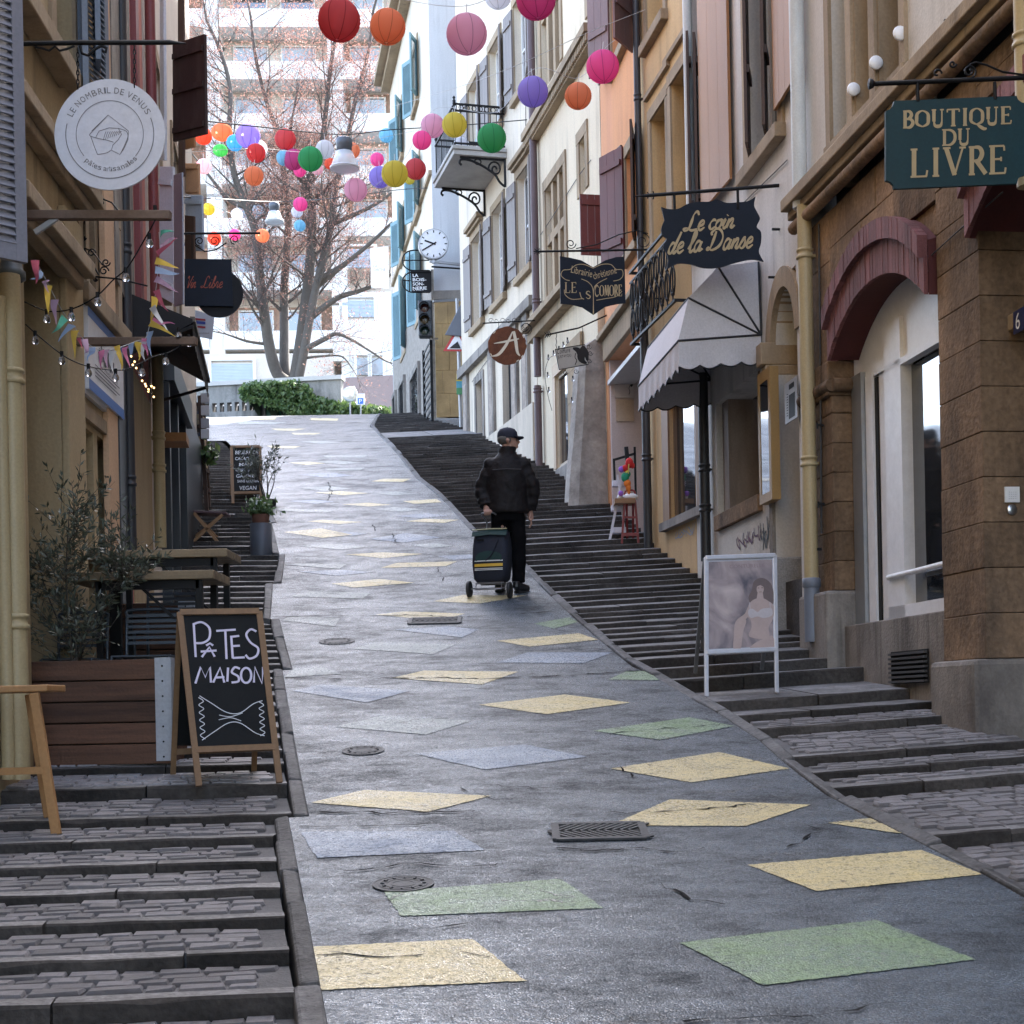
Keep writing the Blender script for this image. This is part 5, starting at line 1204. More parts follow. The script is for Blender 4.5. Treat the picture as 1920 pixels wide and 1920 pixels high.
# ================================================================ BACKGROUND: apartment block, walls, ivy, tree
BX = 78.0
apt = thing('apartment_block', 'white apartment block with long balcony bands behind the bare tree', 'building', (-10, BX, 9))
M_APT = mat('apartment_white', (.76,.72,.66), .9, .05, .5, .1, 30, dirt=(.55,.53,.50), dirt_amt=.25, dirt_scale=.3, streak=.4)
M_APT2 = mat('apartment_beige', (.60,.52,.44), .9, .08, .6, .1, 30)
M_BRICK = mat('loggia_brown', (.32,.20,.14), .9, .15, .8, .1, 30)
M_BLIND = mat('blind_pale_blue', (.48,.53,.60), .6, .06, 1, .05)
bands = [-46, 52, 150, 248, 346, 444, 545, 655]
x0, x1 = -22.0, 6.0; sk = .05                       # facade runs slightly away to the right
def AB(mb, xa, xb, y0, y1, z0, z1):
    def Y(x, y): return BX + y + sk*(x+10)
    return mb.box8([(xa,Y(xa,y0),z0),(xb,Y(xb,y0),z0),(xb,Y(xb,y1),z0),(xa,Y(xa,y1),z0),(xa,Y(xa,y0),z1),(xb,Y(xb,y0),z1),(xb,Y(xb,y1),z1),(xa,Y(xa,y1),z1)])
def bz(y): return at(540, y, BX).z
s = MB(); AB(s, x0, x1, 1.7, 9, 5, bz(-150)); s.build('wall', M_APT2, apt)
rnd = random.Random(4); gaps = [(-22,-15.6),(-14.8,-9.2),(-8.6,-3.4),(-2.6,3.0)]
for i, yb in enumerate(bands):
    z = bz(yb); 
    for gx0, gx1 in gaps:
        if i >= 6 and gx0 > -9 : continue
        s = MB(); AB(s, gx0, gx1, -.05, .12, z, z+.95); AB(s, gx0, gx1, .12, 1.72, z, z+.16); bal = s.build('balcony', M_APT, apt)
        s = MB(); AB(s, gx0, gx1, 1.62, 1.69, z+.16, z+2.6); s.build('loggia_wall', M_BRICK if rnd.random() < .6 else M_APT2, bal)
        for k in range(2):
            wx = gx0+(gx1-gx0)*(.1+.45*k); s = MB(); AB(s, wx, wx+1.7, 1.52, 1.6, z+.5, z+2.3); w = s.build('window', M_BLIND if rnd.random() < .55 else M_GLASS, apt)
            s = MB(); AB(s, wx-.08, wx, 1.5, 1.62, z+.45, z+2.35); AB(s, wx+1.7, wx+1.78, 1.5, 1.62, z+.45, z+2.35); AB(s, wx-.08, wx+1.78, 1.5, 1.62, z+2.35, z+2.43); s.build('frame', M_APT, w)
    for gx in (-15.6, -9.2, -3.4):
        s = MB(); AB(s, gx, gx+.8, .2, 1.7, z-.6, z+2.3); s.build('pier', M_APT, apt)
# lower floors right part: plain wall with blinds
s = MB(); AB(s, -8.8, x1, 0.4, 1.6, 8, bz(545)); s.build('lower_wall', M_APT, apt)
for (xa, ya, xb, yb, m) in ((400,719,476,684,M_BLIND),(570,708,612,670,M_SASH),(668,700,690,668,M_GLASS),(694,700,716,668,M_GLASS),(640,498,700,462,M_BLIND),(640,560,700,590,M_BLIND)):
    p = at(xa, ya, BX-.05); q = at(xb, yb, BX-.05); z0_, z1_ = min(p.z,q.z), max(p.z,q.z); yoff = -.2 if xa < 500 else .25
    s = MB(); AB(s, p.x, q.x, yoff, yoff+.1, z0_, z1_); w = s.build('window', M_APT2 if m is M_SASH else m, apt); s = MB(); n = 12
    for i in range(n): zz = z0_+(z1_-z0_)*(i+.5)/n; AB(s, p.x+.04, q.x-.04, yoff-.03, yoff-.003, zz-.012, zz+.012)
    if m in (M_BLIND, M_SASH): s.build('slats', m if m is M_BLIND else M_SASHW, w)
    s = MB(); AB(s, p.x-.15, p.x, yoff-.05, yoff+.1, z0_-.15, z1_+.15); AB(s, q.x, q.x+.15, yoff-.05, yoff+.1, z0_-.15, z1_+.15); AB(s, p.x-.15, q.x+.15, yoff-.05, yoff+.1, z1_+.15, z1_+.25); s.build('frame', M_APT, w)
s = MB(); AB(s, x0, -9.2, -.1, 1.5, 8, bz(664)); s.build('ground_floor', M_APT2, apt)

# reddish garden wall on the far right of the square
gw = MB(); p = at(575, 712, 60); q = at(760, 700, 58); gw.box8([(p.x,p.y,8),(q.x,q.y,8),(q.x,q.y+.4,8),(p.x,p.y+.4,8),(p.x,p.y,at(575,712,60).z),(q.x,q.y,at(760,702,58).z),(q.x,q.y+.4,at(760,702,58).z),(p.x,p.y+.4,at(575,712,60).z)])
tag(gw.build('garden_wall', mat('wall_mauve', (.36,.27,.25), .9, .15, .8, .3, dirt=(.22,.17,.16))), 'mauve rendered garden wall behind the ivy hedge', 'wall')
# concrete parapet with openings
par = thing('parapet_wall', 'stained concrete parapet wall with a row of small square openings', 'wall', at(430, 780, 47))
p0, p1 = at(250, 780, 47.5), at(640, 780, 46.5); PW = Wall(p0.xy, p1.xy, 'l'); PW.n = V((PW.t.y, -PW.t.x))
zt_, zo1, zo0 = at(430,722,47).z, at(430,754,47).z, at(430,771,47).z
hs = []
for x in (388,402,416,430,444,458,472): hs.append((PW.U(x-4.2,760), PW.U(x+4.2,760), zo0, zo1))
hs.append((PW.U(497,770), PW.U(528,770), zo0-.4, zo1))
M_CONC = mat('stained_concrete', (.30,.285,.265), .95, .3, 1.5, .4, 30, dirt=(.05,.05,.048), dirt_amt=.8, dirt_scale=1.6, streak=.4, runs=.8)
ws = wall_sheet(PW, 0, PW.L, 8.5, zt_, hs, .3)
ws.build('wall', M_CONC, par); s = MB(); PW.box(s, -.05, PW.L+.05, -.36, .08, zt_, zt_+.13); s.build('coping', mat('coping_concrete', (.50,.48,.45), .9, .1), par)
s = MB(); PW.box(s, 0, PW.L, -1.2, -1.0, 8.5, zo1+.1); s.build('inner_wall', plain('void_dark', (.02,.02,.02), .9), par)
s = MB(); PW.box(s, hs[-1][0], hs[-1][1], -.2, -.12, zo0-.4, zo0+.05); s.build('green_box', plain('green_paint', (.02,.12,.07), .5), par)
# ivy
def leaf_cloud(name, m, parent, pts, size, seed, flat=0.5, aspect=1.0):
    rnd = random.Random(seed); mb = MB()
    for p in pts:
        n = V((rnd.gauss(0,1), rnd.gauss(0,1)-.5, rnd.gauss(0,1)*(1-flat)+flat)).normalized(); t = n.orthogonal().normalized(); b = n.cross(t); a = rnd.uniform(0, 6.28)
        t, b = t*cos(a)+b*sin(a), b*cos(a)-t*sin(a); z = size*rnd.uniform(.6,1.3)
        mb.add([p-t*z, p+b*z*.55*aspect+n*z*.12, p+t*z, p-b*z*.55*aspect+n*z*.12], [(0,1,2,3)])
    return mb.build(name, m, parent)
def leafmat(name, c1, c2, rough=.45, trans=.25):
    m = bpy.data.materials.new(name); m.use_nodes = True; N = m.node_tree.nodes; L = m.node_tree.links; b = N['Principled BSDF']
    tc = N.new('ShaderNodeTexCoord'); n = N.new('ShaderNodeTexNoise'); n.inputs['Scale'].default_value = 9; L.new(tc.outputs['Object'], n.inputs['Vector'])
    mx = N.new('ShaderNodeMix'); mx.data_type = 'RGBA'; r = N.new('ShaderNodeMapRange'); r.inputs[1].default_value = .35; r.inputs[2].default_value = .65
    L.new(n.outputs[0], r.inputs[0]); L.new(r.outputs[0], mx.inputs[0]); mx.inputs[6].default_value = (*c1,1); mx.inputs[7].default_value = (*c2,1)
    L.new(mx.outputs[2], b.inputs['Base Color']); b.inputs['Roughness'].default_value = rough
    tr = N.new('ShaderNodeBsdfTranslucent'); L.new(mx.outputs[2], tr.inputs[0]); ms = N.new('ShaderNodeMixShader'); ms.inputs[0].default_value = trans
    L.new(b.outputs[0], ms.inputs[1]); L.new(tr.outputs[0], ms.inputs[2]); L.new(ms.outputs[0], N['Material Output'].inputs[0]); MATS[name] = m; return m
M_IVY = leafmat('ivy_leaf', (.04,.085,.025), (.13,.19,.06), .35, .3)
hedge = thing('ivy_hedge', 'thick ivy hedge spilling over the parapet below the bare tree', 'hedge', at(600, 782, 46))
rnd = random.Random(11); pts = []
topl = [(458,728),(480,719),(520,717),(556,717),(572,726),(585,746),(610,752),(650,757),(690,762),(722,768)]
botl = [(458,740),(490,748),(520,758),(545,772),(560,778),(585,781),(610,781),(650,781),(690,781),(722,781)]
CL = [rnd.random()*(len(topl)-1) for _ in range(46)]
for i in range(12000):
    t = min(max(rnd.choice(CL)+rnd.gauss(0,.16), 0), len(topl)-1.001); k = int(t); f = t-k
    x = topl[k][0]*(1-f)+topl[k+1][0]*f; yt = topl[k][1]*(1-f)+topl[k+1][1]*f; yb = botl[k][1]*(1-f)+botl[k+1][1]*f
    v = rnd.random(); y = yt+(yb+8-yt)*v + rnd.gauss(0,1.5); d = 46.2 + .9*(1-v)*rnd.random() - .15*rnd.random(); pts.append(at(x+rnd.gauss(0,4), y-abs(rnd.gauss(0,2.2)), d))
leaf_cloud('leaves', M_IVY, hedge, pts, .085, 3, .4)
s = MB()
for i in range(len(topl)-1):
    a, b, c, e = at(topl[i][0], topl[i][1]+9, 46.9), at(topl[i+1][0], topl[i+1][1]+9, 46.9), at(botl[i+1][0], botl[i+1][1]+40, 46.5), at(botl[i][0], botl[i][1]+(40 if i > 3 else 0), 46.5)
    s.prism([a, b, c, e], V((0,.5,0)))
s.build('stems', plain('ivy_core', (.018,.03,.012), .9), hedge)

# ---- the big bare tree
M_BARK = mat('bark', (.105,.092,.08), .9, .3, 2, .7, 18, dirt=(.08,.07,.06), dirt_amt=.5, dirt_scale=2, streak=.3)
M_TWIG = mat('twig', (.075,.055,.05), .85, .2, 3, .1)
M_BUD = leafmat('reddish_buds', (.27,.13,.105), (.36,.20,.16), .6, .35)
tree = thing('bare_tree', 'large bare multi-stemmed tree with reddish buds behind the ivy hedge', 'tree', at(545, 725, 50))
rt = random.Random(21); TB = MB(); TW = MB(); BUD = []
def limb(mb, pts, r0, r1, n=7, k=5):
    q = spline(pts, k); m = len(q); mb.tube(q, [r0+(r1-r0)*i/(m-1) for i in range(m)], n, True); return q
def grow(p, dr, ln, r, lev, mb):
    """recursive curved branch"""
    pts = [p]; d = dr.copy(); seg = 4
    for i in range(seg):
        d = (d + V((rt.gauss(0,.13), rt.gauss(0,.13), rt.gauss(0,.10)+.05))).normalized(); pts.append(pts[-1]+d*(ln/seg))
    thick = r > .02
    (TB if thick else TW).tube(pts, [r*(1-.16*i) for i in range(seg+1)], 6 if r > .04 else (4 if thick else 3), False, True)
    if lev <= 1 and rt.random() < .9:
        for i in range(5): BUD.append(pts[rt.randint(1,seg)] + V((rt.gauss(0,.09),rt.gauss(0,.09),rt.gauss(0,.09))))
    if lev == 0: return
    for i in range(1, seg+1):
        for _ in range(2 if (lev <= 2 and i < seg and rt.random() < .85) else 1):
            ax = V((rt.gauss(0,1), rt.gauss(0,1), rt.gauss(0,.6))); sd = (ax - d*ax.dot(d)).normalized()
            nd = (d*rt.uniform(.5,1.0) + sd*rt.uniform(.5,1.0) + V((0,0,.15))).normalized()
            grow(pts[i], nd, ln*rt.uniform(.55,.78), r*(1-.16*i)*rt.uniform(.45,.62), lev-1, mb)
stems = [  # photo points (x, y, depth), radii in metres
 ([(546,722,50),(520,700,50),(505,650,49.8),(496,590,49.6),(487,520,49.6),(480,440,49.6),(463,390,49.4),(440,330,49.2),(430,250,49),(432,170,49),(415,100,49),(388,40,49)], .22, .045),
 ([(545,722,50.2),(534,690,50.3),(533,620,50.6),(533,540,50.8),(538,470,51),(541,400,51.2),(533,330,51.4),(520,250,51.4),(500,190,51.4),(480,110,51.2),(470,30,51)], .19, .045),
 ([(552,722,50),(562,660,50),(571,590,49.9),(580,510,49.8),(585,440,49.6),(584,380,49.4),(576,345,49.3),(600,290,49.2),(612,200,49),(622,110,48.8),(640,20,48.8)], .23, .045),
 ([(558,722,49.7),(572,650,49.5),(586,570,49.4),(604,490,49.2),(622,420,49.2),(632,340,49.4),(652,260,49.6),(668,180,49.8),(690,100,50),(700,20,50)], .16, .045),
]
subs = []
for pl, r0, r1 in stems:
    q = limb(TB, [at(x,y,d) for x,y,d in pl], r0, r1, 9); m = len(q)
    for i in range(int(m*.22), m-1):
        if rt.random() < .95:
            d = (q[i+1]-q[i]).normalized(); a = rt.uniform(0, 6.28); sd = V((cos(a), sin(a)*.7, .1)); nd = (d*.55+sd*.9).normalized()
            f = i/m; grow(q[i], nd, rt.uniform(1.3,2.5)*(1-.35*f), (r0+(r1-r0)*f)*rt.uniform(.22,.42), 3 if f > .2 else 2, TB)
    grow(q[-1], (q[-1]-q[-2]).normalized(), 1.8, r1, 3, TB)
for pl, r0, r1 in (([(577,600,49.6),(630,560,49),(672,546,48.7),(700,536,48.5)], .12, .05), ([(571,655,49.5),(610,635,49),(632,626,48.8),(665,640,48.6),(720,675,48.3)], .10, .03), ([(590,540,49.4),(640,500,49),(690,460,48.6),(734,418,48.4)], .11, .04),
                   ([(504,646,49.8),(465,640,49.6),(440,632,49.4),(420,625,49.3)], .06, .025), ([(575,345,49.3),(552,320,49),(540,285,48.9),(548,220,48.8)], .12, .04), ([(567,672,49.7),(600,668,49.4),(640,668,49.3),(660,690,49.2)], .05, .02),
                   ([(460,388,49.4),(430,375,49.3),(400,340,49.2),(370,300,49)], .10, .03), ([(622,420,49.2),(670,400,49),(712,378,48.8),(735,360,48.7)], .09, .03)):
    q = limb(TB, [at(x,y,d) for x,y,d in pl], r0, r1, 7); m = len(q)
    for i in range(2, m-1):
        if rt.random() < .6: 
            d = (q[i+1]-q[i]).normalized(); a = rt.uniform(0,6.28); grow(q[i], (d*.6+V((cos(a),sin(a),.25))*.8).normalized(), rt.uniform(.7,1.4), r1*.5, 2, TB)
    grow(q[-1], (q[-1]-q[-2]).normalized(), 1.2, r1, 2, TB)
TB.build('trunk', M_BARK, tree); TW.build('crown', M_TWIG, tree)
rnd.shuffle(BUD); leaf_cloud('buds', M_BUD, tree, BUD[:60000], .028, 8, 0)
print('tree polys', len(TB.f), len(TW.f), len(BUD))
# traffic mirror, parking sign
mir = thing('traffic_mirror', 'round traffic mirror on a thin post above the hedge', 'mirror', at(656,790,46))
c = at(656, 739, 46); s = MB().lathe([(.0,.05),(.15,.04),(.22,.02),(.24,0),(.24,-.03),(.0,-.05)], c, 20, True, (V((1,0,0)), V((0,0,1)), V((0,-1,0)))); s.build('mirror_disc', plain('mirror_glass', (.6,.62,.6), .15, .6), mir)
s = MB().tube([c+V((0,.06,0)), c+V((0,.06,-1.6))], .03, 8); s.build('post', plain('grey_metal', (.3,.3,.31), .4, .5), mir)
pk = thing('parking_sign', 'small white and blue parking sign beside the round mirror', 'sign', at(677,790,46))
s = MB(); a, b = at(668,759,46), at(684,738,46); s.box(a.x, b.x, 45.98, 46.0, a.z, b.z); o = s.build('plate', plain('sign_white', (.75,.75,.76), .4), pk)
s = MB(); s.box(a.x+.05, b.x-.05, 45.968, 45.978, a.z+.02, a.z+.2); blu = s.build('blue_panel', plain('sign_blue', (.02,.12,.5), .4), pk)
s = MB(); put_text(s, (V((a.x+.09,45.966,a.z+.04)), V((1,0,0)), V((0,0,1)), V((0,-1,0))), 'P', 0, 0, .09, .13); put_text(s, (V((a.x+.03,45.978,a.z+.24)), V((1,0,0)), V((0,0,1)), V((0,-1,0))), 'ZONE', 0, 0, .2, .06); s.build('lettering', plain('sign_white', (.75,.75,.76)), pk)
s = MB().tube([V(((a.x+b.x)/2,46.03,a.z+.3)), V(((a.x+b.x)/2,46.03,a.z-1.6))], .025, 8); s.build('post', plain('grey_metal', (.3,.3,.31)), pk)
# ================================================================ SIGNS, LANTERNS, WIRES
class Plate:
    def __init__(s, x0, y0, x1, y1, d0, d1, slope=0.0):     # photo box of the sign; slope = rise of its edges per pixel
        s.x0, s.y0, s.x1, s.y1, s.d0, s.d1, s.sl = x0, y0, x1, y1, d0, d1, slope
        s.o = s.q(x0, y1); s.ax = (s.q(x1, y1+slope*(x1-x0))-s.o).normalized(); up = s.q(x0, y0)-s.o; s.ay = (up-s.ax*up.dot(s.ax)).normalized(); s.n = s.ax.cross(s.ay); s.fr = (s.o, s.ax, s.ay, s.n)
    def q(s, x, y):
        return at(x, y, s.d0+(s.d1-s.d0)*(x-s.x0)/(s.x1-s.x0))
    def L(s, x, y): p = s.q(x, y)-s.o; return (p.dot(s.ax), p.dot(s.ay))
    def k(s): return (s.q(s.x1, s.y1)-s.q(s.x0, s.y1)).length/(s.x1-s.x0)
    def P(s, lx, ly, lz=0): return s.o+s.ax*lx+s.ay*ly+s.n*lz
    def poly(s, pts, th, mb=None):
        mb = mb or MB(); q = [s.P(*s.L(x, y), 0) for x, y in pts]; return mb.prism(q[::-1], -s.n*th)
    def text(s, mb, body, xl, yb, xr, yt, shear=0, bold=0, lift=.002):
        a = s.L(xl, yb); b = s.L(xr, yt+s.sl*(xr-xl)); put_text(mb, s.fr, body, a[0], a[1], b[0]-a[0], b[1]-a[1], shear, bold, 0, lift)
    def st(s, mb, pts, wpx, curve=False, lift=.003, k=6):
        kk = s.k(); w = [v*kk for v in wpx] if isinstance(wpx, (list, tuple)) else wpx*kk; stroke(mb, s.fr, [s.L(x, y) for x, y in pts], w, lift, curve, k)
SCR = {'L': (.85, [[(.75,.8),(.6,1),(.42,.85),(.38,.5),(.3,.12),(.08,.02),(.0,.12),(.2,.16),(.5,.02),(.85,.08)]]), 'e': (.42, [[(0,.18),(.28,.28),(.36,.42),(.24,.5),(.08,.36),(.08,.12),(.22,0),(.45,.14)]]),
 'c': (.4, [[(.38,.42),(.25,.5),(.08,.36),(.06,.14),(.2,0),(.42,.12)]]), 'o': (.44, [[(.3,.48),(.12,.42),(.04,.2),(.14,.02),(.3,.06),(.38,.3),(.3,.48),(.46,.42)]]),
 'i': (.3, [[(0,.14),(.14,.48),(.1,.12),(.18,0),(.32,.14)], [(.2,.66),(.23,.70)]]), 'n': (.5, [[(0,.14),(.12,.48),(.06,0)], [(.08,.26),(.26,.48),(.36,.42),(.3,.1),(.38,0),(.52,.14)]]),
 'd': (.52, [[(.34,.42),(.2,.5),(.05,.3),(.08,.04),(.22,.02),(.36,.3)], [(.56,1.0),(.36,.3),(.32,.06),(.4,0),(.54,.14)]]), 'l': (.34, [[(0,.14),(.28,.7),(.3,.98),(.2,.94),(.12,.4),(.14,.04),(.22,0),(.36,.14)]]),
 'a': (.52, [[(.36,.42),(.2,.5),(.05,.3),(.08,.04),(.22,.02),(.36,.3),(.4,.48)], [(.4,.48),(.34,.1),(.42,0),(.54,.14)]]), 's': (.38, [[(0,.14),(.2,.5),(.26,.44),(.32,.16),(.2,0),(.06,.06)]]),
 'D': (1.0, [[(.35,.9),(.3,.5),(.2,.08),(.05,.05),(.1,.16),(.35,.02),(.75,.2),(.85,.6),(.6,.95),(.3,1.0),(.08,.85),(.15,.72)]]), 'V': (.62, [[(0,.8),(.12,1),(.22,.7),(.28,0),(.48,.5),(.7,1.0)]]),
 'b': (.45, [[(0,.14),(.25,.7),(.27,.98),(.18,.9),(.1,.1),(.22,0),(.38,.16),(.3,.4),(.2,.36)]]), 'r': (.42, [[(0,.14),(.12,.5),(.28,.42),(.24,.1),(.32,0),(.44,.14)]]), ' ': (.3, [])}
def script(P, mb, word, xl, yb, xr, yt, wpx, slant=.25):
    adv = sum(SCR[c][0] for c in word); sx = (xr-xl)/adv; h = yb-yt; x = 0
    for c in word:
        for st in SCR[c][1]:
            pts = [(xl+(x+p[0])*sx+(p[1]-.3)*h*slant, yb+P.sl*((x+p[0])*sx)-p[1]*h) for p in st]; m = len(pts)
            P.st(mb, pts, [wpx*(.45+.75*abs(sin(i*1.3+.5))) for i in range(m)], True)
        x += SCR[c][0]
def arcp(cx, cy, r, a0, a1, n=10, ry=None): return [(cx+r*cos(radians(a0+(a1-a0)*i/n)), cy-(ry or r)*sin(radians(a0+(a1-a0)*i/n))) for i in range(n+1)]
# serif capitals: (kind, data) in a unit box; T thick, t thin
SERIF = {'B': [('T',[(.18,0),(.18,1)]),('t',[(.0,1),(.45,1)]),('t',[(.0,0),(.5,0)]),('c',[(.18,.98),(.6,.97),(.78,.76),(.55,.54),(.2,.53)]),('c',[(.2,.53),(.7,.5),(.92,.27),(.65,.02),(.2,.02)])],
 'O': [('o',[(.5,.02),(.1,.2),(.06,.5),(.12,.82),(.5,.98),(.88,.8),(.94,.5),(.88,.18),(.5,.02)])], 'U': [('T',[(.2,1),(.2,.3)]),('c',[(.2,.32),(.28,.06),(.5,.0),(.72,.06),(.8,.3)]),('t',[(.8,.28),(.8,1)]),('t',[(.03,1),(.37,1)]),('t',[(.66,1),(.95,1)])],
 'T': [('T',[(.5,0),(.5,1)]),('t',[(.04,.985),(.96,.985)]),('t',[(.04,.99),(.05,.82)]),('t',[(.95,.99),(.94,.82)]),('t',[(.32,0),(.68,0)])], 'I': [('T',[(.5,0),(.5,1)]),('t',[(.15,0),(.85,0)]),('t',[(.15,1),(.85,1)])],
 'Q': [('o',[(.5,.02),(.1,.2),(.06,.5),(.12,.82),(.5,.98),(.88,.8),(.94,.5),(.88,.18),(.5,.02)]),('c',[(.5,.05),(.75,-.12),(1.05,-.26),(1.25,-.24)])], 'E': [('T',[(.2,0),(.2,1)]),('t',[(.0,1),(.88,1)]),('t',[(.0,0),(.95,0)]),('t',[(.2,.52),(.7,.52)]),('t',[(.87,1),(.89,.82)]),('t',[(.93,0),(.97,.2)]),('t',[(.7,.6),(.7,.44)])],
 'D': [('T',[(.18,0),(.18,1)]),('t',[(.0,1),(.45,1)]),('t',[(.0,0),(.45,0)]),('c',[(.2,.98),(.65,.96),(.95,.72),(.95,.3),(.65,.03),(.2,.02)])], 'L': [('T',[(.2,0),(.2,1)]),('t',[(.0,1),(.4,1)]),('t',[(.0,0),(.95,0)]),('t',[(.92,0),(.98,.22)])],
 'V': [('T',[(.1,1),(.5,0)]),('t',[(.5,0),(.88,1)]),('t',[(-.05,1),(.3,1)]),('t',[(.72,1),(1.02,1)])], 'R': [('T',[(.18,0),(.18,1)]),('t',[(.0,1),(.45,1)]),('t',[(.0,0),(.36,0)]),('c',[(.18,.98),(.62,.97),(.78,.74),(.58,.5),(.2,.5)]),('T',[(.45,.5),(1.0,.0)])],
 'S': [('c',[(.85,.8),(.6,.98),(.25,.92),(.15,.7),(.5,.5),(.85,.3),(.75,.06),(.4,.0),(.1,.2)])], 'C': [('o',[(.9,.78),(.6,.98),(.25,.88),(.08,.5),(.25,.12),(.6,.02),(.92,.2)])], 'M': [('t',[(.08,0),(.2,1)]),('T',[(.2,1),(.5,.1)]),('t',[(.5,.1),(.8,1)]),('T',[(.8,1),(.92,0)])], 'Y': [('T',[(.1,1),(.5,.45)]),('t',[(.9,1),(.5,.45)]),('T',[(.5,.45),(.5,0)])]}
def serif(P, mb, word, xl, yb, xr, yt, wpx, gap=.16, widths=None):
    ws = [(.45 if c == 'I' else (.8 if c in 'ELBR' else 1.0)) for c in word]; tot = sum(ws)+gap*(len(word)-1); sx = (xr-xl)/tot; h = yb-yt; x = 0
    for c, w in zip(word, ws):
        for kind, pts in SERIF[c]:
            q = [(xl+(x+p[0]*w)*sx, yb+P.sl*(x+p[0]*w)*sx-p[1]*h) for p in pts]
            if kind == 'T': P.st(mb, q, wpx)
            elif kind == 't': P.st(mb, q, wpx*.42)
            elif kind == 'c': m = len(q); P.st(mb, q, [wpx*(.42+.6*sin(pi*i/(m-1))) for i in range(m)], True)
            else: m = len(q); P.st(mb, q, [wpx*(.4+.65*abs(sin(2*pi*i/(m-1)))) for i in range(m)], True)
        x += w+gap
GOLD = plain('sign_gold', (.40,.30,.16), .5); NAVY = mat('sign_navy', (.008,.012,.022), .6, .15, 5, .05, spec=.2); GREEN = mat('sign_green', (.006,.032,.038), .6, .12, 4, .05, dirt=(.01,.02,.022), dirt_amt=.4, streak=.2)
def curl(mb, P, cx, cy, r, turns=1.4, a0=0, sgn=1, rad=.006, d=None):
    n = int(18*turns); mb.tube([P.P(*P.L(cx+cos(a0+sgn*2*pi*turns*i/n)*r*(1-.72*i/n), cy+sin(a0+sgn*2*pi*turns*i/n)*r*(1-.72*i/n)), 0) for i in range(n+1)], rad, 6)
def pbar(mb, P, pts, rad, n=6, sm=True): mb.tube([P.P(*P.L(x, y), 0) for x, y in pts], rad, n)

# 1 green book shop sign
P1 = Plate(1661, 185, 1922, 350, 8.10, 8.2, -.042)
sg = thing('hanging_sign', 'dark green hanging sign reading BOUTIQUE DU LIVRE in gold serif letters', 'sign', P1.q(1790,350))
pts = [(1661,338),(1661,208)] + arcp(1661,190,17,-90,0,5)[0:0] + [(1668,205),(1674,199),(1677,189)] + [(1906,179.5),(1909,187),(1916,192),(1923,193)] + [(1923,328),(1915,330),(1909,335),(1907,344)] + [(1677,354),(1675,346),(1670,341)]
P1.poly(pts, .022).build('board', GREEN, sg)
s = MB(); serif(P1, s, 'BOUTIQUE', 1693, 240, 1896, 209, 6.2); serif(P1, s, 'DU', 1766, 273, 1819, 244, 5.6); serif(P1, s, 'LIVRE', 1707, 332, 1886, 281, 8.5); s.build('lettering', GOLD, sg)
s = MB(); pbar(s, P1, [(1640,157),(1935,145)], .014, 4); s.lathe([(.012,0),(.024,.012),(.03,.03),(.0,.03)], P1.P(*P1.L(1640,157),0), 10, True, (P1.ay, P1.n, -P1.ax))
for x in (1720, 1865): pbar(s, P1, [(x,154),(x+1,190 if x < 1800 else 186)], .010, 4)
curl(s, P1, 1818, 134, 13, 1.5, pi/2, -1); pbar(s, P1, [(1818,121),(1830,117),(1850,122),(1880,135),(1925,141)], .006); curl(s, P1, 1786, 120, 7, 1.1, 0, 1); curl(s, P1, 1757, 138, 9, .8, 0, -1)
s.build('bracket', M_IRON, sg)

# 2 dance shop sign
P2 = Plate(1240, 375, 1430, 500, 13.0, 13.08, -.075)
sg = thing('hanging_sign', 'navy scroll edged hanging sign reading Le coin de la Danse in gold script', 'sign', P2.q(1335,500))
pts = spline([(1240,388,0),(1255,392,0),(1272,391,0),(1290,382,0),(1310,378,0),(1330,378,0),(1345,374,0),(1362,380,0),(1385,379,0),(1402,377,0),(1417,368,0)],4)[:-1] + spline([(1417,368,0),(1414,385,0),(1420,398,0),(1425,410,0),(1419,425,0),(1427,435,0),(1427,455,0),(1423,470,0),(1426,480,0),(1432,490,0)],4)[:-1] + spline([(1432,490,0),(1410,486,0),(1380,492,0),(1350,501,0),(1320,502,0),(1295,495,0),(1270,494,0),(1250,505,0)],4)[:-1] + spline([(1250,505,0),(1253,490,0),(1250,475,0),(1243,462,0),(1250,448,0),(1242,440,0),(1240,428,0),(1246,412,0)],4)
P2.poly([(p.x, p.y) for p in pts][::-1][::-1], .02).build('board', NAVY, sg)
s = MB(); script(P2, s, 'Le coin', 1284, 434, 1378, 398, 4.2); script(P2, s, 'de la Danse', 1254, 476, 1412, 436, 4.2); s.build('lettering', GOLD, sg)
s = MB(); pbar(s, P2, [(1190,368),(1215,366.5),(1470,347)], [.004,.016,.016], 6); pbar(s, P2, [(1470,347),(1471,362)], .014)
for x in (1264, 1383): pbar(s, P2, [(x,363-(x-1264)*.075),(x+1,392)], .012)
curl(s, P2, 1222, 360, 8, .6, pi, -1); curl(s, P2, 1222, 372, 8, .6, pi, 1); s.build('bracket', M_IRON, sg)

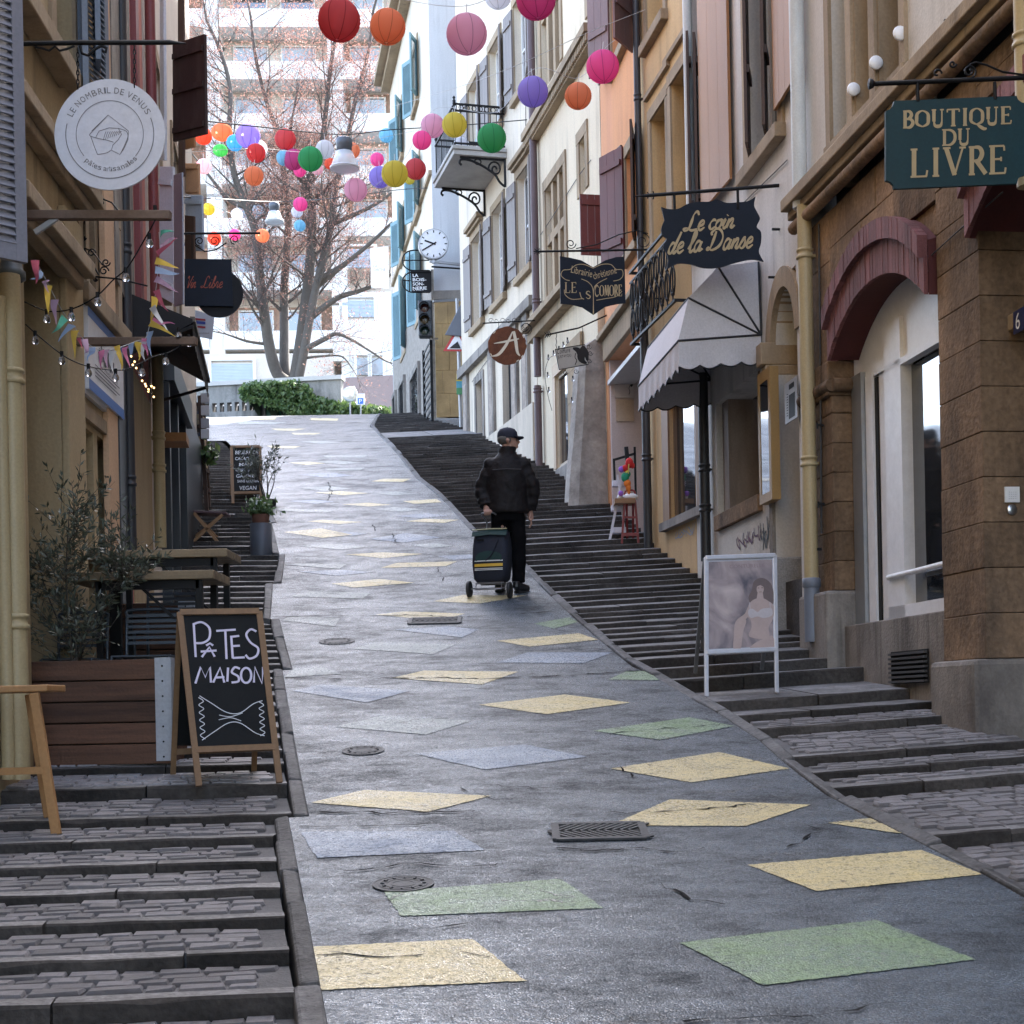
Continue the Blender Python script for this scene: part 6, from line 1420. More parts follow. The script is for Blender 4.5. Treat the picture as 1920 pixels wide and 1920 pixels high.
# 3 book shaped sign
P3 = Plate(1050, 480, 1172, 575, 17.9, 18.0, -.02)
sg = thing('hanging_sign', 'navy open-book shaped hanging sign of the Christian bookshop', 'sign', P3.q(1112,590))
pts = [(1050,480),(1068,483),(1090,488),(1112,501),(1135,488),(1155,482),(1171,481),(1173,568),(1155,570),(1135,575),(1113,590),(1092,576),(1072,571),(1051,569)]
P3.poly(pts, .02).build('board', NAVY, sg)
s = MB(); gl = 1.3
P3.st(s, [(1112,590),(1112,545),(1104,530),(1090,523)], gl, True); P3.st(s, [(1113,588),(1113,545),(1120,532),(1138,522)], gl, True)
P3.st(s, [(1112,503),(1095,496),(1080,497),(1069,505),(1056,507),(1052,516),(1060,524),(1068,526)], gl, True); P3.st(s, [(1112,503),(1128,496),(1145,496),(1155,505),(1166,506),(1168,516),(1162,524),(1150,527)], gl, True)
P3.st(s, [(1058,543),(1060,553),(1072,561),(1092,560)], gl, True); P3.st(s, [(1118,563),(1135,560),(1155,556),(1166,546)], gl, True)
def rtext(P, mb, body, x, yb, w, h, ang, shear=0, bold=0): a = P.L(x, yb); k = P.k(); put_text(mb, P.fr, body, a[0], a[1], w*k, h*k, shear, bold, radians(ang), .002)
rtext(P3, s, 'Librairie', 1070, 511, 40, 13, -14); rtext(P3, s, 'chrétienne', 1114, 524, 45, 13, 14); serif(P3, s, 'LE', 1059, 548, 80, 530, 2.4) if False else serif(P3, s, 'LE', 1059, 549, 1081, 530, 2.4)
serif(P3, s, 'S', 1098, 560, 1108, 546, 2.2); serif(P3, s, 'COMORE', 1115, 556, 1166, 535, 2.4); P3.st(s, [(1087,548),(1090,558),(1095,561)], 1.6, True); s.build('lettering', GOLD, sg)
s = MB(); pbar(s, P3, [(1000,472),(1012,471.5),(1215,468)], [.003,.013,.013]); pbar(s, P3, [(1080,466),(1120,458),(1160,440),(1195,432),(1215,438)], .007); curl(s, P3, 1070, 457, 10, 1.4, 0, 1); curl(s, P3, 1205, 452, 15, 1.3, -pi/2, 1)
for x in (1052, 1170): pbar(s, P3, [(x,470),(x,482)], .009)
for a in range(8): pbar(s, P3, [(1007,471),(1007+7*cos(a*pi/4),471+7*sin(a*pi/4))], .006, 5)
s.build('bracket', M_IRON, sg)

# 4 rusty round sign with an A
P4 = Plate(915, 612, 987, 684, 24.2, 24.3, -.02)
sg = thing('hanging_sign', 'rust brown round hanging sign with a large painted letter A', 'sign', P4.q(951,684))
rnd = random.Random(2); P4.poly([(951+cos(a)*(36+rnd.uniform(-1,.6)), 648-sin(a)*(36+rnd.uniform(-1,.6))) for a in [2*pi*i/48 for i in range(48)]][::-1], .02).build('disc', mat('rust', (.13,.045,.02), .85, .3, 8, .3, dirt=(.07,.03,.02), dirt_amt=.5, dirt_scale=5), sg)
s = MB(); P4.st(s, [(921,668),(935,664),(950,645),(961,622)], [1,5,5,2], True); P4.st(s, [(963,621),(967,640),(970,660),(975,667)], [5,6,5,2], True); P4.st(s, [(926,644),(950,640),(973,635)], [1,4,2], True)
for a in (25, 130, 205, 300, 320): P4.st(s, arcp(951,648,34.5,a,a+9,3), 1.6)
s.build('lettering', plain('paint_cream', (.62,.56,.45), .6), sg)
s = MB(); pbar(s, P4, [(905,606),(1003,601)], .011); 
for i in range(6): curl(s, P4, 920+i*11, 601, 5, 1.0, 0, 1 if i % 2 else -1, .004)
for i in range(3): curl(s, P4, 985, 612+i*2, 8+3*i, 1.2, pi/2, -1, .005)
for x in (935, 967): pbar(s, P4, [(x,605),(x,618)], .005)
s.build('bracket', M_IRON, sg)

# 5 hair salon sign
P5 = Plate(1042, 655, 1100, 693, 20.6, 20.8, -.16)
sg = thing('hanging_sign', 'small cream and black hairdresser sign swinging from an arrow bracket', 'sign', P5.q(1070,690))
P5.poly([(1041,655),(1096,646),(1103,683),(1048,693)], .015).build('board', plain('sign_cream', (.55,.54,.48), .4), sg)
s = MB(); P5.text(s, 'Coiffure', 1045, 664, 1068, 655, .4); P5.text(s, 'JUST4YOU', 1046, 674, 1070, 667); P5.st(s, [(1074,653),(1082,656),(1088,663),(1090,672),(1094,678),(1100,681)], [3,9,13,14,8,3], True); P5.st(s, [(1090,650),(1098,660),(1101,676)], [8,10,4], True); P5.st(s, [(1079,662),(1078,670),(1081,676),(1078,684)], 1.4, True)
P5.st(s, [(1041,655),(1096,646),(1103,683),(1048,693),(1041,655)], 1.6); s.build('lettering', GR_B, sg)
s = MB(); pbar(s, P5, [(1024,628),(1085,615),(1140,590)], .012); 
for x, y0, y1 in ((1043,623,652),(1092,612,645)):
    for i in range(5): a = y0+(y1-y0)*i/5; pbar(s, P5, [(x-.8+1.6*(i%2),a),(x+.8-1.6*(i%2),a+(y1-y0)/5+1)], .005, 5)
for dx in (0, 4, 8): pbar(s, P5, [(1026+dx,628-dx*.2),(1021+dx,623-dx*.2)], .006, 4); pbar(s, P5, [(1026+dx,628-dx*.2),(1022+dx,633-dx*.2)], .006, 4)
s.build('bracket', M_IRON, sg)
for x, y in ((1104,650),(1107,662),(1105,676),(1060,698),(1080,696)): s = MB(); curl(s, P5, x, y, 5, 1.2, 0, 1, .004); s.build('scroll', M_IRON, sg)

# 6 street clock
P6 = Plate(784, 428, 842, 486, 32.4, 32.5, -.02)
ck = thing('street_clock', 'round white street clock with black hands on a wall bracket', 'clock', P6.q(813,486))
cx, cy = 813, 457; P6.poly([(cx+cos(a)*28.5, cy-sin(a)*28.5) for a in [2*pi*i/40 for i in range(40)]][::-1], .12).build('case', plain('clock_rim', (.35,.35,.36), .4, .5), ck)
s = MB(); q = [P6.P(*P6.L(cx+cos(a)*26.8, cy-sin(a)*26.8), .004) for a in [2*pi*i/40 for i in range(40)]]; s.add(q, [tuple(range(40))]); s.build('dial', plain('clock_dial', (.78,.78,.80), .4), ck)
s = MB()
for i in range(12): a = i*pi/6; P6.st(s, [(cx+sin(a)*20.5, cy-cos(a)*20.5),(cx+sin(a)*25.5, cy-cos(a)*25.5)], 2.0, lift=.008)
for i in range(60): a = i*pi/30; P6.st(s, [(cx+sin(a)*24.6, cy-cos(a)*24.6),(cx+sin(a)*25.8, cy-cos(a)*25.8)], .5, lift=.008)
s.build('minute_marks', M_IRON, ck)
def hand(name, x, y, w): s = MB(); dx, dy = x-cx, y-cy; P6.st(s, [(cx-dx*.22, cy-dy*.22),(x,y)], w, lift=.013); s.build(name, M_IRON, ck)
hand('hour_hand', 796, 451, 3.0); hand('minute_hand', 791, 470, 2.4)
s = MB().bar(P6.q(806,488)-P6.n*.06, P6.q(868,495)-P6.n*.06, .05); s.bar(P6.q(813,482)-P6.n*.06, P6.q(813,492)-P6.n*.06, .06); s.build('bracket', plain('grey_metal', (.3,.3,.31)), ck)

# 7 black round-lobed bar sign
P7 = Plate(754, 470, 809, 550, 33.0, 33.1, -.02)
bs = thing('hanging_sign', 'black open-frame sign of the bar with white block letters under the clock', 'sign', P7.q(780,550))
P7.poly([(770,508),(809,508),(809,546),(806,549),(772,547)], .02).build('panel', plain('sign_black', (.012,.012,.014), .6, spec=.2), bs)
s = MB(); 
for cyy in (488, 529): pbar(s, P7, [(806,cyy-19)]+[(775+18*cos(radians(a))*1.15,cyy-19*sin(radians(a))) for a in range(90,271,15)]+[(806,cyy+19)], .016, 5)
pbar(s, P7, [(768,470),(768,548)], .014, 4); pbar(s, P7, [(756,488),(805,488)], .014, 4); pbar(s, P7, [(788,470),(788,508)], .014, 4); pbar(s, P7, [(756,526),(770,526)], .014, 4); s.build('outline', M_IRON, bs)
s = MB()
for i, t in enumerate(('LA','BOIS-','SON-','NERIE')): P7.text(s, t, 774, 519.5+i*8, 774+(10,25,21,26)[i], 513.5+i*8, 0, .02)
P7.text(s, 'bar & bières', 774, 545, 794, 543); s.build('lettering', plain('enamel_white', (.85,.85,.85)), bs)
s = MB().bar(P7.q(809,500), P7.q(868,504), .03); s.build('bracket', M_IRON, bs)

# 8 traffic light
tl = thing('traffic_light', 'dark three lamp traffic light with visors mounted on the corner wall', 'traffic light', at(798,632,32.6))
BLK = plain('signal_black', (.03,.035,.04), .5); s = MB(); a, b = at(785,632,32.6), at(810,563,32.6); s.box(a.x, b.x, 32.55, 32.8, a.z, b.z); s.build('housing', BLK, tl, bevel=.03)
for i, (y, c) in enumerate(((577,(.03,.006,.006)),(599,(.03,.02,.006)),(620,(.005,.022,.018)))):
    p = at(796, y, 32.54); s = MB().lathe([(.0,.012),(.06,.008),(.095,0)], p, 14, True, (V((1,0,0)), V((0,0,1)), V((0,-1,0)))); l = s.build('lens', plain('lens%d' % i, c, .2), tl)
    s = MB(); m = 10; ang = [radians(-10+200*k/m) for k in range(m+1)]; vs = [p+V((cos(t)*.115, 0, sin(t)*.115)) for t in ang]+[p+V((cos(t)*.115, -.2, sin(t)*.115-.02)) for t in ang]
    s.add(vs, [(k,k+1,m+2+k,m+1+k) for k in range(m)]+[(m+1+k,m+2+k,k+1,k) for k in range(m)]); s.build('visor', BLK, tl)
for p_, q_, w_ in ((at(812,565,32.7), at(866,562,33.2), .05), (at(808,635,32.7), at(820,635,33.2), .04)): MB().bar(p_, q_, w_).build('bracket', plain('grey_metal', (.3,.3,.31)), tl)

# 9 road signs on a post
rs = thing('road_sign', 'triangular road signs on a grey post at the house corner', 'road sign', at(866,860,31.4))
s = MB().tube([at(857,560,31.3), at(866,862,31.3)], .035, 10); s.build('post', plain('grey_metal', (.3,.3,.31)), rs)
s = MB(); q = [at(834,628,31.2), at(884,632,31.2), at(868,562,31.2)]; s.prism(q, V((0,.02,0))); s.build('triangle_back', plain('sign_back_grey', (.10,.11,.13), .4, .3), rs, bevel=.01)
s = MB(); s.prism([at(831,658,31.25), at(880,659,31.25), at(858,612,31.25)], V((0,.02,0))); t = s.build('warning_triangle', plain('sign_red', (.45,.02,.02), .4), rs); s = MB(); s.prism([at(838,654.5,31.24), at(873,655,31.24), at(857,623,31.24)], V((0,.005,0))); s.build('white_field', plain('sign_white', (.75,.75,.76)), t)
s = MB(); s.prism([at(842,653,31.232), at(864,653,31.232), at(858,640,31.232)], V((0,.004,0))); s.build('pictogram', GR_B, t)
s = MB()
for i, c in enumerate(('y','b','g')): pass
a, b = at(856,740,31.2), at(872,702,31.2)
for i, c in enumerate(((.05,.22,.08),(.08,.30,.38),(.55,.42,.06))): s = MB(); h3 = (b.z-a.z)/3; s.box(a.x, b.x, 31.19, 31.21, a.z+h3*i+.003, a.z+h3*(i+1)); s.build('info_plate', plain('info%d' % i, c, .4), rs)

# 10 white round pasta sign
P10 = Plate(102, 148, 310, 356, 8.05, 8.1, -.01)
sg = thing('hanging_sign', 'round white hanging sign of the pasta shop with thin grey line drawing', 'sign', P10.q(206,356)); cx, cy = 206, 252
P10.poly([(cx+cos(a)*104, cy-sin(a)*104) for a in [2*pi*i/72 for i in range(72)]][::-1], .012).build('disc', plain('sign_disc_white', (.60,.60,.65), .5), sg)
s = MB(); P10.st(s, arcp(cx,cy,82.5,166,382,60), 1.6); P10.st(s, arcp(cx,cy,63,-40,220,60), 1.2)
def ring_text(P, mb, body, cx, cy, r, a0, a1, h, inside=False, shear=0):
    ws = [.35 if c in ' ' else (.4 if c in 'Iiltr' else (.75 if c in 'EL' else 1.0)) for c in body]; tot = sum(ws); acc = 0
    for c, w in zip(body, ws):
        a = radians(a0+(a1-a0)*(acc+w/2)/tot); acc += w
        if c == ' ': continue
        wd = abs(radians(a1-a0))*r*w/tot*.78; px, py = cx+r*cos(a), cy-r*sin(a); rot = a-pi/2 if not inside else a+pi/2
        k = P.k(); o = P.L(px, py); hh = h if (c.isupper() or c in 'lt') else (h*.72 if c not in 'pâ' else h*.98)
        dx, dy = cos(rot), sin(rot); ox = o[0]-dx*wd*k/2; oy = o[1]-dy*wd*k/2
        if c == 'p': ox += dy*h*.26*k; oy -= dx*h*.26*k
        put_text(mb, P.fr, c, ox, oy, wd*k, hh*k, 0, 0, rot, .002)
ring_text(P10, s, 'LE NOMBRIL DE VENUS', cx, cy, 77, 156, 27, 11.5); ring_text(P10, s, 'pâtes artisanales', cx, cy, 69.5, 226, 319, 10, True)
for pts, cv in (([(170,250),(203,216),(241,246),(240,262),(232,280),(225,290),(209,282),(212,272),(222,262),(228,252),(222,241),(205,240),(186,246),(180,257)], False), ([(170,250),(169,255),(185,260),(200,263),(213,267)], True), ([(170,255),(177,275),(183,290)], False), ([(183,290),(200,287),(208,282)], True), ([(203,216),(172,246)], False),
                ([(222,241),(236,246),(240,256),(234,272),(226,289)], True)): P10.st(s, pts, 1.1, cv)
for i in range(8): P10.st(s, [(194+i*4, 263-(i*1.4)),(197+i*4, 252-(i*.6)),(199+i*4.2, 247)], .9, True)
s.build('drawing', plain('sign_print_grey', (.16,.15,.16), .6), sg)
s = MB(); pbar(s, P10, [(-10,83),(150,80),(318,79.5),(348,81)], [.013,.013,.013,.002], 6); pbar(s, P10, [(66,88),(80,91),(92,95),(103,87),(112,95),(125,92),(140,86)], .006); pbar(s, P10, [(150,86),(154,100),(165,104),(178,92),(190,86),(200,90),(198,98),(194,96)], .008); s.build('bracket', M_IRON, sg)
for xc, yt_, yb_ in ((146,90,166),(252,84,163)):
    s = MB()
    for i in range(9):
        yc = yt_+(yb_-yt_)*(i+.5)/9; c = P10.P(*P10.L(xc, yc), 0); rr = .0125; A = (P10.ax if i % 2 else P10.n)
        s.tube([c+A*(cos(t)*rr*.5)+P10.ay*(sin(t)*rr*1.25) for t in [2*pi*k/8 for k in range(9)]], .0035, 5, False)
    s.build('chain', M_IRON, sg)

# 11 dark round sign on the left
P11 = Plate(346, 485, 456, 593, 15.5, 15.6, -.01)
sg = thing('hanging_sign', 'dark navy square and disc wine bar sign with faint red handwriting', 'sign', P11.q(400,593))
P11.poly([(346,485),(434,486),(437,574),(346,573)], .03).build('square_panel', NAVY, sg)
s = MB(); q = [P11.P(*P11.L(411+cos(a)*45, 548-sin(a)*45), -.035) for a in [2*pi*i/40 for i in range(40)]]; s.prism(q, -P11.n*.03); s.build('disc', plain('sign_black', (.02,.02,.022)), sg)
s = MB(); script(P11, s, 'Vin', 350, 540, 368, 518, 1.5); script(P11, s, 'Libre', 378, 540, 418, 518, 1.5); s.build('lettering', plain('paint_red_brown', (.30,.06,.03), .6), sg)
s = MB(); pbar(s, P11, [(338,438),(488,437)], .012); curl(s, P11, 374, 452, 9, 1.4, pi/2, 1); curl(s, P11, 402, 452, 10, 1.4, pi/2, -1); curl(s, P11, 440, 449, 9, 1.4, pi/2, 1); pbar(s, P11, [(366,460),(385,472),(405,468),(425,455)], .007)
for x in (360, 418): pbar(s, P11, [(x,438),(x,487)], .005)
s.build('bracket', M_IRON, sg)

# 12 small flag sign
P12 = Plate(366, 586, 402, 632, 16.4, 16.5, -.02)
sg = thing('hanging_sign', 'small pale shop sign with red and blue stripes below the wine bar disc', 'sign', P12.q(384,634))
P12.poly([(366,588),(366,581),(402,593),(398,636),(367,630)], .012).build('board', plain('sign_pale_blue', (.55,.60,.68), .5), sg)
for y, h, c in ((600,3.5,(.35,.03,.05)),(606,5,(.03,.07,.35)),(614,3.5,(.35,.03,.05))): s = MB(); P12.st(s, [(365,y-2),(385,y)], h, lift=.003); s.build('stripe', plain('stripe%d' % y, c, .5), sg)
s = MB(); P12.text(s, 'boutique', 372, 627, 392, 623); s.build('lettering', plain('sign_print_grey', (.16,.15,.16)), sg)

# 13 white banner on the square, pole
bn = thing('street_banner', 'white vertical banner on a thin pole beside the teal shutter house', 'banner', at(738,785,45))
s = MB(); P13 = Plate(694, 464, 728, 540, 44.6, 44.6, 0); P13.poly([(694,466),(728,462),(729,541),(696,539)], .015).build('cloth', plain('banner_white', (.8,.8,.8), .7), bn)
s = MB(); P13.text(s, 'LA', 700, 501, 708, 497); P13.text(s, 'CANTINE', 700, 508, 722, 503); P13.st(s, [(701,496),(701,490),(722,490),(722,512)], .5); P13.st(s, [(701,514),(701,521),(722,521)], .5); s.build('lettering', plain('sign_print_grey', (.16,.15,.16)), bn)
s = MB().tube([at(735,595,44.8), at(741,785,44.8)], .03, 8); s.bar(at(694,466,44.7), at(736,460,44.8), .025); s.tube([at(735,460,44.8), at(735,596,44.8)], .03, 8); s.build('pole', plain('grey_metal', (.3,.3,.31)), bn)

# ---------------------------------------------------------------- paper lanterns
def paper(name, col):
    m = bpy.data.materials.new(name); m.use_nodes = True; N = m.node_tree.nodes; L = m.node_tree.links; b = N['Principled BSDF']; b.inputs['Base Color'].default_value = (*col,1); b.inputs['Roughness'].default_value = .8; b.inputs['Specular IOR Level'].default_value = .0
    t = N.new('ShaderNodeBsdfTranslucent'); t.inputs[0].default_value = (*[min(1, c*1.1) for c in col],1); x = N.new('ShaderNodeMixShader'); x.inputs[0].default_value = .62; L.new(b.outputs[0], x.inputs[1]); L.new(t.outputs[0], x.inputs[2]); L.new(x.outputs[0], N['Material Output'].inputs[0])
    return m
LC = {'red': (.58,.06,.07), 'orange': (.72,.25,.11), 'pink': (.74,.42,.54), 'white': (.72,.72,.76), 'magenta': (.62,.06,.28), 'purple': (.36,.28,.66), 'yellow': (.62,.52,.07), 'green': (.03,.38,.14), 'lime': (.10,.50,.14), 'blue': (.10,.42,.65), 'cyan': (.30,.62,.78), 'hotpink': (.85,.12,.40), 'peach': (.80,.32,.16), 'palepink': (.80,.52,.56), 'redorange': (.75,.12,.04)}
LC = {k: tuple(min(.9, v*.88+.08) for v in c) for k, c in LC.items()}
LM = {k: paper('paper_'+k, c) for k, c in LC.items()}
M_RIB = {k: paper('paper_seam_'+k, tuple(v*.6 for v in c)) for k, c in LC.items()}
def lantern_mesh():
    mb = MB(); n = 32; rings = 34; prof = []
    for i in range(rings+1):
        t = -pi/2*.93 + pi*.93*i/rings; r = cos(t)*(1.0 if i % 2 else .962); prof.append((max(r,.1), sin(t)))
    mb.lathe(prof, (0,0,0), n); mb.f = [f for f in mb.f if len(f) == 4]; mb.sm = [True]*len(mb.f); mb.mi = [0]*len(mb.f); return mb
def seam_mesh(k):
    mb = MB()
    for j in range(8):
        a = 2*pi*j/8+.2+k; pts = [V((cos(a)*cos(t)*1.004, sin(a)*cos(t)*1.004, sin(t)*1.004)) for t in [-pi/2*.93+pi*.93*i/18 for i in range(19)]]; sd = V((-sin(a), cos(a), 0))*.02
        mb.add([p-sd for p in pts]+[p+sd for p in pts], [(i,i+1,20+i,19+i) for i in range(18)])
    mb.tube([V((cos(t)*.11, sin(t)*.11, -.975)) for t in [2*pi*i/12 for i in range(13)]], .012, 5, False); return mb
lm0 = lantern_mesh(); sm0 = seam_mesh(0); LME = {}; SME = {}
for k in LC:
    for src, dic, mm, nm in ((lm0, LME, LM, 'shade'), (sm0, SME, M_RIB, 'seam')):
        me = bpy.data.meshes.new(nm); me.from_pydata(src.v, [], src.f); me.materials.append(mm[k]); me.polygons.foreach_set('use_smooth', [True]*len(src.f)); dic[k] = me
CN = {'red': 'red', 'orange': 'burnt orange', 'pink': 'dusty pink', 'white': 'white', 'magenta': 'magenta', 'purple': 'lavender', 'yellow': 'mustard yellow', 'green': 'green', 'lime': 'light green', 'blue': 'blue', 'cyan': 'pale cyan', 'hotpink': 'hot pink', 'peach': 'bright orange', 'palepink': 'pale pink', 'redorange': 'red orange'}
LAN = [(636,38,80,'red','big {} at the top of the picture above the tree'),(727,50,67,'orange','{} next to the biggest red one'),(416,248,40,'orange','squashed {} beside the dark brown shutter'),(381,255,33,'redorange','{} half hidden by the dark brown shutter'),(465,255,46,'purple','large {} left of the red one on the lamp wire'),(440,268,31,'blue','{} tucked behind the large lavender one'),
 (413,282,28,'lime','{} below the squashed orange one'),(485,279,33,'white','{} in front of the large lavender one'),(480,287,36,'red','{} half hidden behind the white one beside the lavender one'),(535,261,40,'red','{} alone in the middle of the lamp wire'),(550,299,40,'magenta','{} beside the dark green one near the lamp'),(533,296,30,'cyan','{} peeking out behind the magenta one'),
 (582,298,47,'green','large dark {} near the street lamp'),(609,280,35,'white','{} between the dark green one and the street lamp'),(660,282,30,'peach','{} behind the street lamp shade'),(562,320,24,'hotpink','{} under the magenta and dark green ones'),(595,317,22,'palepink','tiny {} under the dark green one'),(619,307,22,'redorange','{} just left of the street lamp shade'),
 (707,299,26,'hotpink','small {} above the mustard and lavender pair'),(712,332,41,'purple','{} behind the mustard yellow one by the tree'),(740,326,50,'yellow','{} in front of the lavender one by the tree'),(779,317,40,'red','{} right of the mustard one, before the teal shutters'),(667,356,44,'pink','{} hanging lowest under the street lamp'),(476,330,37,'peach','{} alone in front of the tree trunk'),(382,312,29,'palepink','{} beside the white shutters'),
 (391,392,24,'yellow','small {} over the wine bar bracket'),(444,402,22,'white','small {} left of the second street lamp'),(563,383,27,'hotpink','{} right of the second street lamp'),(557,397,22,'white','{} half hidden under the lower hot pink one'),(562,423,22,'cyan','faint {} low in the middle of the tree'),(402,447,26,'redorange','{} behind the wine bar bracket scrolls'),(440,440,22,'hotpink','{} behind the wine bar bracket bar'),
 (492,442,26,'peach','{} at the tip of the wine bar bracket'),(724,254,27,'cyan','{} at the edge of the teal shutter house'),(875,64,77,'pink','big {} in front of the pale house top'),(934,-9,52,'white','{} cut by the top edge between two pink ones'),(1005,0,74,'magenta','big {} cut by the top edge of the picture'),(999,172,58,'purple','{} before the cream house window'),(1084,180,51,'peach','{} below the long cornice'),
 (1130,125,62,'hotpink','{} in front of the salmon house'),(1110,-13,36,'lime','{} just showing at the top edge'),(811,236,45,'pink','{} left of the balcony rail'),(791,263,36,'hotpink','{} below the dusty pink one by the balcony'),(852,234,47,'yellow','{} in front of the balcony corner'),(865,272,30,'white','{} below the balcony floor edge'),(900,268,28,'cyan','{} behind the green one at the balcony'),(922,259,55,'green','{} in front of the balcony rail'),(768,336,20,'yellow','tiny {} behind the red one by the teal shutters')]
for x, y, px, k, lab in LAN:
    D = .30 if x == 1084 else .40 if px >= 40 else (.30 if px >= 26 else .25); d = D*F/px; c = at(x, y, d); r = D/2
    t = thing('paper_lantern', lab.format(CN[k]+' paper lantern') , 'lantern', c, 'paper lanterns strung over the street')
    sq = .8 if 'squashed' in lab else 1.0; rz = random.uniform(0, 6)
    tx = random.uniform(-.12,.12); ty = random.uniform(-.12,.12)
    for dic, nm in ((LME, 'shade'), (SME, 'seam')):
        o = bpy.data.objects.new(nm, dic[k]); COL.objects.link(o); o.parent = t; o.scale = (r, r, r*sq*.96); o.rotation_euler = (tx, ty, rz); o['_w'] = (0,0,0)
    s = MB().tube([c+V((0,0,r*sq*.9)), c+V((random.uniform(-.02,.02),0,r+.10))], .004, 4); s.build('hanger', plain('string_white', (.6,.6,.6), .8), t)

# wires over the street
def wire(pts, r, m, label, cat='wire'):
    o = MB().tube(spline(pts, 10), r, 5).build('overhead_wire', m); tag(o, label, cat); return o
DKW = plain('wire_dark', (.02,.02,.022), .6); WHW = plain('rope_white', (.42,.42,.42), .8)
wire([at(343,222,15.5), at(480,237,19), at(640,252,24.9), at(735,243,25.5), at(850,236,26), at(993,224,25.6)], .009, DKW, 'dark cable across the street carrying the nearer pendant lamp')
wire([at(340,369,16), at(430,374,27), at(514,378,38), at(620,372,36), at(745,356,35), at(812,352,34)], .009, DKW, 'thin dark cable across the street carrying the farther pendant lamp')
wire([at(1210,18,17.3), at(1100,62,17.3), at(960,126,18), at(850,166,22), at(735,200,30)], .0035, WHW, 'white rope sloping down from the ochre house across the upper facades')
wire([at(345,286,17), at(480,278,24), at(600,284,26), at(735,254,30), at(815,238,33)], .0035, WHW, 'pale string carrying the middle row of paper lanterns')
wire([at(345,362,18), at(480,420,27), at(560,452,30)], .0035, WHW, 'pale string falling from the left shutters towards the tree')
wire([at(640,-30,14), at(720,-8,16.5), at(880,10,16), at(1000,-60,16)], .0035, WHW, 'pale string at the top edge carrying the biggest paper lanterns')
wire([at(700,352,27), at(760,295,26), at(815,205,25), at(930,210,24), at(1000,130,20), at(1085,146,20), at(1140,85,19), at(1195,50,18.6)], .0035, WHW, 'pale string climbing along the right hand facades with paper lanterns')
# pendant street lamps
def lamp(x, y, wpx, D, label):
    d = D*F/wpx; c = at(x, y, d); t = thing('street_lamp', label, 'street lamp', c, 'pendant street lamps'); k = D/.5
    s = MB().lathe([(.0,0),(.13,0),(.13,.09),(.14,.10),(.14,.20),(.10,.23),(.0,.23)], c+V((0,0,-.26*k)), 18); s.v = [tuple(V(p)) for p in s.v]; s.build('housing', plain('lamp_grey', (.09,.10,.12), .45, .3), t)
    m = MATS.get('lamp_shade')
    if not m:
        m = bpy.data.materials.new('lamp_shade'); m.use_nodes = True; N = m.node_tree.nodes; b = N['Principled BSDF']; b.inputs['Base Color'].default_value = (.75,.76,.78,1); b.inputs['Roughness'].default_value = .25
        tr = N.new('ShaderNodeBsdfTransparent'); x_ = N.new('ShaderNodeMixShader'); x_.inputs[0].default_value = .55; L = m.node_tree.links; L.new(tr.outputs[0], x_.inputs[1]); L.new(b.outputs[0], x_.inputs[2]); L.new(x_.outputs[0], N['Material Output'].inputs[0]); MATS['lamp_shade'] = m
    s = MB().lathe([(.245,-.30),(.25,-.30),(.14,.0),(.135,.0)], c+V((0,0,-.27*k)), 24); s.f = [f for f in s.f if len(f) == 4]; s.sm = [True]*len(s.f); s.mi = [0]*len(s.f); s.build('shade', m, t)
    s = MB().lathe([(.236,0),(.25,0),(.25,.02),(.236,.02)], c+V((0,0,-.58*k)), 24); s.build('rim', SH_WHITE, t)
    s = MB().tube([c+V((0,0,-.03)), c+V((0,0,.04))], .02, 8); s.bar(c+V((-.12,0,.02)), c+V((.12,0,-.03)), .02); s.build('hanger', M_IRON, t)
lamp(645, 258, 50, .45, 'larger pendant street lamp with clear conical shade hanging on the dark cable'); lamp(514, 381, 30, .42, 'smaller pendant street lamp far off in front of the tree')
# ================================================================ STREET PROPS
# ---- white shop awning on the ochre house
awn = thing('shop_awning', 'white canvas shop awning with scalloped valance below the dance shop sign', 'awning', at(1320,600,15))
CANV = mat('awning_canvas', (.60,.58,.60), .85, .06, 2, .08, 60); TRIM = plain('awning_trim', (.02,.02,.025), .6)
M_CANT = CANV
# wall line: near end hinge H (photo 1425,628), far end near 1255,645..; ribs fan from the hinge
dn_, df_ = 13.70, 15.66
Hn = at(1427,627,dn_); Hf = at(1334,712,df_)                         # hinges on the wall (near, far)
T0 = at(1422,490,dn_); T0f = at(1330,620,df_)                        # top on wall (near, far)
r1n, r2n, r3n = at(1347,500,dn_-.12), at(1291,558,dn_-.2), at(1272,638,dn_-.28)
k_ = (Hf-Hn)
def far(p): return p + k_
ribs_n = [T0, r1n, r2n, r3n]; ribs_f = [far(p) for p in ribs_n]
s = MB()
def sheet(a, b, c, d, n=6):
    for i in range(n):
        t0, t1 = i/n, (i+1)/n; s.quad(a.lerp(b,t0), a.lerp(b,t1), d.lerp(c,t1), d.lerp(c,t0))
for i in range(3): sheet(ribs_n[i], ribs_f[i], ribs_f[i+1], ribs_n[i+1])
for i in range(3): s.add([Hn, ribs_n[i+1], ribs_n[i]], [(0,1,2)]); s.add([Hf, ribs_f[i], ribs_f[i+1]], [(0,1,2)])
canopy = s.build('canopy', CANV, awn)
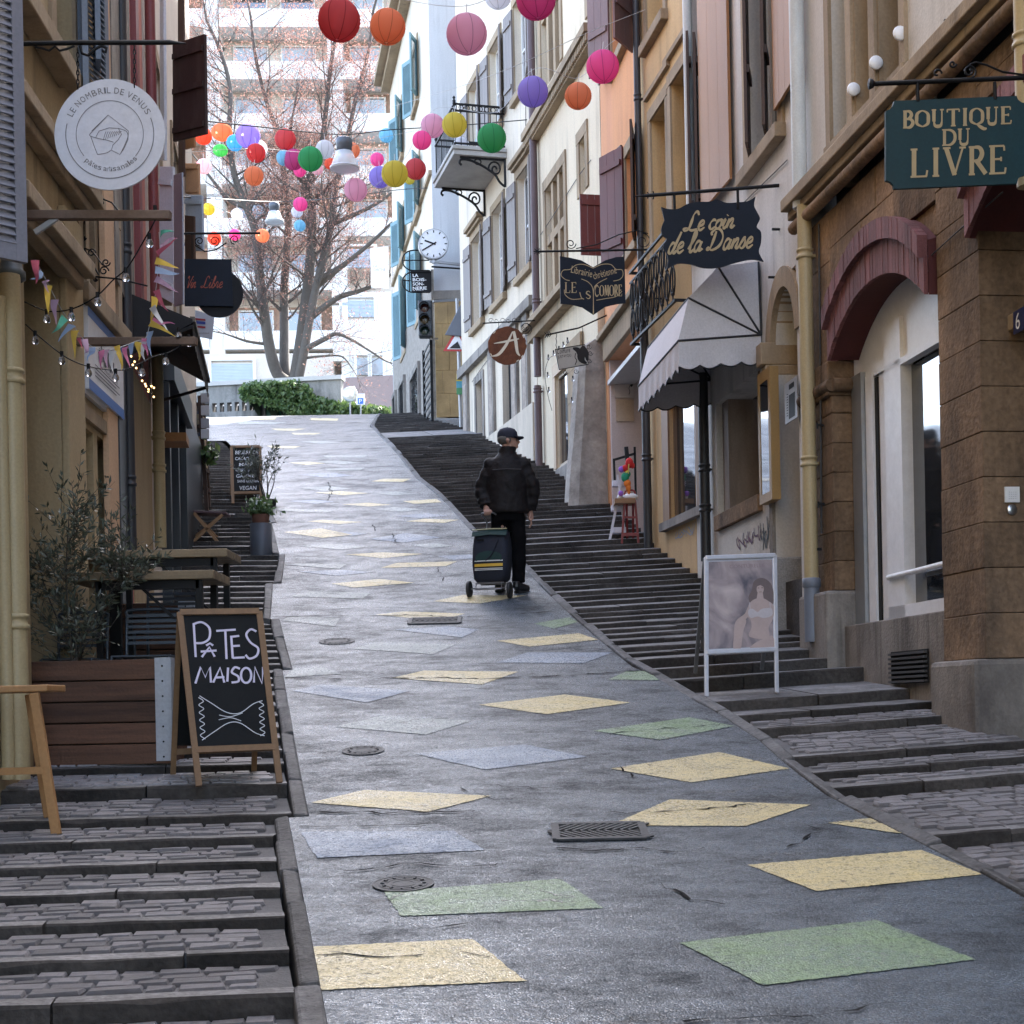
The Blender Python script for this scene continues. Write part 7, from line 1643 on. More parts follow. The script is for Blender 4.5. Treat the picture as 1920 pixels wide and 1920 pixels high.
def valance(a, b, n, name, drop=.24, amp=.035):
    s = MB(); m = n*6; up = V((0,0,1)); vt = []; vb = []
    nn = (b-a).cross(up).normalized()
    for i in range(m+1):
        t = i/m; p = a.lerp(b, t); w = nn*(.012*sin(t*n*2*pi*.5)); vt.append(p); vb.append(p - up*(drop+amp*abs(sin(t*n*pi))) + w)
    s.add(vt+vb, [(i, i+1, m+2+i, m+1+i) for i in range(m)]); s.build(name, CANV, awn)
    q = MB().tube(vb, .007, 5); q.build('valance_trim', TRIM, awn)
valance(r3n, Hn, 4, 'valance'); valance(far(r3n), Hf, 4, 'valance'); valance(r3n, far(r3n), 14, 'valance')
for p, q in ((Hn,T0),(Hn,r1n),(Hn,r2n),(Hn,r3n),(Hf,far(r1n)),(Hf,far(r2n)),(Hf,far(r3n)),(r3n,far(r3n)),(r2n,far(r2n)),(r1n,far(r1n))):
    s = MB().tube([p+V((0,0,-.004)), q+V((0,0,-.004))], .011, 6); s.build('rib', TRIM, awn)

# ---- pâtes maison chalkboard
OAK = mat('board_oak', (.20,.115,.055), .6, .2, 6, .15, 60, streak=.2); BLKB = mat('blackboard', (.008,.009,.010), .7, .2, 5, .05, spec=.2)
CHALK = plain('chalk_lilac', (.62,.58,.72), .9); CHALKW = plain('chalk_white', (.62,.64,.68), .9)
def a_board(name, label, BL, BR, TR, TL, RL, RR, foot, fw, sub=None):
    t = thing(name, label, 'chalkboard', (BL+BR)/2); ax = (BR-BL).normalized(); up = (TL-BL); n = ax.cross(up).normalized(); w = (BR-BL).length
    pBL, pBR = BL.lerp(TL, foot), BR.lerp(TR, foot)
    s = MB().prism([pBL, pBR, TR, TL], -n*.012); s.build('slate', BLKB, t)
    for p, q in ((BL,TL),(BR,TR)): s = MB().bar(p, q, fw, .024, n); s.build('leg', OAK, t)
    for p, q in ((pBL,pBR),(TL,TR)): s = MB().bar(p+n*.002, q+n*.002, .026, fw, up.normalized()); s.build('rail', OAK, t)
    for p, q in ((RL,TL-n*.03),(RR,TR-n*.03)): s = MB().bar(p, q, fw*.9, .022, n); s.build('leg', OAK, t)
    s = MB().prism([RL.lerp(TL,foot*1.1)-n*.03, RR.lerp(TR,foot*1.1)-n*.03, TR-n*.035, TL-n*.035], -n*.01); s.build('back_slate', BLKB, t)
    s = MB().bar(RL.lerp(TL,foot*.9)-n*.025, RR.lerp(TR,foot*.9)-n*.025, .02, fw); s.build('rail', OAK, t)
    return t, n
class Quad4:   # photo pixel to board plane
    def __init__(s, BL, BR, TL, n): s.o = BL; s.n = n
    def q(s, x, y): a, b = ray(x, y); dv = V((a, 1, b)); o = V((0,0,CAMH)); k = (s.o-o).dot(s.n)/dv.dot(s.n); return o+dv*k
    def st(s, mb, pts, w, curve=False, lift=.003):
        P = [s.q(x, y)+s.n*lift for x, y in pts]
        if curve: P = spline(P, 6)
        m = len(P); st = []; sb = []; stroke.k = (getattr(stroke,'k',0)+1) % 40; e = s.n*(stroke.k*.00003)
        for i, p in enumerate(P):
            t = (P[min(i+1,m-1)]-P[max(i-1,0)]).normalized(); b = s.n.cross(t)*(w/2); st.append(p+b+e); sb.append(p-b+e)
        mb.add(sb+st, [(i,i+1,m+i+1,m+i) for i in range(m-1)])
BL, BR, TL = at(373,1474,8.0), at(524,1467,8.12), at(337,1149,8.32); TR = TL+(BR-BL)*1.02
bd, n_ = a_board('chalkboard', 'tall oak framed chalkboard reading PATES MAISON beside the wooden planter', BL, BR, TR, TL, at(324,1462,8.62), at(476,1452,8.74), .20, .034)
Q = Quad4(BL, BR, TL, (BR-BL).cross(TL-BL).normalized()); s = MB()
def z0p(L): return [(x/3.4286, 800+y/3.4286) for x, y in L]
for pts, cv in (([(1245,1268),(1258,1482)],0),([(1240,1272),(1295,1258),(1345,1295),(1345,1360),(1305,1390),(1250,1392)],1),([(1297,1482),(1346,1418),(1380,1480)],0),([(1290,1447),(1392,1440)],0),([(1325,1408),(1350,1394),(1370,1408)],0),([(1390,1314),(1515,1306)],0),([(1448,1312),(1456,1495)],0),([(1486,1345),(1496,1490)],0),([(1486,1352),(1538,1346)],0),([(1489,1412),(1542,1409)],0),([(1495,1488),(1573,1484)],0),([(1648,1318),(1612,1304),(1583,1338),(1610,1388),(1658,1425),(1650,1472),(1605,1492),(1578,1468)],1),
     ([(1256,1652),(1290,1546),(1320,1612),(1350,1546),(1356,1646)],0),([(1370,1646),(1415,1550),(1442,1646)],0),([(1385,1614),(1442,1611)],0),([(1466,1550),(1461,1640)],0),([(1542,1558),(1510,1548),(1490,1580),(1530,1606),(1532,1638),(1488,1646)],1),([(1632,1646),(1637,1546),(1684,1652),(1691,1546)],0)): Q.st(s, z0p(pts), .0125, bool(cv))
Q.st(s, z0p([(1582+33*cos(a), 1600-48*sin(a)) for a in [2*pi*i/16 for i in range(17)]]), .0125, True)
s.build('chalk_writing', CHALK, bd); s = MB(); zz = lambda x0, x1, y0, y1, n: [(x0+(x1-x0)*i/n+(5 if i % 2 else -4), y0+(y1-y0)*i/n) for i in range(n+1)]
Q.st(s, zz(376,380,1308,1386,11), .0045, True); Q.st(s, zz(489,492,1316,1380,10), .0045, True); Q.st(s, [(374,1305),(395,1318),(425,1336),(450,1337),(475,1320),(492,1314)], .0045, True); Q.st(s, [(379,1388),(402,1372),(428,1356),(450,1356),(478,1374),(496,1380)], .0045, True); Q.st(s, [(411,1341),(432,1344),(455,1337)], .004, True); Q.st(s, [(410,1350),(432,1346),(452,1352)], .004, True); s.build('chalk_drawing', CHALKW, bd)

# ---- second chalkboard farther up
g = gp(460, 944); d2 = g.y; m_ = lambda x, y, dd=0: at(x, y, d2+dd)
BL, BR, TL = m_(437,944), m_(490,943,.1), m_(434,838,.4); TR = TL+(BR-BL)*1.03
bd2, n_ = a_board('chalkboard', 'smaller dark menu chalkboard beside the little olive tree up the steps', BL, BR, TR, TL, m_(434,938,.9), m_(488,936,1.0), .18, .04)
Q2 = Quad4(BL, BR, TL, (BR-BL).cross(TL-BL).normalized()); s = MB(); o = Q2.q(440,936); ax = (BR-BL).normalized(); ay = (TL-BL).normalized(); kx = d2/F
for t, x, y, w, h in (('BEURRE DE',441,852,44,8),('CACAO',441,863,26,7),('MAIS',448,874,26,7),('CRU',442,884,14,6),('GAMME',443,896,34,8),('SANS GLUTEN',445,905,40,6),('VEGAN',449,919,32,9)):
    p = Q2.q(x, y); put_text(s, (p, ax, ay, Q2.n), t, 0, 0, w*kx, h*kx, .1, .01, 0, .004)
s.build('chalk_writing', CHALKW, bd2)

# ---- wooden stool at the left edge
st_ = thing('wooden_stool', 'light oak high stool cut by the left edge of the picture', 'stool', gp(60,1560)); OAKL = mat('stool_oak', (.36,.19,.075), .55, .15, 5, .1, 60, streak=.2)
ds_ = gp(115,1565).y; tz = at(90,1284,ds_+.1).z
c0 = at(92,1290,ds_+.08); c1 = at(-110,1296,ds_+.02); s = MB().obox((c0+c1)/2+V((0,.12,0)), (c0-c1).normalized(), V((0,1,0)), V((0,0,1)), (c0-c1).length/2, .15, .017); s.build('seat', OAKL, st_, bevel=.006)
for a, b in (((64,1300),(106,1563)),((56,1302),(92,1540))):
    near = a[0] == 64; p, q = at(*a, ds_+(0.04 if near else .28)), at(*b, ds_+(0 if near else .3)); q.z = zg(q.y)+(.0 if near else .02); s = MB().bar(p, q, .045, .035); s.build('leg', OAKL, st_, bevel=.004)
for dx in (.04, .28): p = at(-80,1300,ds_+dx); q = at(-122,1563,ds_+dx); q.z = zg(q.y); s = MB().bar(p, q, .045, .035); s.build('leg', OAKL, st_, bevel=.004)
s = MB().bar(at(84,1444,ds_+.01), at(-105,1450,ds_+.01), .03, .035); s.build('rung', OAKL, st_); s = MB().bar(at(84,1436,ds_+.01), at(80,1430,ds_+.29), .03, .03); s.build('rung', OAKL, st_)

# ---- timber planter with olive tree
PWOOD = mat('planter_wood', (.105,.050,.029), .7, .45, 9, .3, 60, mscale=(.12,1,2.2), dirt=(.04,.02,.014), dirt_amt=.6, dirt_scale=5, objvar=.25); GALV = mat('galvanised', (.40,.42,.46), .45, .12, 6, .05, metal=.3, dirt=(.15,.08,.05), dirt_amt=.25, dirt_scale=3)
def planter(label, x0, x1, yt, yb, d, n, dep, strip):
    t = thing('timber_planter', label, 'planter', at((x0+x1)/2, yb, d)); a, b = at(x0,yb,d), at(x1,yt-(x1-x0)*.02*0,d); L_ = b.x-a.x; H_ = b.z-a.z
    for i in range(n):
        z0, z1 = a.z+H_*i/n+.004, a.z+H_*(i+1)/n-.004; s = MB(); s.box(a.x, b.x, d, d+.03, z0, z1); s.build('plank', PWOOD, t, bevel=.004); s = MB(); s.box(b.x-.03, b.x, d+.032, d+dep, z0, z1); s.build('plank', PWOOD, t, bevel=.004)
    s = MB(); s.box(a.x, b.x-.03, d+.03, d+dep, a.z+.02, b.z-.06); s.build('soil', plain('soil', (.03,.022,.016), .95), t)
    if strip:
        w = 28*d/F; s = MB(); s.box(b.x-w, b.x+.006, d-.006, d-.001, a.z+.02, b.z+.005); s.box(b.x+.002, b.x+.008, d-.001, d+.09, a.z+.02, b.z+.005); c = s.build('corner_strip', GALV, t); s = MB()
        for i in range(7): s.sphere(V((b.x-w/2, d-.007, a.z+H_*(i+.5)/7)), .006, 6, 4)
        s.build('screws', M_IRON, c)
    return t
planter('long dark timber planter with galvanised corner strip holding the olive tree', 50, 318, 1234, 1438, 8.72, 5, .42, True)
planter('second dark timber planter behind the slatted metal chairs', 165, 362, 1128, 1250, 10.6, 4, .4, True)
LEAF_OL = leafmat('olive_leaf', (.045,.055,.035), (.10,.115,.085), .38, .12)
def olive(label, base, pts_env, nb, d, dep, lsize, nleaf, seed, stemr, par_label=None):
    rn = random.Random(seed); t = thing('olive_tree', label, 'olive tree', base); st = MB(); lf = MB()
    def env(x, y):   # inside union of ellipses
        return any(((x-cx)/rx)**2+((y-cy)/ry)**2 < 1 for cx, cy, rx, ry in pts_env)
    tips = []
    for i in range(nb):
        while True:
            cx, cy, rx, ry = rn.choice(pts_env); x = cx+rx*rn.uniform(-1,1); y = cy+ry*rn.uniform(-1,1)
            if env(x, y): break
        tips.append((x, y, d+dep*rn.uniform(-1,1)))
    mains = []
    for i in range(6):
        x, y, dd = tips[i*len(tips)//6]; p = at(x, y, dd); q = spline([base+V((rn.gauss(0,.015),rn.gauss(0,.015),0)), base.lerp(p,.5)+V((rn.gauss(0,.04),rn.gauss(0,.04),.03)), p], 8); mains += q
        st.tube(q, [stemr*(1-.7*k/(len(q)-1)) for k in range(len(q))], 5, False)
    for x, y, dd in tips:
        p = at(x, y, dd); m0 = min(mains, key=lambda v: (v-p).length+max(0, v.z-p.z+.03)*3); q = spline([m0, m0.lerp(p,.5)+V((rn.gauss(0,.02),rn.gauss(0,.02),-.01)), p], 4); st.tube(q, [stemr*.3*(1-.5*i/(len(q)-1)) for i in range(len(q))], 3, False)
        dr = ((q[-1]-q[-3]).normalized()+V((0,0,.35))).normalized()
        e = p+dr*rn.uniform(.12,.26)*(lsize/.05); st.tube([p, e], [stemr*.25, stemr*.1], 3, False)
        for j in range(nleaf):
            f = rn.uniform(-.5,1); c = p.lerp(e, f); a = rn.uniform(0,6.28); sd = dr.orthogonal().normalized(); b2 = dr.cross(sd); o = sd*cos(a)+b2*sin(a); ld = (o*.75+dr*.7).normalized(); wd = ld.cross(V((rn.gauss(0,1),rn.gauss(0,1),rn.gauss(0,1)))).normalized(); L_ = lsize*rn.uniform(.7,1.3); up = ld.cross(wd)
            lf.add([c, c+ld*L_*.45+wd*L_*.13+up*L_*.02, c+ld*L_, c+ld*L_*.45-wd*L_*.13+up*L_*.02], [(0,1,2,3)])
    st.build('trunk', mat('olive_bark', (.06,.05,.04), .9, .2, 8, .3), t); lf.build('crown', LEAF_OL, t); return t
olive('bushy olive tree growing in the long timber planter', at(140,1240,8.95), [(135,970,38,66),(120,1040,60,40),(215,1040,46,38),(140,1120,80,60),(95,1190,50,45),(235,1075,35,22),(165,1190,45,40),(85,1090,35,50)], 190, 8.95, .2, .050, 14, 5, .008)
g = gp(512, 945); olive('little thin olive tree beside the menu chalkboard', at(500,948,g.y-.1), [(480,872,22,18),(508,872,16,22),(495,890,22,22),(470,890,16,16)], 60, g.y-.15, .15, .07, 9, 6, .012)
s = MB(); b = at(502,962,g.y-.2); 
pot = thing('plant_pot', 'small dark pot at the foot of the little olive tree', 'plant pot', b); s.lathe([(.0,0),(.10,0),(.13,.16),(.14,.16),(.14,.19),(.12,.19),(.11,.15),(.0,.15)], b, 16); s.build('pot', plain('pot_dark', (.05,.045,.045), .6), pot)

# ---- bar tables, metal chairs
TBL = mat('table_plank', (.20,.145,.085), .6, .4, 8, .2, 60, mscale=(.15,2,2), objvar=.2)
def table(label, y, x1, d, x0):
    t = thing('bar_table', label, 'table', at(x1-50,y,d)); a, b = at(x0,y,d), at(x1,y,d)
    for i in range(4): s = MB(); s.box(a.x, b.x-(i%2)*.004, d+.14*i+.002, d+.14*(i+1)-.002, b.z-.055, b.z); s.build('plank', TBL, t, bevel=.005)
    for yy in (d+.06, d+.5):
        for xx in (b.x-.10, a.x+.2): s = MB(); s.box(xx-.02, xx+.02, yy-.02, yy+.02, zg(yy)-.02, b.z-.057); s.build('leg', M_IRON, t)
    s = MB(); s.bar(V((b.x-.1,d+.06,b.z-.45)), V((b.x-.5,d+.06,b.z-.06)), .018); s.box(a.x+.2, b.x-.1, d+.04, d+.08, b.z-.11, b.z-.057); s.build('brace', M_IRON, t); return t
table('nearer plank topped bar table behind the olive tree', 1068, 400, 9.25, 120); table('farther plank topped bar table behind the olive tree', 1028, 425, 10.1, 150)
CH = mat('chair_blue_grey', (.055,.068,.085), .4, .1, 5, .03, metal=.2)
def chair(label, xl, ytop, d, wpx, rz=0):
    w = wpx*d/F; p = at(xl, ytop, d); t = thing('metal_chair', label, 'chair', V((p.x+w/2, d, zg(d))), 'slatted metal chairs at the bar tables'); zs = p.z-.30; x0, x1 = p.x, p.x+w
    for xx in (x0+.015, x1-.015):
        s = MB().tube(spline([V((xx,d+.02,p.z-.03)), V((xx,d,p.z-.15)), V((xx,d-.01,zs))], 4), .010, 6); s.build('back_post', CH, t)
        for yy in (d-.02, d-.36): s = MB().tube([V((xx,yy,zs)), V((xx,yy-.02 if yy < d-.1 else yy+.03,zg(yy)))], .010, 6); s.build('leg', CH, t)
    s = MB().tube(spline([V((x0+.015,d+.02,p.z-.03)),V((x0+.04,d+.02,p.z)),V((x1-.04,d+.02,p.z)),V((x1-.015,d+.02,p.z-.03))], 5), .010, 6); s.build('top_rail', CH, t)
    for i in range(6): s = MB(); zz = p.z-.035-i*.034; s.box(x0+.02, x1-.02, d+.004-i*.003, d+.012-i*.003, zz-.011, zz+.008); s.build('back_slat', CH, t)
    for i in range(8): s = MB(); yy = d-.03-i*.043; s.box(x0+.01, x1-.01, yy-.017, yy+.017, zs-.004, zs+.006); s.build('seat_slat', CH, t)
    return t
chair('slatted metal chair right behind the chalkboard and planter', 232, 1144, 9.3, 112); chair('slatted metal chair tucked under the farther bar table', 272, 1104, 9.95, 100); chair('slatted metal chair half hidden behind the olive leaves', 105, 1150, 9.35, 100)

# ---- grey cylinder planter with flowers
g = gp(490, 1036); b = g.copy(); r = 20.5*g.y/F; h = 54*g.y/F
cp = thing('round_planter', 'tall grey cylindrical planter with white flowers on the steps', 'planter', b)
s = MB().lathe([(r*.98,-.1),(r,.02),(r,h),(r*.9,h),(r*.88,h-.04),(0,h-.04)], b, 24); s.build('cylinder', plain('planter_slate', (.07,.078,.095), .5), cp)
s = MB().lathe([(r*.65,h-.04),(r*.85,h+.11),(r*.8,h+.11),(0,h+.09)], b, 18); s.build('inner_pot', plain('terracotta_dark', (.12,.05,.03), .8), cp)
rn = random.Random(9); pts = [b+V((rn.gauss(0,.55*r), rn.gauss(0,.55*r), h+.12+abs(rn.gauss(0,.08)))) for _ in range(420)]; leaf_cloud('leaves', leafmat('herb_leaf', (.05,.10,.03), (.12,.19,.07), .5, .3), cp, pts, .035, 4, .3)
leaf_cloud('flowers', plain('petal_white', (.75,.75,.72), .7), cp, [p+V((0,-.01,.03)) for p in pts[:70]], .018, 5, .5, 1.5)

# ---- folding stool
g = gp(392, 1018); fd = g.y; fs_ = thing('folding_stool', 'wooden folding stool with crossed legs and mauve seat on the steps', 'stool', g)
WS = mat('stool_beech', (.33,.19,.095), .6, .15, 6, .1)
for dd in (0, .3):
    for a, b in (((364,962),(408,1016)),((417,965),(362,1016))):
        p, q = at(*a, fd+dd), at(*b, fd+dd); q.z = max(q.z-.02*0, zg(q.y)); s = MB().bar(p, q, .028, .035); s.build('leg', WS, fs_)
p, q = at(362,961,fd), at(424,964,fd); s = MB(); s.box8([p, q, q+V((0,.32,0)), p+V((0,.32,0)), p+V((0,0,.03)), q+V((0,0,.03)), q+V((0,.32,.03)), p+V((0,.32,.03))]); s.build('seat', plain('seat_mauve', (.10,.06,.065), .8), fs_, bevel=.008)
s = MB().bar(at(372,1006,fd), at(372,1006,fd+.3), .02); s.bar(at(402,1008,fd), at(402,1008,fd+.3), .02); s.build('stretcher', WS, fs_)

# ---- book ladder shelf with crates
g = gp(385, 962); sd_ = g.y; sh = thing('ladder_shelf', 'dark wooden ladder shelf of book crates outside the navy shop', 'shelf', g)
SW = mat('shelf_dark_wood', (.05,.028,.02), .7, .2, 5, .1)
for x0, y0, x1, y1, dd in ((374,742,388,958,0),(352,738,352,960,0),(380,738,392,950,.35)): s = MB().bar(at(x0,y0,sd_+dd), at(x1,y1,sd_+dd), .05, .045); s.build('upright', SW, sh)
CR = mat('crate_pale_wood', (.42,.33,.22), .7, .15, 6, .1); cr_n = 0
shelf_names = ['top', 'second', 'third', 'fourth', 'fifth']
for i, y in enumerate((748, 790, 832, 868, 905)):
    a, b = at(350,y,sd_), at(376+i*2.4,y,sd_); s = MB(); s.box(a.x, b.x, sd_, sd_+.38, a.z-.10, a.z-.05); s.build('shelf_board', SW, sh)
    if i in (1, 2, 3):
        ct = thing('book_crate', 'pale wooden crate of upright books on the %s board of the ladder shelf' % shelf_names[i], 'crate', a, 'crates of books on the ladder shelf'); z0 = a.z-.048
        for k in range(2): s = MB(); s.box(a.x+.02, b.x-.02, sd_+.01, sd_+.03, z0+.01+.075*k, z0+.075+.075*k); s.build('slat', CR, ct)
        for xx in (a.x+.02, b.x-.04): s = MB(); s.box(xx, xx+.02, sd_+.032, sd_+.34, z0, z0+.15); s.build('side', CR, ct)
        rn = random.Random(i)
        n = 7
        for k in range(n): s = MB(); xx = a.x+.05+(b.x-a.x-.1)*k/n; s.box(xx, xx+(b.x-a.x-.1)/n*.85, sd_+.05, sd_+.3, z0+.005, z0+.17+rn.uniform(0,.06)); s.build('book', plain('book%d' % (k % 4), ((.45,.44,.42),(.20,.19,.20),(.10,.12,.18),(.34,.28,.22))[k % 4], .7), ct)
# small magazines rack on the outer side
rk = thing('magazine_rack', 'grey rack of small prints hanging on the outer side of the ladder shelf', 'rack', at(388,840,sd_)); 
for i, y in enumerate((745,768,792,812)):
    s = MB(); a, b = at(377,y+10,sd_-.1), at(391,y-8,sd_-.1); s.box(a.x, b.x, sd_-.1, sd_-.05, a.z, b.z); s.build('pocket', plain('pocket%d' % i, ((.30,.30,.32),(.38,.38,.40),(.26,.27,.30),(.42,.42,.45))[i], .6), rk)
pl = thing('potted_plant', 'dark leafy plant hanging at the foot of the ladder shelf', 'plant', at(395,850,sd_)); rn = random.Random(5)
leaf_cloud('leaves', M_IVY, pl, [at(393+rn.gauss(0,6), 850+rn.gauss(0,8), sd_-.1+rn.gauss(0,.06)) for _ in range(60)], .07, 6, .2)
s = MB().lathe([(.0,0),(.07,0),(.09,.14),(.0,.14)], at(392,866,sd_-.1), 12); s.build('pot', plain('pot_dark', (.05,.045,.045)), pl)

# ---- poster stand on the right
ps = thing('poster_stand', 'aluminium A-board with a faded lingerie poster on the steps', 'poster stand', at(1390,1305,11)); ALU = plain('stand_aluminium', (.60,.61,.66), .35, .5)
dp = gp(1322,1308).y; BLp, BRp, TLp = at(1323,1306,dp), at(1458,1299,dp+.08), at(1322,1045,dp+.22); TRp = TLp+(BRp-BLp)
ax = (BRp-BLp).normalized(); nP = ax.cross((TLp-BLp)).normalized(); uy = nP.cross(ax)
def bp(f, g_): return BLp.lerp(BRp, f).lerp(TLp.lerp(TRp, f), g_)
for f in (0.012, .988): s = MB().bar(bp(f,0), bp(f,1), .03, .022, nP); s.build('leg', ALU, ps, bevel=.004)
for g_ in (.31, .994): s = MB().bar(bp(.0,g_)+nP*.003, bp(1,g_)+nP*.003, .026, .036, uy); s.build('rail', ALU, ps, bevel=.008)
s = MB().prism([bp(.02,.31), bp(.98,.31), bp(.98,.99), bp(.02,.99)], -nP*.012); s.build('backing', ALU, ps)
def poster_mat():
    m = bpy.data.materials.new('faded_poster_print'); m.use_nodes = True; N = m.node_tree.nodes; L = m.node_tree.links; b = N['Principled BSDF']; b.inputs['Roughness'].default_value = .35
    tc = N.new('ShaderNodeTexCoord'); n = N.new('ShaderNodeTexNoise'); n.inputs['Scale'].default_value = 2.6; n.inputs['Detail'].default_value = 4; n.inputs['Distortion'].default_value = .7; L.new(tc.outputs['Generated'], n.inputs['Vector'])
    c = N.new('ShaderNodeValToRGB'); e = c.color_ramp.elements; e[0].position = .3; e[0].color = (.10,.095,.12,1); e[1].position = .72; e[1].color = (.54,.46,.455,1); k = e.new(.5); k.color = (.33,.275,.285,1); L.new(n.outputs[0], c.inputs[0]); L.new(c.outputs[0], b.inputs['Base Color']); return m
s = MB().prism([bp(.05,.335), bp(.95,.335), bp(.95,.965), bp(.05,.965)], nP*.002); po = s.build('poster', poster_mat(), ps)
Qp = Quad4(BLp, BRp, TLp, nP); SKIN_P = plain('print_skin', (.44,.345,.325), .4); DARK_P = plain('print_hair', (.15,.115,.115), .4); WHT_P = plain('print_white', (.50,.46,.48), .4)
def blob(mb, pts, lift): P_ = [Qp.q(x, y)+nP*lift for x, y in pts]; c = sum(P_, V((0,0,0)))/len(P_); mb.add([c]+P_, [(0, 1+(i+1) % len(P_), 1+i) for i in range(len(P_))])
def ell(cx, cy, rx, ry, n=16, tilt=0): return [(cx+cos(a)*rx*cos(tilt)-sin(a)*ry*sin(tilt), cy+cos(a)*rx*sin(tilt)+sin(a)*ry*cos(tilt)) for a in [2*pi*i/n for i in range(n)]]
def sb(pts): return [(p.x, p.y) for p in spline([(x, y, 0) for x, y in pts], 4, True)]
s = MB(); blob(s, sb([(1424,1084),(1413,1091),(1409,1107),(1403,1121),(1409,1134),(1417,1126),(1440,1126),(1449,1134),(1450,1112),(1446,1096),(1436,1086)]), .003); s.build('print_hair', DARK_P, po)
s = MB(); blob(s, sb([(1419,1122),(1408,1128),(1402,1139),(1401,1155),(1407,1162),(1409,1176),(1405,1194),(1440,1197),(1441,1176),(1449,1160),(1450,1136),(1440,1127),(1431,1122)]), .0036); blob(s, sb([(1378,1168),(1389,1157),(1399,1164),(1393,1185),(1388,1218),(1375,1218),(1376,1190)]), .004); blob(s, sb([(1406,1217),(1415,1206),(1434,1197),(1449,1193),(1450,1217),(1430,1218)]), .0042); blob(s, [(1420,1112),(1430,1112),(1432,1125),(1418,1125)], .0044); blob(s, sb([(1403,1137),(1397,1150),(1384,1160),(1381,1166),(1390,1166),(1402,1157),(1409,1142)]), .0046); blob(s, ell(1425,1105,6.8,9.6), .005); s.build('print_figure', SKIN_P, po)
s = MB(); Qp.st(s, [(1420,1103),(1423,1102.6)], .005, lift=.006); Qp.st(s, [(1427,1102.4),(1430,1102.2)], .005, lift=.006); Qp.st(s, [(1423,1110.5),(1427.5,1110.2)], .004, lift=.006); blob(s, [(1418,1100),(1419,1095.5),(1425,1094),(1431,1096),(1432,1101),(1429,1097.5),(1424,1097)], .006); s.build('print_face', DARK_P, po)
s = MB(); blob(s, sb([(1403,1144),(1411,1142),(1420,1148),(1428,1142),(1446,1141),(1447,1154),(1432,1159),(1420,1156),(1408,1159),(1403,1153)]), .0056); Qp.st(s, [(1405,1130),(1406,1143)], .005, lift=.0056); Qp.st(s, [(1443,1129),(1444,1142)], .005, lift=.0056); s.build('print_garment', WHT_P, po)
s = MB(); p = Qp.q(1368,1066); put_text(s, (p, ax, uy, nP), 'CONTURELLE', 0, 0, 70*dp/F, 7*dp/F, lift=.004); s.build('print_lettering', plain('print_grey', (.27,.2,.22), .5), po)
for f in (.012, .988): s = MB(); q = bp(f,0)+V((0,.62,0)); q.z = zg(q.y)+.06; s.bar(q, bp(f,1)-nP*.03, .026, .02); s.build('leg', plain('stand_dark', (.12,.12,.12), .5), ps)
s = MB().prism([bp(.03,.34)+V((0,.42,0)), bp(.97,.34)+V((0,.42,0)), bp(.97,.97)+V((0,.04,0)), bp(.03,.97)+V((0,.04,0))], -nP*.01); s.build('rear_panel', plain('stand_dark', (.12,.12,.12)), ps)

# ---- toy display outside the salmon house: red high stool, white step shelf, dark easel
g = gp(1180, 1016); td = g.y+.05; RED = plain('stool_red', (.22,.02,.02), .45)
rsd = thing('red_stool', 'red wooden high stool carrying a tray of toys by the salmon shop', 'stool', g)
for a, b in (((1171,940),(1166,1019)),((1191,940),(1197,1018)),((1175,938),(1176,1010)),((1187,938),(1187,1010))):
    s = MB().bar(at(*a, td), at(*b, td+(.25 if b[1] == 1010 else 0)), .026); s.build('leg', RED, rsd)
s = MB().bar(at(1168,1002,td), at(1195,1002,td), .035, .04); s.bar(at(1170,970,td), at(1193,970,td), .025); s.build('rung', RED, rsd); s = MB(); a, b = at(1168,944,td), at(1192,940,td); s.box(a.x, b.x, td-.02, td+.25, a.z, b.z+.02); s.build('seat', RED, rsd)
s = MB().tube(spline([at(1171,936,td), at(1172,922,td), at(1181,919,td), at(1190,922,td), at(1191,938,td)],5), .012, 6); s.build('hoop', RED, rsd)
tray = thing('toy_tray', 'cardboard tray of small toys resting on the red stool', 'tray', at(1172,940,td)); s = MB(); a, b = at(1153,944,td-.08), at(1191,934,td-.08); s.box(a.x, b.x, td-.1, td+.16, a.z+.003, b.z); s.build('tray', plain('cardboard', (.30,.17,.09), .8), tray); s = MB(); s.sphere(at(1182,932,td), .07, 10, 8, 1.4, 1, .7); s.sphere(at(1163,932,td), .035, 8, 6); s.build('wrapping', plain('sign_white', (.75,.75,.76)), tray)
toy = thing('parrot_toy', 'bright red green and orange hanging parrot toy above the red stool', 'toy', at(1176,900,td-.05))
for nm, c, blobs in (('red_head', (.55,.02,.02), ((1180,868,.055,1.2),(1172,878,.045,1),(1186,873,.03,1.3))), ('yellow_neck', (.75,.60,.10), ((1176,886,.035,1),)), ('green_body', (.02,.28,.16), ((1172,895,.055,1.1),(1177,889,.04,1))), ('orange_tail', (.80,.22,.03), ((1176,906,.05,1),(1178,914,.038,1.3),(1179,922,.022,1.5))), ('purple_ball', (.30,.12,.55), ((1165,880,.04,1),(1164,925,.035,1)))):
    s = MB()
    for x, y, r, sz in blobs: s.sphere(at(x, y, td-.05), r, 10, 8, .9, .7, sz)
    s.build(nm, plain(nm+'_felt', c, .8), toy)
s = MB().tube([at(1179,870,td-.09), at(1178,888,td-.09)], .008, 5); s.build('beak', plain('beak_yellow', (.7,.55,.15), .5), toy)
wsf = thing('step_shelf', 'white folding step shelf leaning beside the red stool', 'shelf', at(1150,1012,td)); WHs = plain('shelf_white', (.62,.60,.66), .5)
for a, b in (((1166,896),(1143,1014)),((1158,890),(1172,1004))): s = MB().bar(at(*a, td+.12), at(*b, td+.12), .02, .03); s.build('rail', WHs, wsf)
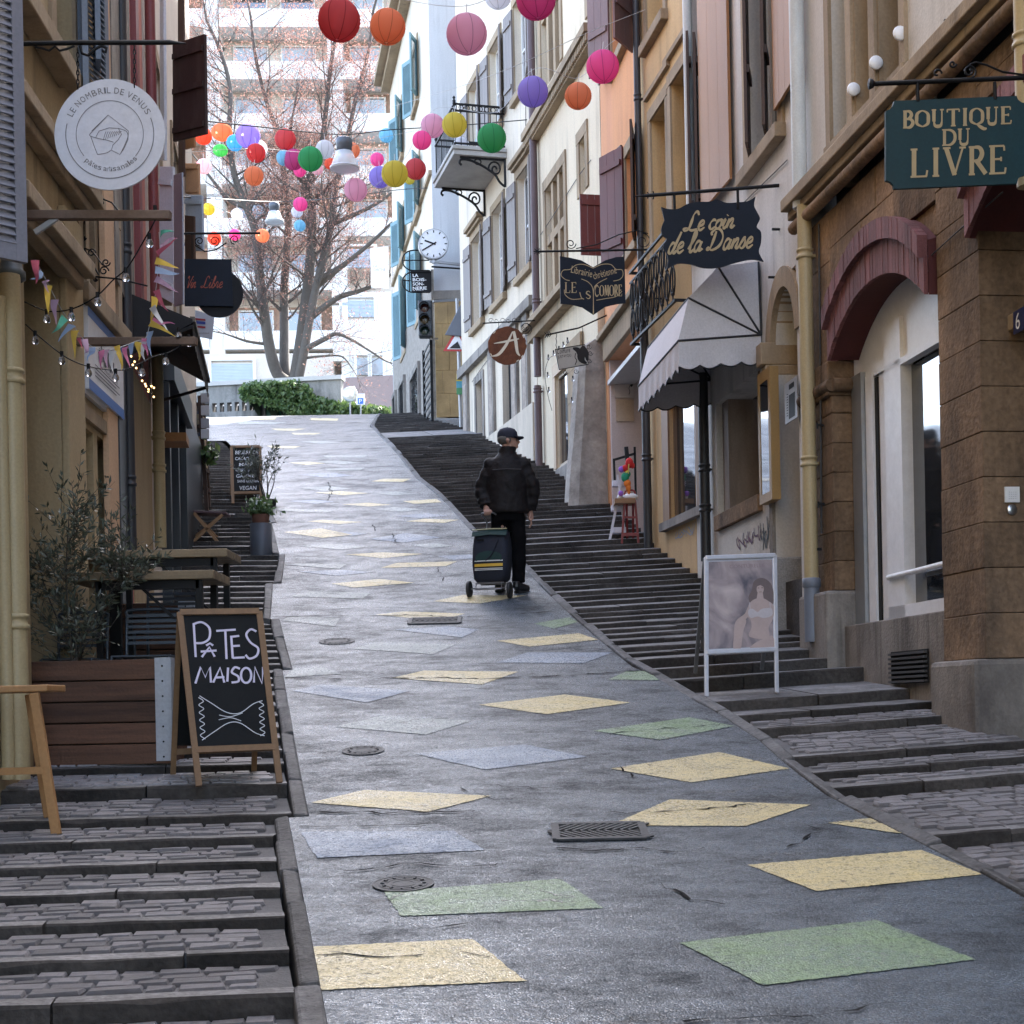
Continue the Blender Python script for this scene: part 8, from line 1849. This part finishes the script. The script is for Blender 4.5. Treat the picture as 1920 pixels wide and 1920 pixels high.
for y0, x0, x1 in ((900,1149,1172),(946,1147,1174),(988,1150,1174)): s = MB(); a, b = at(x0,y0+11,td+.15), at(x1,y0,td+.15); s.box(a.x, b.x, td+.15, td+.3, a.z, b.z); s.build('step', WHs, wsf)
ez = thing('dark_easel', 'black metal display frame against the pink shop wall', 'easel', at(1170,930,td+.4))
for a, b in (((1174,838),(1177,870)),((1151,860),(1153,910)),((1190,838),(1192,930)),((1152,862),(1192,850))): s = MB().bar(at(*a, td+.4), at(*b, td+.4), .05 if a[0] == 1174 else .028); s.build('bar', M_IRON, ez)

# ---- left: timber beams, string lights, bunting, iron bracket
BM = mat('beam_wood', (.17,.115,.085), .75, .2, 6, .15, streak=1)
bm1 = MB().bar(at(20,404,8.35), at(320,404,8.3), .05, .048).build('timber_beam', BM, bevel=.004); tag(bm1, 'upper timber beam sticking out of the yellow house under the round sign', 'beam', 'timber beams holding the light strings')
bm2 = MB().bar(at(140,641,9.75), at(369,640,9.65), .055, .05).build('timber_beam', BM, bevel=.004); tag(bm2, 'lower timber beam sticking out in front of the black awning', 'beam', 'timber beams holding the light strings')
s = MB().bar(at(66,436,8.35), at(108,408,8.33), .02, .03).build('beam_strut', plain('strut_white', (.45,.45,.45), .5), bm1)
M_BULB = bpy.data.materials.new('bulb_glass'); M_BULB.use_nodes = True; b_ = M_BULB.node_tree.nodes['Principled BSDF']; b_.inputs['Roughness'].default_value = .08; b_.inputs['Transmission Weight'].default_value = .95; b_.inputs['Base Color'].default_value = (.6,.6,.62,1)
def lights(label, cable, bulbs, d0, d1, x0, x1, grp='festoon bulbs on the yellow house'):
    dd = lambda x: d0+(d1-d0)*(x-x0)/(x1-x0)
    t = thing('string_lights', label, 'string lights', at(*cable[0], dd(cable[0][0])), grp)
    MB().tube(spline([at(x, y, dd(x)) for x, y in cable], 8), .004, 5).build('cable', M_IRON, t)
    for x, y in bulbs:
        c = at(x, y, dd(x)); k = MB().tube([c+V((0,0,.055)), c+V((0,0,.02))], .011, 8).build('socket', M_IRON, t)
        MB().lathe([(.001,-.026),(.012,-.023),(.02,-.012),(.0215,0),(.017,.014),(.010,.024)], c, 12).build('bulb', M_BULB, t)
lights('festoon string with clear bulbs sagging from the upper beam to the pipe', [(298,400),(272,447),(240,500),(212,525),(180,556),(135,579),(90,583),(46,566)], [(291,404),(280,456),(236,520),(183,566),(134,594),(88,598)], 8.3, 8.6, 300, 46)
lights('festoon string with clear bulbs hanging under the lower beam', [(48,608),(75,632),(115,664),(140,678),(170,688),(215,694),(245,690),(285,670),(318,660),(350,640)], [(66,638),(116,676),(166,699),(217,708),(266,698),(311,677),(354,643),(335,630)], 8.6, 9.7, 48, 350)
fl_ = thing('fairy_lights', 'cluster of small glowing golden fairy lights under the black awning', 'fairy lights', at(270,700,10.9)); WARM = plain('fairy_glow', (.9,.6,.25), .4, emit=(1.0,.62,.25,.5)); rn = random.Random(12)
MB().tube(spline([at(244,664,11), at(252,680,11), at(262,705,10.9), at(275,728,10.8), at(288,745,10.8)], 6), .003, 4).build('cable', M_IRON, fl_)
for x, y in ((246,668),(252,678),(255,690),(250,684),(268,714),(274,724),(279,730),(283,724),(288,727),(288,744),(272,720),(278,734)): MB().sphere(at(x+rn.uniform(-1.5,1.5), y, 10.8), .0075, 8, 6).build('light', WARM, fl_)
bt = thing('bunting', 'string of small pastel pennants looping from the grey shutter to the awning', 'bunting', at(200,650,9)); path = [(66,487),(90,532),(115,580),(135,605),(150,628),(170,648),(195,657),(220,653),(255,640),(272,635),(280,612),(288,575),(292,545),(296,510),(300,470),(298,435)]
dd = lambda x: 8.4+1.1*(x-66)/234; cur = spline([at(x, y, dd(x)) for x, y in path], 8); MB().tube(cur, .003, 4).build('cord', WHW, bt)
FC = {'p': (.62,.22,.38), 'b': (.30,.42,.62), 'm': (.42,.30,.42), 'y': (.62,.46,.10), 'g': (.10,.36,.28), 'w': (.55,.58,.62), 'r': (.45,.12,.18)}; FM = {k: paper('pennant_'+k, c) for k, c in FC.items()}
FL = [(68,490,66,535,'r'),(76,508,60,528,'b'),(84,524,90,545,'m'),(92,538,88,588,'y'),(104,560,103,610,'m'),(124,597,95,625,'g'),(133,606,112,640,'b'),(142,618,138,668,'y'),(148,630,152,650,'r'),(162,640,158,665,'m'),(170,648,166,680,'b'),(188,655,190,692,'p'),(200,656,198,690,'m'),(210,655,212,700,'w'),(224,652,226,695,'y'),(236,650,240,685,'p'),(246,645,244,668,'b'),(262,642,258,675,'y'),(266,640,272,680,'w'),(274,635,274,668,'p'),(278,618,284,668,'b'),(281,605,326,628,'y'),(284,597,330,612,'p'),(286,575,312,618,'w'),(289,558,283,610,'y'),(291,545,316,585,'r'),(293,525,332,545,'m'),(294,508,338,512,'b'),(293,490,336,502,'y'),(296,475,330,445,'r'),(297,460,334,448,'m'),(297,436,325,435,'g')]
for x, y, tx, ty, c in FL:
    d = dd(x)-.02; a = at(x, y, d); e = at(tx, ty, d-.05+random.uniform(-.08,.05)); t = (e-a).normalized(); sd = t.cross(V((0,1,0))).normalized(); sd = (sd+V((0,random.uniform(-.7,.7),0))).normalized(); s = MB(); n = 6; w = .045; L_ = []
    for i in range(n+1):
        f = i/n; c_ = a.lerp(e, f)+V((0,.025*sin(f*4+x),.0))+sd.cross(t)*(.015*sin(f*5+y)); L_ += [c_-sd*(w/2*(1-f)+.001), c_+sd*(w/2*(1-f)+.001)]
    s.add(L_, [(2*i,2*i+1,2*i+3,2*i+2) for i in range(n)], True); s.build('pennant', FM[c], bt)
ib = thing('iron_bracket', 'scrolled wrought iron bracket on the yellow house wall below the round sign', 'bracket', at(160,500,10.2)); PB = Plate(150,380,290,540,10.3,10.0,0); s = MB()
for pts in ([(150,516),(222,523),(276,536)],[(157,420),(157,465),(185,515)],[(152,500)][:0] or [(160,405),(153,445),(157,465)]): pbar(s, PB, pts, .006)
for cx_, cy_, r_, sg_ in ((152,471,8,1),(172,474,8,-1),(199,492,8,1),(195,508,9,-1),(157,446,5,1),(179,524,4,1)): curl(s, PB, cx_, cy_, r_, 1.3, 0, sg_, .005)
pbar(s, PB, [(157,465),(172,470),(182,482),(192,496),(199,500)], .005); pbar(s, PB, [(160,392),(172,378),(190,372),(210,380),(222,395)], .006); curl(s, PB, 180, 385, 8, 1.4, 0, 1, .004); curl(s, PB, 190, 380, 6, 1.2, pi, -1, .004); s.build('scrollwork', M_IRON, ib)

lights('small star lights strung round the cream house shop window', [(1066,640),(1050,662),(1030,672),(1022,700),(1026,735),(1035,770)], [(1064,640),(1056,648),(1048,656),(1038,664),(1028,672),(1027,705),(1029,733),(1074,712),(1072,752)], 21.2, 21.2, 1000, 1100, 'lights on the cream house')
# ================================================================ MAN WITH SHOPPING TROLLEY
MO = gp(955, 1111); MD = MO.y; KM = MD/F
man = thing('person', 'man seen from behind in dark jacket and cap pulling a shopping trolley', 'person', MO)
def lp(px, py, dy=0.0): p = at(px, py, MD+dy); return p
def remesh(o, v, sm=4):
    r = o.modifiers.new('remesh', 'REMESH'); r.mode = 'VOXEL'; r.voxel_size = v; r.use_smooth_shade = True
    s = o.modifiers.new('smooth', 'SMOOTH'); s.factor = .5; s.iterations = sm; return o
def rings(mb, rs, n=18, c0=None):     # rs: (centre, rx, ry)
    vs = []
    for c, rx, ry in rs:
        for k in range(n): a = 2*pi*k/n; vs.append(V(c)+V((cos(a)*rx, sin(a)*ry, 0)))
    m = len(rs); mb.add(vs, [(i*n+k, i*n+(k+1) % n, (i+1)*n+(k+1) % n, (i+1)*n+k) for i in range(m-1) for k in range(n)], True); mb.add(vs[:n], [tuple(range(n))[::-1]]); mb.add(vs[-n:], [tuple(range(n))])
SKIN = mat('skin', (.42,.24,.18), .55, .1, 12, .1, 80); JACK = mat('jacket_black', (.0085,.0065,.007), .65, .3, 9, .6, 25, fine=.25, spec=.22); TROU = mat('trousers_black', (.004,.004,.005), .9, .2, 9, .4, 25, spec=.1); SHOE = plain('shoe_black', (.008,.008,.009), .45)
O = MO
def L(x, y, z): return O+V((x, y, z))
body = MB()
hc = L(.012, .03, 1.605)                       # head, turned to the right
body.sphere(hc+V((0,0,.03)), .098, 16, 12, .92, 1.0, 1.02); body.sphere(hc+V((.035,.012,-.03)), .078, 14, 10, 1.0, .86, 1.08)
body.tube([hc+V((.06,.015,-.055)), hc+V((.085,.02,-.095))], [.055,.035], 10); body.tube([hc+V((.095,.025,.012)), hc+V((.122,.03,-.022)), hc+V((.108,.026,-.036))], [.012,.017,.012], 8)
body.tube([hc+V((.095,.024,-.062)), hc+V((.112,.027,-.066))], [.018,.01], 8); body.tube([hc+V((.085,.024,.028)), hc+V((.108,.026,.03))], [.03,.012], 8)
body.tube([hc+V((-.005,-.09,-.005)), hc+V((.004,-.105,-.02)), hc+V((.006,-.095,-.05))], [.018,.022,.012], 8)
body.tube([L(0,.0,1.40), L(.005,.01,1.50), hc+V((0,0,-.03))], [.075,.062,.06], 12)
rings(body, [(L(0,0,.80),.15,.10),(L(0,0,.95),.15,.10),(L(0,0,1.2),.17,.11),(L(0,0,1.36),.17,.09),(L(0,0,1.42),.08,.06)])
Lw, Le, Ls = L(-.232,-.05,.90), L(-.275,.02,1.09), L(-.19,0,1.36); Rw, Re, Rs = L(.235,.03,.86), L(.275,-.01,1.09), L(.20,0,1.35)
for a, b, c in ((Ls,Le,Lw),(Rs,Re,Rw)): body.tube([a,b,c], [.05,.042,.03], 10)
for sx in (-1, 1): body.tube([L(sx*.08,0,.85), L(sx*.095,.02,.48), L(sx*.09,.01,.1)], [.085,.06,.04], 10)
# left hand gripping the trolley handle
Hl = L(-.212,-.10,.835); body.sphere(Lw.lerp(Hl,.55), .036, 10, 8, 1.0, 1.15, 1.15); body.sphere(Hl, .036, 10, 8, 1.15, .9, .95)
for i in range(4):
    fx = -.028+.0185*i; p0 = Hl+V((fx,-.02,.018)); p1 = Hl+V((fx,-.045,.0-.004*i*.3)); p2 = Hl+V((fx,-.036,-.028)); p3 = Hl+V((fx,-.01,-.034)); body.tube([p0,p1,p2,p3], [.011,.0105,.0095,.008], 7)
body.tube([Hl+V((.03,-.0,.02)), Hl+V((.045,-.025,.0)), Hl+V((.03,-.045,-.012))], [.013,.011,.009], 7)
# right hand hanging, slightly curled
Hr = L(.238,.035,.79); body.tube([Rw, Hr+V((0,0,.01)), Hr+V((.002,.0,-.03))], [.027,.033,.03], 10)
for i, ln in enumerate((.075,.085,.08,.062)):
    fy = -.03+.021*i; p0 = Hr+V((.0,fy,-.03)); body.tube([p0, p0+V((.008,.002,-ln*.5)), p0+V((-.004,.004,-ln*.85)), p0+V((-.018,.004,-ln))], [.0105,.010,.0092,.0075], 7)
body.tube([Hr+V((-.01,-.03,.02)), Hr+V((-.012,-.05,-.015)), Hr+V((-.006,-.046,-.045))], [.013,.011,.009], 7)
remesh(body.build('body', SKIN, man), .0065, 3)
# hair fringe under the cap
h = MB(); h.sphere(hc+V((-.022,-.012,.002)), .099, 16, 10, .88, .99, .62); h = h.build('hair', mat('hair_grey', (.12,.11,.10), .8, .2, 30, .4, 90), man)
# jacket
j = MB()
rings(j, [(L(.0,0,.825),.225,.155),(L(0,0,.86),.23,.16),(L(0,0,1.0),.218,.150),(L(0,0,1.15),.228,.150),(L(0,.0,1.26),.232,.142),(L(0,.0,1.345),.215,.12),(L(.003,.005,1.40),.165,.10),(L(.006,.008,1.45),.10,.085)], 22)
rings(j, [(L(.006,.008,1.41),.10,.095),(L(.008,.01,1.47),.092,.09),(L(.010,.012,1.525),.096,.094)], 18)
def sleeve(S, E, W_, r): q = spline([S, S.lerp(E,.5)+V((0,0,.0)), E, E.lerp(W_,.6), W_], 5); m = len(q); j.tube(q, [r*(1.05-.28*i/(m-1))+.006*sin(i*1.7) for i in range(m)], 14)
sleeve(L(-.155,0,1.345), Le, Lw+V((.002,-.004,.0)), .082); sleeve(L(.16,0,1.34), Re, Rw, .082)
j.sphere(L(-.165,0,1.335), .088, 12, 8); j.sphere(L(.17,0,1.33), .088, 12, 8)
jo = remesh(j.build('jacket', JACK, man), .012, 5)
tx = bpy.data.textures.new('cloth_folds', 'CLOUDS'); tx.noise_scale = .09; tx.noise_depth = 2; dm = jo.modifiers.new('folds', 'DISPLACE'); dm.texture = tx; dm.strength = .018; dm.mid_level = .5; dm.texture_coords = 'LOCAL'
for y0, y1 in ((-.145,-.15),): 
    s = MB().tube([L(-.15,-.128,1.27), L(0,-.152,1.275), L(.15,-.128,1.27)], .004, 5); s.build('yoke_seam', plain('seam_dark', (.03,.026,.027), .6), man)
# trousers
t = MB(); rings(t, [(L(0,0,.90),.17,.12),(L(0,0,.80),.175,.125),(L(0,.0,.74),.165,.12)], 18)
for sx, kn, an in ((-1, L(-.10,.05,.48), L(-.10,.07,.10)), (1, L(.105,.0,.48), L(.098,-.005,.10))):
    q = spline([L(sx*.085,0,.80), kn, an], 8); m = len(q); t.tube(q, [.098-.030*i/(m-1)+.004*sin(i*1.3) for i in range(m)], 14)
to = remesh(t.build('trousers', TROU, man), .012, 4); dm = to.modifiers.new('folds', 'DISPLACE'); dm.texture = tx; dm.strength = .02; dm.texture_coords = 'LOCAL'
def shoe(h, toe, zoff=0):
    s = MB(); d = (toe-h).normalized(); s.tube([h+V((0,0,.06)), h.lerp(toe,.3)+V((0,0,.06)), h.lerp(toe,.65)+V((0,0,.045)), toe+V((0,0,.035))], [.046,.05,.048,.034], 12); s.tube([h+V((0,0,.06)), h+V((.004,0,.13))], [.045,.04], 10)
    o = remesh(s.build('shoe', SHOE, man), .009, 3); q = MB().tube([h+V((0,0,.018)), h.lerp(toe,.5)+V((0,0,.018)), toe+V((0,0,.018))], [.045,.05,.036], 10); q.v = [(x, y, max(min(z, h.z+.03), h.z)) for x, y, z in q.v]; q.build('sole', plain('sole_black', (.015,.015,.015), .7), o)
p = L(.075,-.05,0); q_ = L(.20,.05,0); p.z = zg(p.y)-.005; q_.z = zg(q_.y)-.005; shoe(p, q_)
p = L(-.11,.03,0); q_ = L(-.07,.19,0); p.z = zg(p.y)-.005; q_.z = zg(q_.y)-.01; shoe(p, q_)
# cap
CAPM = mat('cap_navy', (.016,.018,.034), .8, .15, 12, .3, 60); c = MB(); cc = hc+V((0,.0,.045)); prof = []
c.lathe([(.107,-.035),(.109,0),(.103,.035),(.082,.064),(.045,.080),(.001,.084)], cc, 22); cp_ = c.build('cap', CAPM, man); cp_.data.polygons.foreach_set('use_smooth', [True]*len(cp_.data.polygons))
s = MB(); n = 12; vt = []
for r_, dz in ((.098,.0),(.175,-.012)):
    for i in range(n+1): a = radians(-62+124*i/n)+.2; k = r_ if r_ < .1 else .098+.077*cos(radians(-62+124*i/n))**.6; vt.append(cc+V((cos(a)*k, sin(a)*k, -.012+dz+.006*cos(a*2))))
s.add(vt+[v-V((0,0,.006)) for v in vt], [(i,i+1,n+2+i,n+1+i) for i in range(n)]+[(2*n+2+n+1+i,2*n+2+n+2+i,2*n+2+i+1,2*n+2+i) for i in range(n)]+[(n+1+i,n+2+i,3*n+4+i,3*n+3+i) for i in range(n)]); s.build('peak', CAPM, cp_)
s = MB().sphere(cc+V((0,0,.085)), .008, 8, 6); s.build('button', CAPM, cp_)
# glasses
g_ = MB(); g_.tube([hc+V((.0,-.096,.022)), hc+V((.06,-.07,.02)), hc+V((.096,-.046,.016))], .003, 5); e = hc+V((.1,-.012,.008)); g_.tube([e+V((.006*cos(a),.026*cos(a),.02*sin(a))) for a in [2*pi*k/12 for k in range(13)]], .003, 5, False); e = hc+V((.098,.05,.008)); g_.tube([e+V((0,.026*cos(a),.02*sin(a))) for a in [2*pi*k/12 for k in range(13)]], .003, 5, False); g_.tube([hc+V((.108,.012,.014)), hc+V((.106,.026,.014))], .003, 5); g_.build('glasses', M_IRON, man)

# ---- shopping trolley
CO = gp(918, 1121); CD = CO.y
tr = thing('shopping_trolley', 'navy wheeled shopping trolley with green pocket and yellow white stripes', 'shopping trolley', CO)
yaw = radians(-14); cxv = V((cos(yaw), sin(yaw), 0)); cyv = V((-sin(yaw), cos(yaw), 0))
def T(x, y, z): lean = .10*z; return CO + cxv*x + cyv*(y+lean) + V((0,0,z))
NAV = mat('bag_navy', (.014,.017,.030), .75, .2, 8, .3, 60); GRN = mat('bag_green', (.010,.035,.032), .7, .2, 8, .3, 60); YEL = plain('stripe_yellow', (.62,.38,.04), .6); WHI = plain('stripe_white', (.60,.60,.58), .6)
b = MB(); hw_, z0_, z1_ = .185, .17, .70; n = 6
prof = [(z0_,.150,.10),(z0_+.03,.175,.125),(.35,.192,.14),(.52,.19,.14),(.63,.180,.125),(z1_,.172,.10)]
vs = []; m = 20
for z, a_, b2 in prof:
    for k in range(m):
        t_ = 2*pi*k/m; sgnx = (1 if cos(t_) >= 0 else -1); sgny = (1 if sin(t_) >= 0 else -1); vs.append(T(sgnx*a_*abs(cos(t_))**.35, .1+sgny*b2*abs(sin(t_))**.35, z))
b.add(vs, [(i*m+k, i*m+(k+1) % m, (i+1)*m+(k+1) % m, (i+1)*m+k) for i in range(len(prof)-1) for k in range(m)], True); b.add(vs[:m], [tuple(range(m))[::-1]]); b.add(vs[-m:], [tuple(range(m))])
bag = b.build('bag', NAV, tr)
def face(x0, x1, z0, z1, y, name, m_, par, curve=.012, n=8, th=.012):
    s = MB(); vs = []
    for z in (z0, z1):
        for i in range(n+1): x = x0+(x1-x0)*i/n; u = (i/n-.5)*2; vs.append(T(x, y-curve*(1-u*u), z))
    s.add(vs, [(i,i+1,n+2+i,n+1+i) for i in range(n)], True); return s.build(name, m_, par)
# flap with a pale edge, pocket and stripes (front faces the viewer)
f = MB(); vs = []
for z, y in ((.715,.20),(.725,.09),(.71,-.02),(.655,-.048)):
    for i in range(9): vs.append(T(-.185+.37*i/8, y, z-.004*abs(i-4)))
f.add(vs, [(r*9+i, r*9+i+1, (r+1)*9+i+1, (r+1)*9+i) for r in range(3) for i in range(8)], True); fl = f.build('flap', GRN, tr)
s = MB().tube([T(-.185,-.022,.712), T(0,-.026,.716), T(.185,-.022,.712)], .006, 5); s.build('piping', plain('piping_pale', (.45,.42,.25), .7), fl)
pk_ = MB(); n = 10; vs = [T(-.14+.28*i/n, -.052, .385) for i in range(n+1)] + [T(-.14+.28*i/n, -.056, .43+.055*sin(pi*i/n)**.5) for i in range(n+1)]; pk_.add(vs, [(i,i+1,n+2+i,n+1+i) for i in range(n)]); pk_.build('pocket', GRN, tr)
for z, h, m_ in ((.382,.012,WHI),(.338,.030,YEL),(.302,.008,WHI),(.288,.008,WHI)): face(-.15, .15, z-h/2, z+h/2, -.048, 'stripe', m_, tr)
s = MB().tube(spline([T(.10,-.05,.60), T(.06,-.06,.50), T(.03,-.062,.44), T(-.03,-.058,.385)], 5), .008, 5); s.build('strap', NAV, tr)
s = MB().bar(T(-.12,-.052,.60), T(-.05,-.056,.60), .012, .02); s.build('buckle', M_IRON, tr)
for sx in (-1, 1):
    c_ = T(sx*.215, .0, 0); c_.z = zg(c_.y)+.085; ax_ = (cyv, V((0,0,1)), cxv)
    w_ = MB().lathe([(.062,-.014),(.083,-.016),(.085,0),(.083,.016),(.062,.014)], c_, 20, True, ax_).build('wheel', plain('tyre_black', (.015,.015,.016), .6), tr)
    MB().lathe([(.001,-.012),(.06,-.010),(.062,.010),(.001,.012)], c_, 16, True, ax_).build('hub', plain('hub_grey', (.10,.10,.11), .5), w_)
cL = T(-.2,0,.085); cR = T(.2,0,.085); cL.z = cR.z = zg(cL.y)+.085
s = MB().bar(cL, cR, .012); s.tube([T(-.13,-.02,.16), T(-.14,-.05,.085), T(.14,-.05,.085), T(.13,-.02,.16)], .007, 6); s.bar(T(-.15,.0,.155), T(.15,.0,.155), .016); s.bar(T(-.15,.2,.155), T(.15,.2,.155), .016); s.build('frame', plain('trolley_steel', (.22,.22,.23), .35, .6), tr)
Hh = Hl+V((0,-.012,-.012)); s = MB().tube(spline([T(-.10,.21,.15), T(-.10,.24,.70), T(-.10,.24,.82), Hh+V((-.06,.0,-.01)), Hh, Hh+V((.06,.0,.0)), T(.10,.24,.82), T(.10,.24,.70), T(.10,.21,.15)], 6), .009, 7); s.build('handle', plain('trolley_steel', (.22,.22,.23)), tr)
